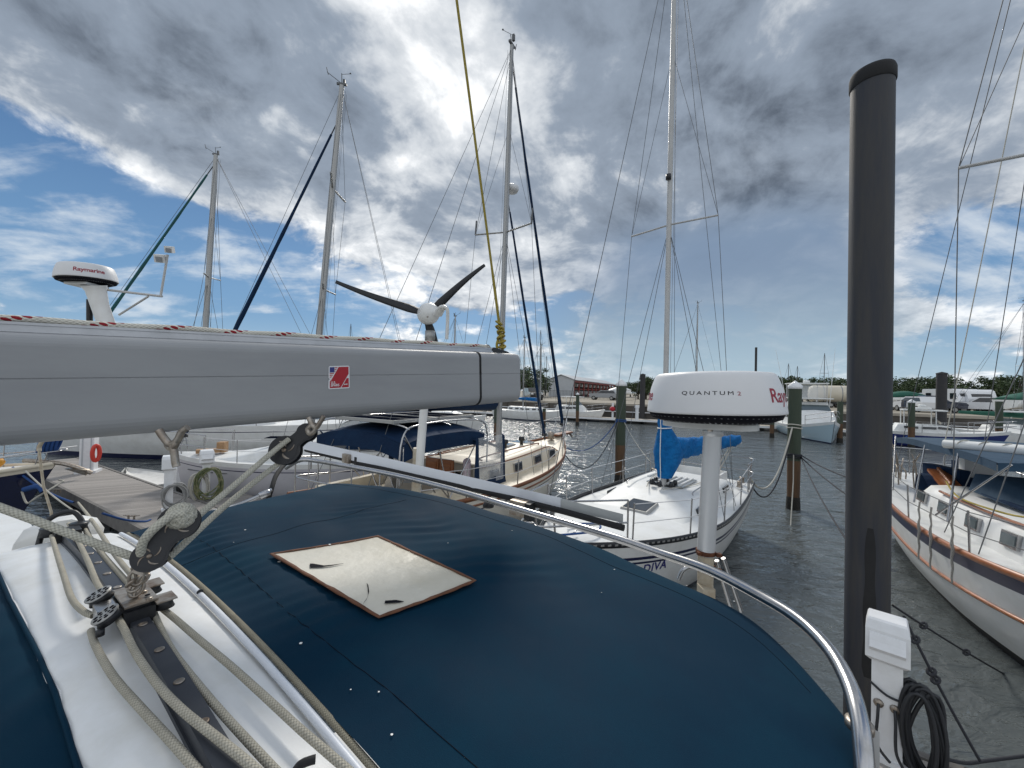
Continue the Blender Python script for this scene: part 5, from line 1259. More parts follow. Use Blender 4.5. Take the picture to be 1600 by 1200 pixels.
mb = MB(); mb.tube(smooth([(e + .25, -(bB.hb(e) - .1), bB.sh(e) + .55), (e + .18, -(bB.hb(e) - .04), bB.sh(e) + .3), (e + .2, -(bB.hb(e)), bB.sh(e) + .05)], 4), .035, 7); bB.part('fender', mb, M_['blue'])
for x, y in ((bB.L * .40, .12), (bB.L * .36, -.14)):
    mb = MB(); mb.tube(smooth([(x - .14, y - .04, bB.sh(x) + .14), (x - .05, y, bB.sh(x) + .11), (x + .05, y, bB.sh(x) + .11), (x + .14, y + .04, bB.sh(x) + .14)], 3), .013, 6); bB.part('cleat', mb, M_['steel'])
mb = MB(); mb.tube(smooth([(bB.L * .46, .05, bB.sh(bB.L * .46) + .12), (bB.L * .36, .3, bB.sh(bB.L * .4) + .1), (bB.L * .3, .1, bB.sh(bB.L * .3) + .12), (bB.L * .36, -.2, bB.sh(bB.L * .36) + .12)], 6), .016, 6); bB.part('dock_line', mb, M_['bluerope'])

# ---- cream cutter with teak trim and solar panels over its bimini
bC = Boat('sailboat', 'cream cutter with teak trim, brown companionway doors and solar panels on a navy bimini', 'sailboat', (1.95, 15.4), (-3.0, 6.6), 3.15, (1.50, 1.28, 1.78), .72, 1.1, 2.2, full=.45)
bC.hull([(-.5, 1), (.08, 0), (-.24, 1), (-.215, 0)], [M_['creamhull'], M_['stripe'], M_['creamhull']])
bC.deck(M_['cream']); bC.toe(M_['wood'], .022, .05); bC.strake(-.12, .022, M_['wood'])
mc = bC.loc_((-.12, 11.0, 0)); CX = mc.x
bC.cabin(CX - 2.4, CX + 3.0, 1.05, .48, M_['cream'], 1.8, .1, .88)
for sg in (-1, 1):
    for x in (-1.7, -.55, .6, 1.6): bC.window(CX + x, sg, .52, .34, .16, M_['dark'], M_['steel'], 'port')
    mb = MB(); mb.tube([(CX - 2.3 + 5.0 * i / 16, sg * (bC.cab[0](CX - 2.3 + 5.0 * i / 16)[1] * .90 + .03), bC.cab[0](CX - 2.3 + 5.0 * i / 16)[2] + .47 * bC.cab[0](CX - 2.3 + 5. * i / 16)[0]) for i in range(17)], .018, 6); bC.part('cabin_trim', mb, M_['wood'])
    mb = MB(); mb.tube(smooth([(CX - 1.6, sg * .62, bC.sh(CX) + .5), (CX - 1.5, sg * .62, bC.sh(CX) + .58), (CX + 1.4, sg * .58, bC.sh(CX) + .58), (CX + 1.5, sg * .58, bC.sh(CX) + .5)], 4), .018, 6); bC.part('handrail', mb, M_['wood'])
bC.hatch(CX + 1.6, 0, .6, .6, bC.sh(CX + 1.6) + .42); bC.hatch(CX + .7, .1, .5, .5, bC.sh(CX) + .53)
bk = CX - 2.46
mb = MB(); mb.box((bk, 0, bC.sh(bk) + .12), (.08, 2.0, .85)); bC.part('bulkhead', mb, M_['kerb'])
for y in (-.20, .20): mb = MB(); mb.box((bk - .065, y - .1, bC.sh(bk) + .22), (.05, .37, .80)); mb.box((bk - .095, y - .1, bC.sh(bk) + .42), (.02, .25, .26)); mb.box((bk - .095, y - .1, bC.sh(bk) + .05), (.02, .25, .3)); dr = bC.part('companionway_door', mb, M_['woodo'])
for y in (.62, -.62): mb = MB(); mb.box((bk - .05, y, bC.sh(bk) + .3), (.03, .16, .14)); bC.part('instrument', mb, M_['ink'])
mb = MB(); e = -bC.L / 2
mb.box(((e + bk) / 2, 0, bC.sh(e) - .15), (bk - e - .5, 1.9, .03)); bC.part('cockpit_sole', mb, M_['deckgrey'])
for y in (-1., 1.): mb = MB(); mb.box(((e + bk) / 2 + .2, y, bC.sh(bk) + .1), (bk - e - .6, .14, .38)); bC.part('cockpit_coaming', mb, M_['cream'])
mb = MB(); M3 = Matrix.Rotation(PI / 2, 3, 'Y'); c = V((bk - 1.5, 0, bC.sh(bk) + .55)); mb.tube([c + V((0, .42 * math.cos(t), .42 * math.sin(t))) for t in [i * PI / 12 for i in range(24)]], .014, 6, closed=True)
for i in range(6): a = i * PI / 3; mb.bar(c, c + V((0, .42 * math.cos(a), .42 * math.sin(a))), .009, 5)
mb.box(c - V((-.1, 0, .4)), (.16, .2, .8)); bC.part('steering_wheel', mb, M_['steel'])
bC.mast(CX + .16, bC.sh(CX) + .5, 13.6, .095, M_['alloy'], ((8.05, .93),), -.22, w_r=.006)
mb = MB(); mb.lathe([(.0, -.1), (.17, -.09), (.21, -.02), (.2, .06), (.12, .11), (.0, .12)], bC.at(9.45) + V((.28, 0, 0)), 20); rd = bC.part('radome', mb, M_['dome'], bC.mast_o)
for sg in (-1, 1): mb = MB(); mb.bar(bC.at(8.05) + V((-.18, sg * .93, .02)), bC.at(8.05) + V((-.14, sg * .93, .45)), .025, 6); bC.part('spreader_antenna', mb, M_['alloyd'], bC.mast_o)
bC.furl((bC.L / 2 + .25, 0, bC.sh(bC.L / 2) + .15), bC.at(13.1) + V((.05, 0, 0)), .075, M_['navyfar']); bC.furl((bC.L / 2 - 1.5, 0, bC.sh(bC.L / 2 - 1.5) + .2), bC.at(9.1) + V((.05, 0, 0)), .065, M_['navyfar'])
mb = MB(); rr = []
for i in range(17):
    u = i / 16; x = CX - .15 - 3.9 * u; h = lerp(.30, .20, u)
    rr.append([V((x, lerp(.18, .12, u) * math.sin(t), 3.22 + h * math.cos(t) * (1 if math.cos(t) < 0 else .8))) for t in [k * 2 * PI / 12 for k in range(12)]])
mb.loft(rr, True, True); bC.part('sail_cover', mb, M_['navyfar'])
cb = bC.canopy(CX - 4.7, CX - 2.3, 1.12, 2.66, M_['navyfar'], .16, .2, skirt=.28)
for x in (-4.35, -3.15):
    mb = MB(); mb.box((CX + x + .25, -.1, 2.90), (1.1, 1.45, .04)); sp = bC.part('solar_panel', mb, M_['solar'])
    mb = MB()
    for y in (-.835, .635): mb.box((CX + x + .25, y, 2.905), (1.14, .03, .055))
    for dx_ in (-.555, .555): mb.box((CX + x + .25 + dx_, -.1, 2.905), (.03, 1.42, .055))
    mb.box((CX + x + .25, -.1, 2.924), (.012, 1.4, .006)); bC.part('panel_frame', mb, M_['alloy'], sp)
mb = MB()
for y in (-1.14, 1.14):
    mb.tube(smooth([(CX - 4.8, y, 1.9), (CX - 4.75, y, 2.66), (CX - 4.3, y * .98, 2.86), (CX - 2.7, y * .98, 2.86), (CX - 2.25, y, 2.66), (CX - 2.2, y, 1.9)], 5), .016, 6)
for x in (-4.6, -3.5, -2.4): mb.tube(smooth([(CX + x, -1.14, 2.80), (CX + x, -.7, 2.87), (CX + x, .7, 2.87), (CX + x, 1.14, 2.80)], 4), .014, 6)
mb.bar((CX - 4.7, -1.14, 2.7), (CX - 3.9, -1.14, 1.6), .014, 6); bC.part('bimini_frame', mb, M_['steel'])
mb = MB()                                           # dodger: canvas hood with clear side panes
def hood(u, v):
    y = lerp(-1.22, 1.22, v); x = CX - 2.75 + 1.05 * u; e = abs(2 * v - 1); top = 2.55 - .30 * u ** 2 - .12 * e ** 3
    return V((x, y, top))
mb.grid(hood, 6, 14)
for sg in (0, 1):
    y = -1.24 if sg == 0 else 1.24
    for xa, w2 in ((CX - 2.78, .10), (CX - 1.75, .13)):
        mb.add([(xa, y, 2.5), (xa + w2, y, 2.45), (xa + w2 + .12, y * .98, bC.sh(CX - 2) + .12), (xa, y * .98, bC.sh(CX - 2) + .1)], [(0, 1, 2, 3)])
    mb.add([(CX - 2.75, y, bC.sh(CX - 2) + .08), (CX - 1.5, y, bC.sh(CX - 2) + .08), (CX - 1.6, y, bC.sh(CX - 2) + .32), (CX - 2.75, y, bC.sh(CX - 2) + .22)], [(0, 1, 2, 3)])
dg2 = bC.part('dodger', mb, M_['navyfar'])
for y in (-1.235, 1.235):
    mb = MB(); mb.grid(lambda u, v: V((CX - 2.7 + .95 * u + .1 * v, y + .02 * math.sin(u * 5), 2.48 - v * (2.3 - bC.sh(CX - 2)))), 8, 6); bC.part('clear_pane', mb, M_['vinyl'], dg2)
mb = MB(); mb.add([(CX - 1.68, -1.15, 2.24), (CX - 1.68, 1.15, 2.24), (CX - 1.25, 1.0, bC.sh(CX) + .52), (CX - 1.25, -1.0, bC.sh(CX) + .52)], [(0, 1, 2, 3)]); bC.part('windscreen', mb, M_['vinyl'], dg2)
xs = [bC.L * t for t in (-.46, -.3, -.12, .06, .24, .36)]
bC.rails(xs); bC.pulpit(1.6); bC.pushpit()
mb = MB(); ex = bC.L / 2; mb.box((ex + .15, 0, bC.sh(ex) + .06), (1.5, .28, .06)); bC.part('bowsprit', mb, M_['wood'])
mb = MB(); q = V((ex + .75, 0, bC.sh(ex) + .02)); mb.bar(q, q + V((-.7, .0, .12)), .025, 6); mb.tube(smooth([q + V((-.1, -.22, -.12)), q + V((.05, 0, -.02)), q + V((-.1, .22, -.12))], 5), .035, 6); bC.part('anchor', mb, M_['steelr'])
mb = MB(); mb.lathe([(.0, 0), (.14, .02), (.10, .14), (.15, .26), (.0, .3)], (ex - 1.0, 0, bC.sh(ex - 1) + .08), 14); bC.part('windlass', mb, M_['steelr'])
for k, (x, y) in enumerate(((.2, .1), (-.5, -.15), (1.1, .05))): mb = MB(); mb.lathe([(.05, 0), (.05, .12), (.09, .16), (.09, .24), (.03, .27)], (CX + x, y - .3, bC.sh(CX) + .53), 12); bC.part('deck_vent', mb, M_['black'])
mb = MB(); mb.tube(smooth([(bk - .3, -1.0, 2.0), (bk - .28, -1.0, 1.9), (bk - .3, -1.0, 1.3)], 3), .085, 9); bC.part('fender', mb, M_['fend'])

# ---- pale grey sloop lying along the dock behind the mainsheet
bD = Boat('sailboat', 'pale grey hulled sloop with white deck behind the mainsheet, bow to the left', 'sailboat', (-9.8, 11.6), (-2.7, 13.0), 2.9, (1.42, 1.30, 1.42), .82, .45, 2.3, full=.5)
bD.hull([(-.5, 1), (.10, 0), (-.24, 1), (-.215, 0), (-.13, 2)], [M_['lilac'], M_['stripe'], M_['gelw']])
bD.deck(M_['gelw']); md = bD.loc_((-6.22, 12.3, 0)); DX = md.x
bD.cabin(DX - 2.6, DX + 2.6, 1.0, .58, M_['gelw'], 3.2, .1, .86)
for sg in (-1, 1):
    for x, w2 in ((-1.9, .55), (-.9, .9)): bD.window(DX + x, sg, .62, w2, .20, M_['dark'])
bD.hatch(DX + .9, 0, .7, .6, bD.sh(DX) + .52, M_['solar'])
bD.mast(DX, bD.sh(DX) + .5, 13.0, .10, M_['alloy'], ((6.5, .75), (9.7, .95)), .62, w_r=.006)
bD.furl((bD.L / 2 - .1, 0, bD.sh(bD.L / 2) + .25), bD.at(11.9), .085, M_['navyfar'])
bD.canopy(DX - 3.6, DX - 2.0, 1.15, 2.75, M_['navyfar'], .2, .2, skirt=.2)
mb = MB()
for i in range(9): pass
mb.grid(lambda u, v: V((DX - 2.2 + .95 * u, lerp(-1.05, 1.05, v), 2.5 - .62 * u ** 1.6 - .2 * abs(2 * v - 1) ** 3)), 8, 12); mb.grid(lambda u, v: V((DX - 2.2 + .9 * u, 1.06, lerp(2.3 - .5 * u, 1.65, v))), 6, 3); bD.part('dodger', mb, M_['navyfar'])
bD.rails([bD.L * t for t in (-.42, -.2, 0, .2, .34)]); bD.pulpit(1.2); bD.pushpit()
mb = MB(); mb.box((-bD.L / 2 + 1.9, -(bD.hb(-1.5) + .01), 1.05), (.75, .03, .16)); bD.part('hull_window', mb, M_['dark'])
for x0, x1 in ((2.2, 3.1), (-.4, 1.9)):
    mb = MB(); mb.bar(bD.side(x0, 1.02, 1, .02), bD.side(x1, 1.02, 1, .02), .018, 5); mb.bar(bD.side(x0, 1.02, -1, .02), bD.side(x1, 1.02, -1, .02), .018, 5); bD.part('rub_strip', mb, M_['alloyd'])
mb = MB(); c = V((-bD.L / 2 + .9, 0, 1.95)); mb.tube([c + V((0, .5 * math.cos(t), .5 * math.sin(t))) for t in [i * PI / 12 for i in range(24)]], .016, 6, closed=True)
for i in range(6): a = i * PI / 3; mb.bar(c, c + V((0, .5 * math.cos(a), .5 * math.sin(a))), .010, 5)
bD.part('steering_wheel', mb, M_['steel'])
mb = MB(); mb.box((bD.L / 2 - 1.0, .25, bD.sh(3) + .13), (.55, .3, .1), Matrix.Rotation(.4, 3, 'Z')); mb.box((bD.L / 2 - 1.3, .1, bD.sh(3) + .22), (.2, .25, .3)); bD.part('deck_box', mb, M_['crate'])

# ---- long white sloop behind it
bE = Boat('sailboat', 'long white sloop farther off under the boom, navy boot stripe, bow to the left', 'sailboat', (-22.2, 18.4), (-8.0, 19.9), 3.9, (1.75, 1.6, 1.9), .8, .9, 2.2)
bE.hull([(-.5, 1), (.22, 0), (-.30, 1), (-.265, 0)], [M_['gel'], M_['stripe']]); bE.deck(M_['gelw'])
me_ = bE.loc_((-15.0, 19.3, 0)); EX = me_.x
bE.cabin(EX - 4, EX + 2.5, 1.3, .55, M_['gelw'], 3.0, .1, .86)
for x in (-3.2, -2.2, -1.0, .2):
    for sg in (-1, 1): bE.window(EX + x, sg, .6, .75, .2, M_['dark'])
bE.mast(EX, bE.sh(EX) + .5, 14.6, .13, M_['alloy'], ((8.6, .62),), .28, w_r=.009)
bE.furl((bE.L / 2 - .4, 0, bE.sh(bE.L / 2) + .2), bE.at(14.2), .10, mat('teal_cloth', (.015, .10, .10), .85, mott=(3, (.02, .07, .08), .7)))
bE.rails([bE.L * t for t in (-.42, -.25, -.08, .09, .26, .38)], r=.018); bE.pulpit(1.5, r=.02); bE.pushpit(r=.02)
mb = MB(); mb.tube(smooth([(EX - .8, 1.5, 2.5), (EX - .8, 1.62, 2.35), (EX - .8, 1.5, 2.15)], 3), .15, 8); bE.part('fender', mb, mat('coral_buoy', (.62, .22, .18), .5))
mb = MB(); mb.box((EX + 1.2, bE.hb(EX) + .0, 1.35), (.7, .04, .12)); bE.part('hull_window', mb, M_['dark'])

# ---- navy hulled boat, bow poking in at the far left
bA = Boat('sailboat', 'navy hulled sailboat whose bow pokes in at the left edge over the dock', 'sailboat', (-10.9, 9.55), (-17.5, 6.6), 2.9, (1.35, 1.2, 1.45), .8, .9, 2.1)
bA.hull([(-.5, 1), (.1, 0), (-.1, 2)], [M_['navyhull'], M_['stripe'], M_['cream']]); bA.deck(M_['deckgrey']); bA.toe(M_['cream'], .03, .05)
bA.rails([bA.L * t for t in (-.4, -.2, 0, .2, .33)]); bA.pulpit(1.4)
ax_ = bA.L / 2
mb = MB(); q = V((ax_ + .15, 0, bA.sh(ax_) + .0)); mb.tube(smooth([q + V((-.7, 0, .12)), q, q + V((.5, 0, -.25))], 5), .05, 7); mb.loft([[q + V((.05, y, -.10)), q + V((.45, y * .5, -.16)), q + V((.40, y * .2, -.30))] for y in (-.12, .12)], True, True); bA.part('anchor', mb, M_['steelr'])
mb = MB()
for k in range(5):
    c = V((ax_ - .2 + .05 * k, -.1 + .05 * k, bA.sh(ax_) + .55)); mb.tube([c + V((.12 * math.sin(t) * .5, .075 * math.cos(t), .24 * math.sin(t))) for t in [i * PI / 8 for i in range(16)]], .035, 6, closed=True)
bA.part('coiled_rope', mb, M_['bluerope'])
for x, y, sx in ((ax_ - 1.7, -.5, .32), (ax_ - 2.3, .2, .40), (ax_ - 1.2, .4, .25)):
    mb = MB(); rr = []; rnd = random.Random(int(x * 10))
    for i in range(7): u = i / 6; rr.append([V((x + sx * (u - .5), y + .16 * math.cos(t) * math.sin(PI * (.1 + .8 * u)) * rnd.uniform(.8, 1.2), bA.sh(x) + .16 + .14 * math.sin(t) * math.sin(PI * (.1 + .8 * u)))) for t in [k * PI / 5 for k in range(10)]])
    mb.loft(rr, True, True); bA.part('oilskin_bag', mb, M_['yellow'])
bA.mast(-.4, 1.3, 11, .08, M_['alloy'], ((6, .8),), .1)

# ---- white motor boat at the lower left
bH = Boat('motor_boat', 'white boat with beige cabin side, lower left beyond the arch end', 'boat', (-11.2, -1.5), (-6.6, 5.5), 3.0, (1.45, 1.35, 1.6), .88, .8, 2.)
bH.hull([(-.5, 1), (.1, 0)], [M_['gel'], M_['stripe']]); bH.deck(M_['gelw'])
bH.cabin(-3.2, 2.4, 1.15, .35, M_['cream'], 1.6, .2, .9)
for x in (-2.4, -1.2): 
    for sg in (-1, 1): bH.window(x, sg, .5, .6, .16, M_['dark'])

# ---- white cruiser with navy sheer stripe and varnished rails, right edge
bG = Boat('sailboat', 'white cruising sailboat with varnished rub rails and navy stripe, at the right edge', 'sailboat', (5.9, 1.2), (10.75, 10.1), 3.5, (1.55, 1.30, 1.75), .72, 1.0, 2.2, full=.5, overh=.7)
bG.hull([(-.5, 1), (.16, 0), (-.19, 2), (-.02, 0)], [M_['gel'], M_['rubber'], M_['stripe']]); bG.deck(M_['gelw']); bG.toe(M_['woodo'], .028, .05); bG.strake(-.55, .030, M_['woodo'])
mg = bG.loc_((7.75, 4.6, 0)); GX = mg.x
bG.cabin(GX - 3.5, GX + 2.4, 1.22, .52, M_['gelw'], 1.6, .1, .86)
for sg in (-1, 1):
    for x in (-3.1, -2.2, -1.25, -.3, .7, 1.5): bG.window(GX + x, sg, .52, .30, .14, M_['glass'], M_['steel'], 'port')
    mb = MB(); mb.tube([(GX - 2.6 + 4.4 * i / 14, sg * (bG.cab[0](GX - 2.6 + 4.4 * i / 14)[1] * .90 + .02), bG.cab[0](GX - 2.6 + 4.4 * i / 14)[2] + .50 * bG.cab[0](GX - 2.55 + 4.4 * i / 14)[0]) for i in range(15)], .022, 6); bG.part('cabin_trim', mb, M_['woodo'])
    mb = MB(); mb.tube([(GX - 2.0 + 3 * i / 10, sg * .78, bG.sh(GX) + .57) for i in range(11)], .04, 6); bG.part('canvas_roll', mb, M_['navyfar'])
mb = MB(); mb.loft([[V((GX + x, y * w2, bG.sh(GX) + .55 + z)) for y, z in ((-1, 0), (-.9, h), (.9, h), (1, 0))] for x, w2, h in ((-2.4, .82, .30), (-1.5, .82, .34), (-.5, .78, .12))], False, False); bG.part('hatch_cover', mb, M_['slate'])
mb = MB(); rr = []
for i in range(9): t = i / 8; rr.append([V((GX - 3.1 - .85 * math.sin(PI * t * .5), y * (1.05), bG.sh(GX) + .2 + .40 * math.sin(PI * t))) for y in (-1, -.5, 0, .5, 1)])
mb.loft(rr, False, False); bG.part('dodger', mb, M_['navyfar'])
bG.canopy(GX - 4.7, GX - .75, 1.14, 2.66, M_['slate'], .05, .10, skirt=.12, legs=False)
for sg in (-1, 1):
    for xa, xb in ((-4.8, -3.6), (-.45, -1.6), (-1.9, -1.2), (-3.2, -2.5)): mb = MB(); mb.bar((GX + xa, sg * 1.13, 2.62), (GX + xb, sg * 1.5, bG.sh(GX) + .2), .015, 6); bG.part('bimini_strut', mb, M_['steel'])
mb = MB(); mb.box((GX - 4.2, 0, bG.sh(GX) + .62), (.25, .5, .6)); mb.tube([V((GX - 4.4, .45 * math.cos(t), bG.sh(GX) + .8 + .45 * math.sin(t))) for t in [i * PI / 12 for i in range(24)]], .016, 6, closed=True); bG.part('steering_pedestal', mb, M_['gel'])
for x, y, sx in ((-3.9, -.6, .9), (-4.9, .2, .9)): mb = MB(); mb.box((GX + x, y, bG.sh(GX) + .62), (sx, .18, .26), Matrix.Rotation(.3, 3, 'Z')); bG.part('cockpit_cushion', mb, M_['navyfar'])
mb = MB(); mb.box((GX - 3.5, -.75, bG.sh(GX) + .55), (.7, .3, .05), Matrix.Rotation(.35, 3, 'Y')); mb.box((GX - 3.5, -.75, bG.sh(GX) + .62), (.6, .04, .06), Matrix.Rotation(.35, 3, 'Y')); bG.part('teak_table', mb, M_['woodo'])
bG.mast(GX - .75, bG.sh(GX) + .5, 15.5, .11, M_['alloyw'], ((7.1, 1.50),), 0, w_r=.0075, chain=1.55)
mb = MB(); bq = bG.loc_((7.75, 7.1, 2.72)); mb.tube([V((GX - .9, 0, 2.76)), V((GX - .9, 0, 2.76)).lerp(bq, .5), bq], [.085, .09, .075], 12); bG.part('boom', mb, M_['gelw'])
mb = MB()
for i in range(6): x = V((GX - .9, 0, 2.76)).lerp(bq, .1 + .15 * i); mb.tube([x + V((.02 * math.sin(t), .093 * math.cos(t), .093 * math.sin(t))) for t in [k * PI / 6 for k in range(12)]], .010, 5, closed=True)
mb.bar(bq, bG.at(15.2), .008, 5); bG.part('boom_ties', mb, M_['rope'])
xs = [bG.L * t for t in (-.45, -.30, -.10, .10, .28, .4)]
bG.rails(xs, mw=M_['wire']); bG.pushpit(1.0); bG.pulpit()
for dx_ in (-1.30, -.88, -.30):
    x = GX + dx_; mb = MB(); rnd = random.Random(4); pts = [(x + .006 * math.sin(i * 2), -(bG.hb(x) + .05) + .006 * math.cos(i * 1.7), bG.sh(x) + .5 - .95 * i / 14) for i in range(15)]
    mb.tube(pts, [.015 + rnd.uniform(-.004, .007) for _ in pts], 6); bG.part('chafe_wrap', mb, M_['speck'])
mb = MB(); x = GX + .35; mb.loft([[V((x + dx_, -(bG.cab[0](x)[1]) - .02 - .05 * k, z)) for dx_, k in ((-.12, 0), (.12, 0), (.12, 1), (-.12, 1))] for z in (bG.sh(x) + .66, bG.sh(x) + .55, bG.sh(x) + .12)], True, True); bG.part('hanging_towel', mb, M_['navyfar'])
mb = MB(); mb.tube(smooth([(GX - 2.7, -1.0, bG.sh(GX) + .62), (GX - 1.8, -1.15, bG.sh(GX) + .50), (GX - .6, -1.12, bG.sh(GX) + .55), (GX + .3, -1.05, bG.sh(GX) + .66), (GX + 1.4, -1.0, bG.sh(GX) + .5)], 6), .014, 6); bG.part('deck_line', mb, M_['ropey'])
mb = MB(); mb.lathe([(.0, 0), (.24, .02), (.26, .12), (.2, .3), (.0, .36)], (GX + 1.2, -.25, bG.sh(GX) + .5), 16); bG.part('deck_vent', mb, M_['pole'])
mb = MB(); rnd = random.Random(9); xx = -bG.L / 2 + .9
for k in range(9): x = xx + rnd.uniform(-.5, .6); y = -rnd.uniform(.7, bG.hb(x) - .1); h = rnd.uniform(.3, 1.2); mb.tube(smooth([(x, y, bG.sh(x)), (x + rnd.uniform(-.1, .1), y, bG.sh(x) + h * .6), (x + rnd.uniform(-.15, .15), y + rnd.uniform(-.1, .1), bG.sh(x) + h)], 3), .016, 5)
for k in range(4): c = V((xx + .1 * k, -bG.hb(xx) + .2, bG.sh(xx) + .45)); mb.tube([c + V((.05 * math.sin(t), .1 * math.cos(t), .25 * math.sin(t))) for t in [i * PI / 6 for i in range(12)]], .028, 6, closed=True)
bG.part('stern_gear', mb, M_['steelr'])

# ---- boats across the basin
def far_power(name, label, cat, px, py, ang, L, beam, fb, hullm, house, tower=False, group=None, blue=False):
    c = PZ(px, py, 0); d = V((math.cos(ang), math.sin(ang), 0)) * L / 2
    b = Boat(name, label, cat, c + d, c - d, beam, fb, .92, .9, 2., group, .1, .35)
    b.hull([(-.5, 1), (.08, 0), (-.22, 2)], [hullm, M_['stripe'], M_['gelw']], 20); b.deck(M_['gelw'])
    x0, x1, w2, h = house
    b.cabin(x0, x1, w2, h, M_['gelw'], 1.1, .2, .88)
    for sg in (-1, 1):
        for t in (.25, .5, .72): b.window(lerp(x0, x1, t), sg, .62, (x1 - x0) * .2, h * .3, M_['dark'])
    zt = b.sh(x0) + h
    mb = MB(); mb.add([(x1 - .95, -w2 * .8, zt - .05), (x1 - .95, w2 * .8, zt - .05), (x1 - 1.5, w2 * .72, zt + .5), (x1 - 1.5, -w2 * .72, zt + .5)], [(0, 1, 2, 3)]); b.part('windscreen', mb, M_['glass'])
    mb = MB(); mb.box(((x0 + x1) / 2 - .2, 0, zt + 1.05), ((x1 - x0) * .62, w2 * 1.9, .09)); b.part('hardtop', mb, M_['gelw'])
    for x in (lerp(x0, x1, .15), lerp(x0, x1, .6)):
        for sg in (-1, 1): mb = MB(); mb.bar((x, sg * w2 * .85, zt - .1), (x, sg * w2 * .85, zt + 1.05), .035, 5); b.part('hardtop_post', mb, M_['gelw'])
    b.pulpit(L * .25, .7, .022); b.rails([b.L * t for t in (-.1, .1, .25)], .7, (.68,), r=.02)
    return b, zt
b1, z1 = far_power('sportfishing_boat', 'tall white sportfishing boat with pale blue hull, bow to us, beside the piling', 'boat', 1268, 684, R(-112), 10.5, 3.9, (1.1, 1.05, 1.75), mat('pale_blue_hull', (.38, .50, .56), .3, coat=.2), (-4.2, 1.8, 1.45, 1.25))
mb = MB(); mb.box((-1.6, 0, z1 + .35), (3.0, 2.6, .75), None, 0, .92); b1.part('flybridge', mb, M_['gelw'])
mb = MB(); mb.box((-1.7, 0, z1 + 2.35), (2.8, 2.6, .09)); mb.lathe([(.0, 0), (.25, .02), (.25, .2), (.0, .25)], (-1.6, 0, z1 + 2.42), 14); b1.part('flybridge_top', mb, M_['gelw'])
mb = MB()
for x in (-2.9, -.5):
    for y in (-1.2, 1.2): mb.bar((x, y, z1 + .6), (x, y, z1 + 2.35), .035, 5)
b1.part('flybridge_post', mb, M_['steel'])
for x in (-2.9, -.5): mb = MB(); mb.add([(x, -1.15, z1 + .9), (x, 1.15, z1 + .9), (x, 1.15, z1 + 2.2), (x, -1.15, z1 + 2.2)], [(0, 1, 2, 3)]); b1.part('clear_curtain', mb, M_['vinyl'])
for y in (-1.5, 1.5): mb = MB(); mb.tube([(-1, y, z1), (-2.2, y * 1.5, z1 + 5.5)], [.03, .012], 6); b1.part('outrigger', mb, M_['gelw'])
b2, z2 = far_power('motor_boat', 'white cabin boat with a deep blue hull and a hardtop, beyond the navy bimini', 'boat', 1458, 699, R(-38), 7.4, 2.5, (1.15, 1.10, 1.45), mat('deep_blue_hull', (.012, .025, .14), .3), (-2.2, 1.5, .95, .55))
mb = MB(); mb.box((-.6, 0, z2 + 1.2), (.9, .9, .12)); mb.lathe([(.0, 0), (.22, .02), (.22, .16), (.0, .2)], (-.6, 0, z2 + 1.28), 12); b2.part('roof_gear', mb, M_['gelw'])
mb = MB(); mb.box((-4.3, 0, .9), (.5, .5, 1.1), None, 0, .8); b2.part('outboard_motor', mb, M_['gel'])
mb = MB(); mb.add([b2.side(x, z, -1, .01) for x, z in ((-1.6, .35), (.4, .35), (.4, .8), (-1.6, .8))], [(0, 1, 2, 3)]); b2.part('hull_graphic', mb, mat('hull_graphic_blue', (.10, .22, .55), .4), b2.hull_o)
b3, z3 = far_power('motor_boat', 'white cabin boat at the right edge across the basin, with a canvas top', 'boat', 1590, 697, R(200), 7.5, 2.7, (.95, .95, 1.3), M_['gel'], (-2.2, 1.6, 1.05, .7))
b4, z4 = far_power('motor_boat', 'small white cabin cruiser across the basin, below the storage shed', 'boat', 897, 655.5, R(-35), 8., 2.8, (1.0, .95, 1.4), M_['gel'], (-2.2, 1.8, 1.1, .8))
def far_sail(label, px, py, ang, L, mh, cover, spread=True, fu=None):
    c = PZ(px, py, 0); d = V((math.cos(ang), math.sin(ang), 0)) * L / 2
    b = Boat('sailboat', label, 'sailboat', c + d, c - d, L * .31, (1.1, 1.0, 1.35), .8, .9, 2.1)
    b.hull([(-.5, 1), (.08, 0)], [M_['gel'], M_['stripe']], 20); b.deck(M_['gelw']); b.cabin(-L * .2, L * .25, L * .1, .5, M_['gelw'], 1.5, .1)
    for sg in (-1, 1):
        for x in (-.12, 0., .1): b.window(L * x, sg, .55, .5, .16, M_['dark'])
    b.mast(L * .06, 1.5, mh, .075, M_['alloy'], ((mh * .55, .8),) if spread else (), w_r=.010)
    mb = MB(); mb.tube([(L * .05, 0, 2.4), (L * -.15, 0, 2.45), (L * -.36, 0, 2.5)], [.24, .2, .12], 9); b.part('sail_cover', mb, cover)
    if fu: b.furl((L / 2 - .1, 0, 1.5), b.at(mh - .3), .07, fu)
    b.pulpit(1.2, r=.02); return b
far_sail('small white sailboat across the basin with a blue sail cover, right of the boom end', 838, 656.5, R(-28), 7.2, 8.8, M_['blue'])
far_sail('white sailboat across the basin beside the blue-covered one, partly behind the boom end', 812, 654.5, R(-33), 7.2, 9.8, M_['gel'])
far_sail('white sailboat with a green furled headsail across the basin at the right edge', 1585, 694, R(-30), 9.0, 11.8, M_['green'], True, mat('green_cloth', (.012, .075, .05), .85))
for px, py, top, lab in ((1081, 640, 470, 'sailboat across the basin directly behind the near radar dome, thin mast above it'), (700, 650, 500, 'white sailboat far off behind the boom, below the wind turbine')):
    c = PZ(px, py + 20, 0); far_sail(lab, px, py + 20, R(-25), 7.5, EYE + (612 - top) / F * c.y, M_['gel'])
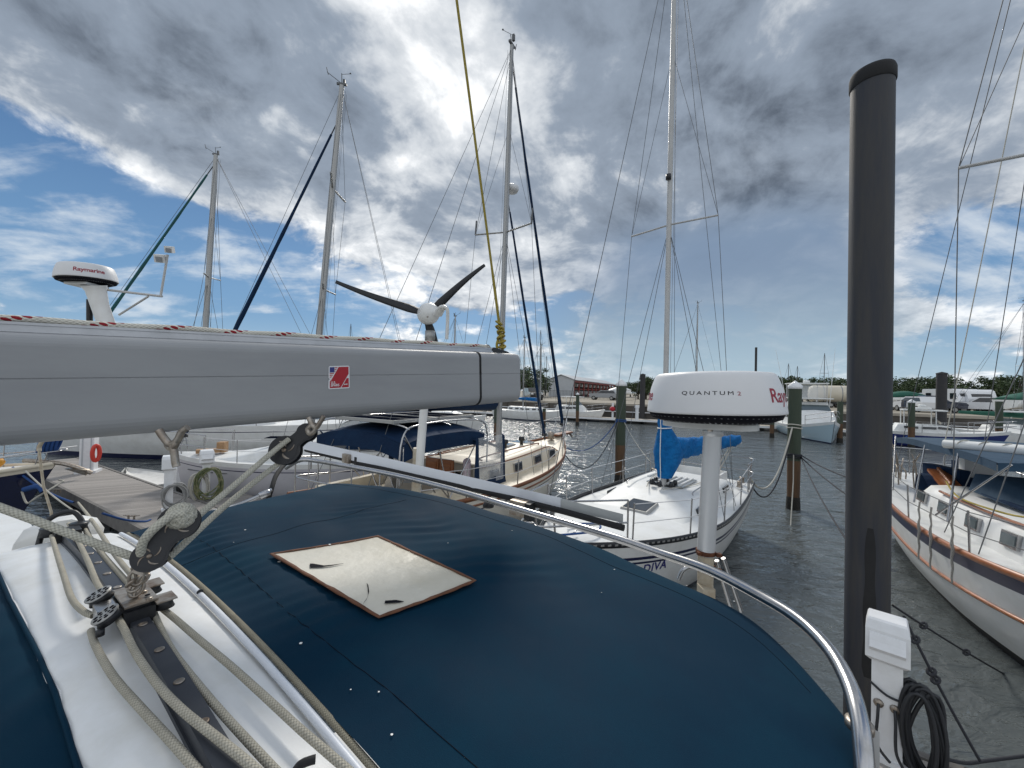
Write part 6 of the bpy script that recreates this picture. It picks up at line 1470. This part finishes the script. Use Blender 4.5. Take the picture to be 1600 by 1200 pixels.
# masts beyond: boats laid up behind the shed and along the left shore
for px, yb, yt, d in ((843, 612, 516, 70), (853, 616, 556, 80), (834, 612, 565, 85), (845, 612, 566, 90), (546, 620, 506, 60), (1287, 627, 552, 65), (1231, 625, 568, 70), (1245, 625, 572, 70)):
    q = P(px, yb, d); b = P(px + (yb - yt) * .02, yt, d); q.z = LOT if d > 60 else 0
    t = thing('mast', 'thin bare mast standing far off against the sky', 'mast', q, 0, 'bare masts far behind the basin'); mb = MB(); mb.tube([q, b], [.07, .05], 6); mb.build('pole', M_['alloyd'], t, q)
    mb = MB(); m = q.lerp(b, .62); mb.bar(m - V((.7, 0, 0)), m + V((.7, 0, 0)), .03, 5); mb.build('spreader', M_['alloyd'], t, q)
    for sx in (-1, 1): mb = MB(); mb.tube([b, m + V((sx * .7, 0, 0)), q + V((sx * .9, 0, .3))], .018, 4); mb.build('shroud', M_['alloyd'], t, q)

# ================================================================== docks, pilings, pedestals, lines
DD = V((.861, -.508, 0)); DN = V((.508, .861, 0))
def DK(s, n, z): return DD * s + DN * n + V((0, 0, z))
dk = thing('dock', 'grey plank dock running from the left behind our boat to the lower right corner', 'dock', DK(-4, 3.9, 0))
def dslab(name, s0, s1, n0, n1, z0, z1, m):
    mb = MB(); q = [DK(s, n, z) for z in (z0, z1) for s, n in ((s0, n0), (s1, n0), (s1, n1), (s0, n1))]
    mb.add(q, [(3, 2, 1, 0), (4, 5, 6, 7), (0, 1, 5, 4), (1, 2, 6, 5), (2, 3, 7, 6), (3, 0, 4, 7)]); return mb.build(name, m, dk, dk.location)
dslab('deck', -22, 9, 3.24, 4.66, .42, .50, M_['planks'])
for n0 in (3.16, 4.67): dslab('side_board', -22, 9, n0, n0 + .07, .22, .515, M_['dockside'])
for s in range(-21, 9, 3): dslab('float', s, s + 2.2, 3.3, 4.6, -.2, .415, M_['rubber'])
fg = thing('finger_dock', 'narrow grey plank finger dock beside the pale grey sloop', 'dock', DK(-11.1, 6, 0))
mb = MB(); q = [DK(s, n, z) for z in (.40, .49) for s, n in ((-11.7, 4.75), (-10.8, 4.75), (-10.8, 5.7), (-11.7, 5.7))]; mb.add(q, [(3, 2, 1, 0), (4, 5, 6, 7), (0, 1, 5, 4), (1, 2, 6, 5), (2, 3, 7, 6), (3, 0, 4, 7)]); mb.build('deck', M_['planks'], fg, fg.location)
# the tall composite piling
pb = V((3.475, 3.86, 0)); tp = thing('piling', 'tall dark grey composite piling with a conical black cap, right foreground', 'piling', pb)
ztop = P(1361, 112, 3.87).z
mb = MB(); mb.lathe([(.168, -1), (.168, ztop - .1)], pb, 48); mb.build('shaft', M_['pile'], tp, pb)
mb = MB(); mb.lathe([(.172, -.16), (.179, -.15), (.179, -.05), (.170, -.02), (.0, .085)], pb + V((0, 0, ztop)), 40); mb.build('cap', M_['rubber'], tp, pb)
def darkstain(z0, z1, a0, w_):
    mb = MB(); rnd = random.Random(3); fa = math.atan2(-pb.y, -pb.x)
    def q(u, v):
        z = lerp(z0, z1, v); ww = w_ * (1 - .35 * v * v) * (.9 + .12 * math.sin(v * 17)); a = fa + a0 + ww * (u - .5) * (1 if .03 < v < .97 else .75); return pb + V((.1695 * math.cos(a), .1695 * math.sin(a), z))
    mb.grid(q, 8, 16); mb.build('tar_stain', M_['tar'] if False else M_['rubber'], tp, pb)
darkstain(.9, P(1380, 822, 3.8).z, .12, .62)
def wood_pile(label, px, py, rad, zt, dx_=0., cap=True, seed=1, m=None):
    c = PZ(px, py, 0); t = thing('piling', label, 'piling', c, 0, 'timber pilings in the basin'); rnd = random.Random(seed)
    lean = V((rnd.uniform(-.06, .06) + dx_, rnd.uniform(-.06, .06), 0))
    at = lambda z: c + lean * (z / zt) + V((0, 0, z))
    mb = MB(); mb.tube([at(lerp(1.5, zt, i / 8)) for i in range(9)], [rad * (1 + rnd.uniform(-.02, .02)) for _ in range(9)], 18); mb.build('shaft', m or M_['pilet'], t, c)
    mb = MB(); mb.tube([at(z) for z in (-.6, .3, .9, 1.5)], [rad * .96, rad * .93, rad * .97, rad], 18); mb.build('lower_shaft', M_['pilew'], t, c)
    mb = MB(); mb.tube([at(z) for z in (-.5, .12, .38)], [rad * 1.08, rad * 1.07, rad * .99], 18); mb.build('waterline_band', M_['barn'], t, c)
    if cap: mb = MB(); mb.lathe([(rad * 1.03, -.06), (rad * 1.10, -.055), (rad * 1.10, .04), (.0, rad * 1.15)], at(zt), 18); mb.build('cap', M_['white'], t, c)
    return t, at, c
pa, at_a, ca = wood_pile('green timber piling with a white cone cap, left of the near radar dome', 968, 757, .185, 3.80, .05)
pq, at_q, cq = wood_pile('green timber piling with a white cone cap and rope turns, right of the radar dome', 1239, 795, .178, 3.80, .0, True, 2)
for px, py, rd_, zt, sd_, lab, cp in ((902, 665, .17, 3.2, 3, 'thin timber piling with a small white cap near the cabin cruiser', True), (1312, 692, .19, 3.2, 4, 'short green piling just left of the tall composite piling', False), (1424, 700, .19, 3.3, 5, 'green piling in front of the blue-hulled cabin boat', True),
        (1561, 702, .20, 3.5, 6, 'green piling near the right edge beside the white cabin boat', False), (850, 668, .16, 1.8, 7, 'short bare timber piling near the small white sailboats', False), (776, 700, .20, 3.3, 8, 'green timber piling beside the cream cutter mast', False), (1206, 684, .17, 1.1, 9, 'low brown piling stub left of the sportfishing boat', False)):
    wood_pile(lab, px, py, rd_, zt, 0, cp, sd_)
for px, yb, yt, d, w_, lab in ((1003, 655, 585, 46, .30, 'dark weathered post rising beside the trees, left of the radar dome'), (1470, 672, 583, 35, .36, 'dark grey post rising in front of the travel trailers'), (1180, 640, 543, 60, .16, 'slim brown utility pole rising behind the radar dome')):
    q = P(px, yb, d); b = P(px + 1.5, yt, d); q.z = 0 if d < 50 else LOT
    t = thing('post', lab, 'post', q); mb = MB(); mb.tube([q, b], w_, 12); mb.build('shaft', M_['tar'], t, q)
    mb = MB(); mb.lathe([(w_ * 1.05, -.1), (w_ * 1.08, 0), (.0, w_ * .35)], b, 12); mb.build('cap', M_['tar'], t, q)
# rope turns on the pilings
def turns(label, at, rad, zs, m, r=.02):
    mb = MB()
    for z in zs: mb.tube([at(z + .015 * math.sin(t * 2)) + V((math.cos(t), math.sin(t), 0)) * (rad + r * .8) for t in [i * PI / 10 for i in range(20)]], r, 6, closed=True)
    tag(mb.build('rope_turns', m), label, 'rope')
turns('white rope turns round the piling right of the radar dome', at_q, .178, (2.62, 2.52), M_['rope'])
turns('dark rope turns round the lower part of the piling right of the radar dome', at_q, .178, (1.66, 1.60, 1.70), M_['ropeb'])
turns('blue rope turns round the piling left of the radar dome', at_a, .185, (2.46, 2.40), M_['bluerope'])
def line(label, pts, r, m, grp=None): mb = MB(); mb.tube(pts, r, 7); tag(mb.build('dock_line', m), label, 'rope', grp)
ps = P(1171, 745, 11.0); aq = at_q(2.55)
line('white dock line sagging from the blue-covered sloop to the right-hand timber piling', sag(ps, aq + V((-.15, -.12, 0)), .95, 24), .022, M_['rope'])
line('dark dock line sagging beside the white one to the right-hand timber piling', sag(ps + V((.05, .1, -.1)), at_q(2.35) + V((-.16, -.1, 0)), 1.1, 24), .02, M_['ropeb'])
line('white line hanging straight down the right-hand timber piling into the water', [at_q(1.7) + V((-.14, -.18, 0)), at_q(.9) + V((-.16, -.22, 0)), P(1233, 860, 10.2), P(1231, 900, 9.0)], .016, M_['rope'])
line('dark dock line from the timber piling towards the tall piling, uppermost', sag(at_q(1.68) + V((.16, -.1, 0)), P(1330, 748, 9.0), .05), .016, M_['ropeb'])
line('dark dock line from the timber piling to the white cruiser, middle of three', sag(at_q(1.62) + V((.16, -.1, 0)), P(1330, 778, 8.6), .05), .016, M_['ropeb'])
line('dark dock line from the timber piling down to the dock, lowest of three', sag(at_q(1.60) + V((.16, -.1, 0)), P(1330, 855, 6.0), .12), .014, M_['ropeb'])
line('blue dock line sagging from the cream cutter bow to the left timber piling', sag(P(886, 700, 15.2), at_a(2.45) + V((-.15, -.1, 0)), .5, 20), .018, M_['bluerope'])
line('second dock line sagging lower from the cream cutter bow to the left timber piling', sag(P(884, 712, 14.5), at_a(2.38) + V((-.15, -.1, 0)), 1.0, 20), .016, M_['ropeb'])
line('slack line from the left timber piling to the bow of the blue-covered sloop', sag(at_a(2.4) + V((.1, -.1, 0)), P(1015, 720, 11.6), .1), .012, M_['rope'])
for k, (a, b) in enumerate(((P(1395, 946, 3.9), P(1610, 1075, 5.6)), (P(1412, 962, 3.7), P(1532, 1190, 3.3)))):
    n = 18; pts = sag(a, b, .03, n); line(('black knotted dock line running from the tall piling to the right edge', 'black knotted dock line running from the pedestal down to the bottom edge')[k], pts, .011, M_['ropeb'])
    mb = MB()
    for i in (3, 7, 8) if k else (3, 8): c = pts[i]; mb.tube([c + V((.028 * math.cos(t), .02 * math.sin(t), .022 * math.sin(t + 1))) for t in [j * PI / 5 for j in range(10)]], .013, 6, closed=True)
    tag(mb.build('knots', M_['ropeb']), ('knots along the black dock line that runs to the right edge', 'knots along the black dock line that runs to the bottom edge')[k], 'rope')
line('twisted dark line along the dock edge at the lower right corner', smooth([P(1478, 1186, 3.25), P(1510, 1192, 3.3), P(1545, 1188, 3.4), P(1610, 1180, 3.6)], 6), .014, M_['ropeb'])
# power pedestals
def pedestal(label, p, face, H, w_, dpt, head, tilt=0., group=None, outlets=True, box=True):
    t = thing('power_pedestal', label, 'pedestal', p, 0, group); x = V((face.y * -1, face.x, 0)).normalized(); M3 = frame(x, -face) 
    if M3.col[2].z < 0: M3 = frame(-x, -face)
    def Q(a, b, c): return p + M3 @ V((a, b, c))
    mb = MB(); mb.box(Q(0, 0, H * .5), (w_, dpt, H), M3); mb.box(Q(0, 0, .02), (w_ * 1.35, dpt * 1.35, .04), M3); mb.build('column', M_['white'], t, p)
    hw, hd, hh = head; mb = MB(); o = []
    for z, k, off in ((H - hh * .25, .78, 0), (H - hh * .12, 1, -.04), (H + hh * .52, 1, -.03), (H + hh * .70, .92, -.01), (H + hh * .74, .85, 0)):
        o.append([Q(sx * hw / 2 * (k if z < H or z > H + hh * .6 else 1), sy * hd / 2 * k + off, z) for sx, sy in ((-1, -1), (1, -1), (1, 1), (-1, 1))])
    mb.loft(o, True, True, smooth=False); hd_o = mb.build('head', M_['white'], t, p)
    if box:
        mb = MB(); mb.loft([[Q(sx * hw * .40, -hd / 2 - .03 - (.0 if sy else d), z) for sx, sy in ((-1, 0), (1, 0), (1, 1), (-1, 1))] for z, d in ((H + .02, .015), (H + .06, .055), (H + hh * .30, .03), (H + hh * .45, .008))], True, True, smooth=False); mb.build('hood', M_['white'], hd_o, p)
    if outlets:
        for sx in (-1, 1):
            mb = MB(); mb.lathe([(.0, 0), (.034, .002), (.030, .018), (.0, .02)], Q(sx * w_ * .26, -dpt / 2, H * .52), 16, M3 @ Matrix.Rotation(PI / 2, 3, 'X')); mb.build('outlet', M_['steelr'], t, p)
            mb = MB(); z = H * .52; mb.tube(smooth([Q(sx * w_ * .26, -dpt / 2 - .02, z), Q(sx * w_ * .28, -dpt / 2 - .05, z - .08), Q(sx * w_ * .30, -dpt / 2 - .06, z - .3), Q(sx * w_ * .2 + .06, -dpt / 2 - .06, .06)], 6), .011, 7); mb.build('power_cord', M_['cable'], t, p)
    return t, Q
fp = V((-3.1, -3.3, 0)).normalized()
pd, Q1 = pedestal('white power pedestal with a tilted head at the foot of the tall piling', V((3.20, 3.36, .5)), fp, .90, .19, .14, (.27, .20, .36))
mb = MB()
for p0, q0 in (((-.1, -.078, .62), (.1, -.078, .55)),): mb.tube(smooth([Q1(*p0), Q1(0, -.085, .56), Q1(*q0)], 4), .009, 6)
tag(mb.build('cable_tie', M_['ropeb']), 'dark strap round the column of the right-hand power pedestal', 'strap')
def coil(label, Q, c, rx, rz_, n, r, m, name='hose_coil', seed=1, mats=None):
    rnd = random.Random(seed); mb = MB()
    for k in range(n):
        ox, oz, sx, sz = rnd.uniform(-.03, .03), rnd.uniform(-.05, .03), rnd.uniform(.85, 1.15), rnd.uniform(.85, 1.18); oy = rnd.uniform(-.05, .05); tw = rnd.uniform(-.25, .25)
        mb.tube([Q(c[0] + ox + rx * sx * math.sin(t) + tw * rz_ * math.cos(t) * .4, c[1] + oy + .02 * math.sin(2 * t), c[2] + oz + rz_ * sz * (math.cos(t) - 1) * .5) for t in [i * 2 * PI / 22 for i in range(22)]], r, 7, closed=True)
    tag(mb.build(name, m), label, 'hose')
coil('thick coil of black shore power cable hanging beside the right-hand pedestal', Q1, (.20, -.06, .72), .10, .72, 11, .015, M_['cable'], 'cable_coil', 4)
line('heavy black cable trailing from the coil across the dock at the lower right', smooth([Q1(.22, -.10, .12), Q1(.35, -.12, .03), Q1(.5, .05, .02), Q1(.75, .25, .02), Q1(1.0, .2, .03)], 6), .016, M_['cable'])
fl = V((8.1, -9.35, 0)).normalized()
p2, Q2 = pedestal('white power pedestal with a grey hose on the dock, left of its twin', PZ(262, 797, .5), fl, 1.02, .17, .16, (.27, .24, .34), 0, 'white pedestals on the left dock', False, False)
p3, Q3 = pedestal('white power pedestal with a green and tan hose in front of the pale grey hull', PZ(321, 778, .5), fl, .98, .16, .16, (.30, .28, .36), 0, 'white pedestals on the left dock', False, True)
coil('grey hose coil hanging on the left of the two dock pedestals', Q2, (.12, -.12, .62), .22, .52, 8, .013, M_['hoseg'], seed=7)
coil('green and tan garden hose coil hanging on the pedestal before the grey hull', Q3, (.05, -.16, .78), .26, .74, 9, .016, M_['hose'], seed=8)
coil('tan hose coil behind the green one on the same dock pedestal', Q3, (-.14, -.10, .70), .18, .66, 5, .015, M_['rope'], seed=9)
# fire cabinet post with the red float, far end of the dock
pp = PZ(138, 738, .5); ff = V((.72, -.69, 0)); wp = thing('white_post', 'square white post on the dock with a red float hung beside it', 'post', pp)
mb = MB(); mb.box(pp + V((0, 0, .78)), (.34, .34, 1.56), Matrix.Rotation(.5, 3, 'Z')); mb.box(pp + V((0, 0, .04)), (.5, .5, .08), Matrix.Rotation(.5, 3, 'Z')); mb.build('column', M_['white'], wp, pp)
mb = MB()
for k in (-.1, .1): mb.box(pp + Matrix.Rotation(.5, 3, 'Z') @ V((k, -.172, .8)), (.03, .02, 1.4), Matrix.Rotation(.5, 3, 'Z'))
mb.build('rib', M_['wallm'], wp, pp)
lc = P(150, 708, 12.4); mb = MB(); mb.tube([lc + V((.035 * math.cos(t), .075 * math.cos(t), .24 * math.sin(t))) for t in [i * PI / 12 for i in range(24)]], .055, 8, closed=True); tag(mb.build('rescue_float', M_['orange']), 'red rescue float hanging on the white dock post', 'life ring')
# dinghy with outboard tied at the dock
dn = Boat('dinghy', 'small white dinghy with an outboard tied beside the left dock', 'dinghy', PZ(196, 748, .1), PZ(262, 768, .1) + V((.3, .0, 0)), 1.4, (.42, .36, .5), .9, .3, 2.)
dn.hull([(-.15, 0)], [M_['gelw']], 14); dn.deck(M_['deckgrey'], .15, -.1)
mb = MB(); mb.box((-dn.L / 2 - .1, 0, .62), (.28, .3, .5), None, 0, .8); dn.part('outboard_motor', mb, M_['carwhite']); mb = MB(); mb.box((-dn.L / 2 - .1, .0, .25), (.14, .1, .6)); dn.part('motor_leg', mb, M_['black'])
# cleats and lines at the left end of the dock
for px, py in ((90, 770), (205, 812)):
    c = PZ(px, py, .52); t = thing('dock_cleat', ('dock cleat with blue line at the near edge of the left dock', 'dock cleat at the near edge of the dock close to our boat')[px > 100], 'cleat', c); mb = MB(); mb.bar(c + V((-.06, 0, 0)), c + V((-.06, 0, .08)), .02, 6); mb.bar(c + V((.06, 0, 0)), c + V((.06, 0, .08)), .02, 6); mb.tube([c + V((-.17, 0, .09)), c + V((0, 0, .085)), c + V((.17, 0, .09))], [.012, .022, .012], 7); mb.build('horn', M_['steelr'], t, c)
line('blue dock line from the navy bow down to the dock', sag(P(20, 730, 9.2), P(115, 785, 9.0), .1), .022, M_['bluerope'])
line('pale blue line from the navy bow to the near dock edge', sag(P(40, 736, 9.0), P(118, 800, 8.6), .05), .016, M_['rope'])
line('thick blue chafe sleeve on the line below the navy bow', smooth([P(38, 765, 9.0), P(60, 760, 9.), P(68, 768, 9.)], 5), .06, M_['bluerope'])
line('white looped line below the navy bow', smooth([P(34, 768, 9.), P(42, 786, 9.), P(56, 778, 9.0), P(92, 756, 9.5), P(99, 752, 9.6), P(92, 750, 9.7)], 6), .02, M_['rope'])
line('blue line tied at the dock edge near the mainsheet knot', smooth([P(160, 802, 7.2), P(195, 812, 7.6), P(225, 815, 8.), P(235, 812, 8.2)], 5), .02, M_['bluerope'])
line('long white rail line passing above the navy bow at the far left', [P(-20, 718, 8.8), P(60, 705, 9.4), P(120, 697, 10.5)], .014, M_['wirew'])
# signs on the far floating dock
q = PZ(957, 655, .5); t = thing('hose_reel', 'red fire hose reel on a white stand on the far floating dock', 'fire hose', q); mb = MB(); mb.box(q + V((0, 0, .9)), (.18, .18, 1.8)); mb.build('stand', M_['white'], t, q); mb = MB(); mb.lathe([(.1, -.2), (.26, -.18), (.26, .18), (.1, .2)], q + V((-.1, -.25, 1.15)), 18, Matrix.Rotation(PI / 2, 3, 'X')); mb.build('reel', M_['red'], t, q)
q = PZ(995, 657, .5); t = thing('power_pedestal', 'small white pedestal standing on the far floating dock', 'pedestal', q); mb = MB(); mb.box(q + V((0, 0, .75)), (.28, .28, 1.5)); mb.build('column', M_['white'], t, q); mb = MB(); mb.box(q + V((0, 0, 1.5)), (.38, .38, .3)); mb.build('head', M_['white'], t, q)
c0 = PZ(1070, 668, 0); dq = Boat('skiff', 'low white skiff tied to the far dock behind the radar dome', 'boat', c0 + V((-2.4, .9, 0)), c0 + V((2.2, -.8, 0)), 1.7, (.7, .65, .95), .9, .5, 2.)
dq.hull([(-.2, 0), (-.12, 1)], [M_['gel'], M_['stripe']], 14); dq.deck(M_['deckgrey'], .12, -.1)
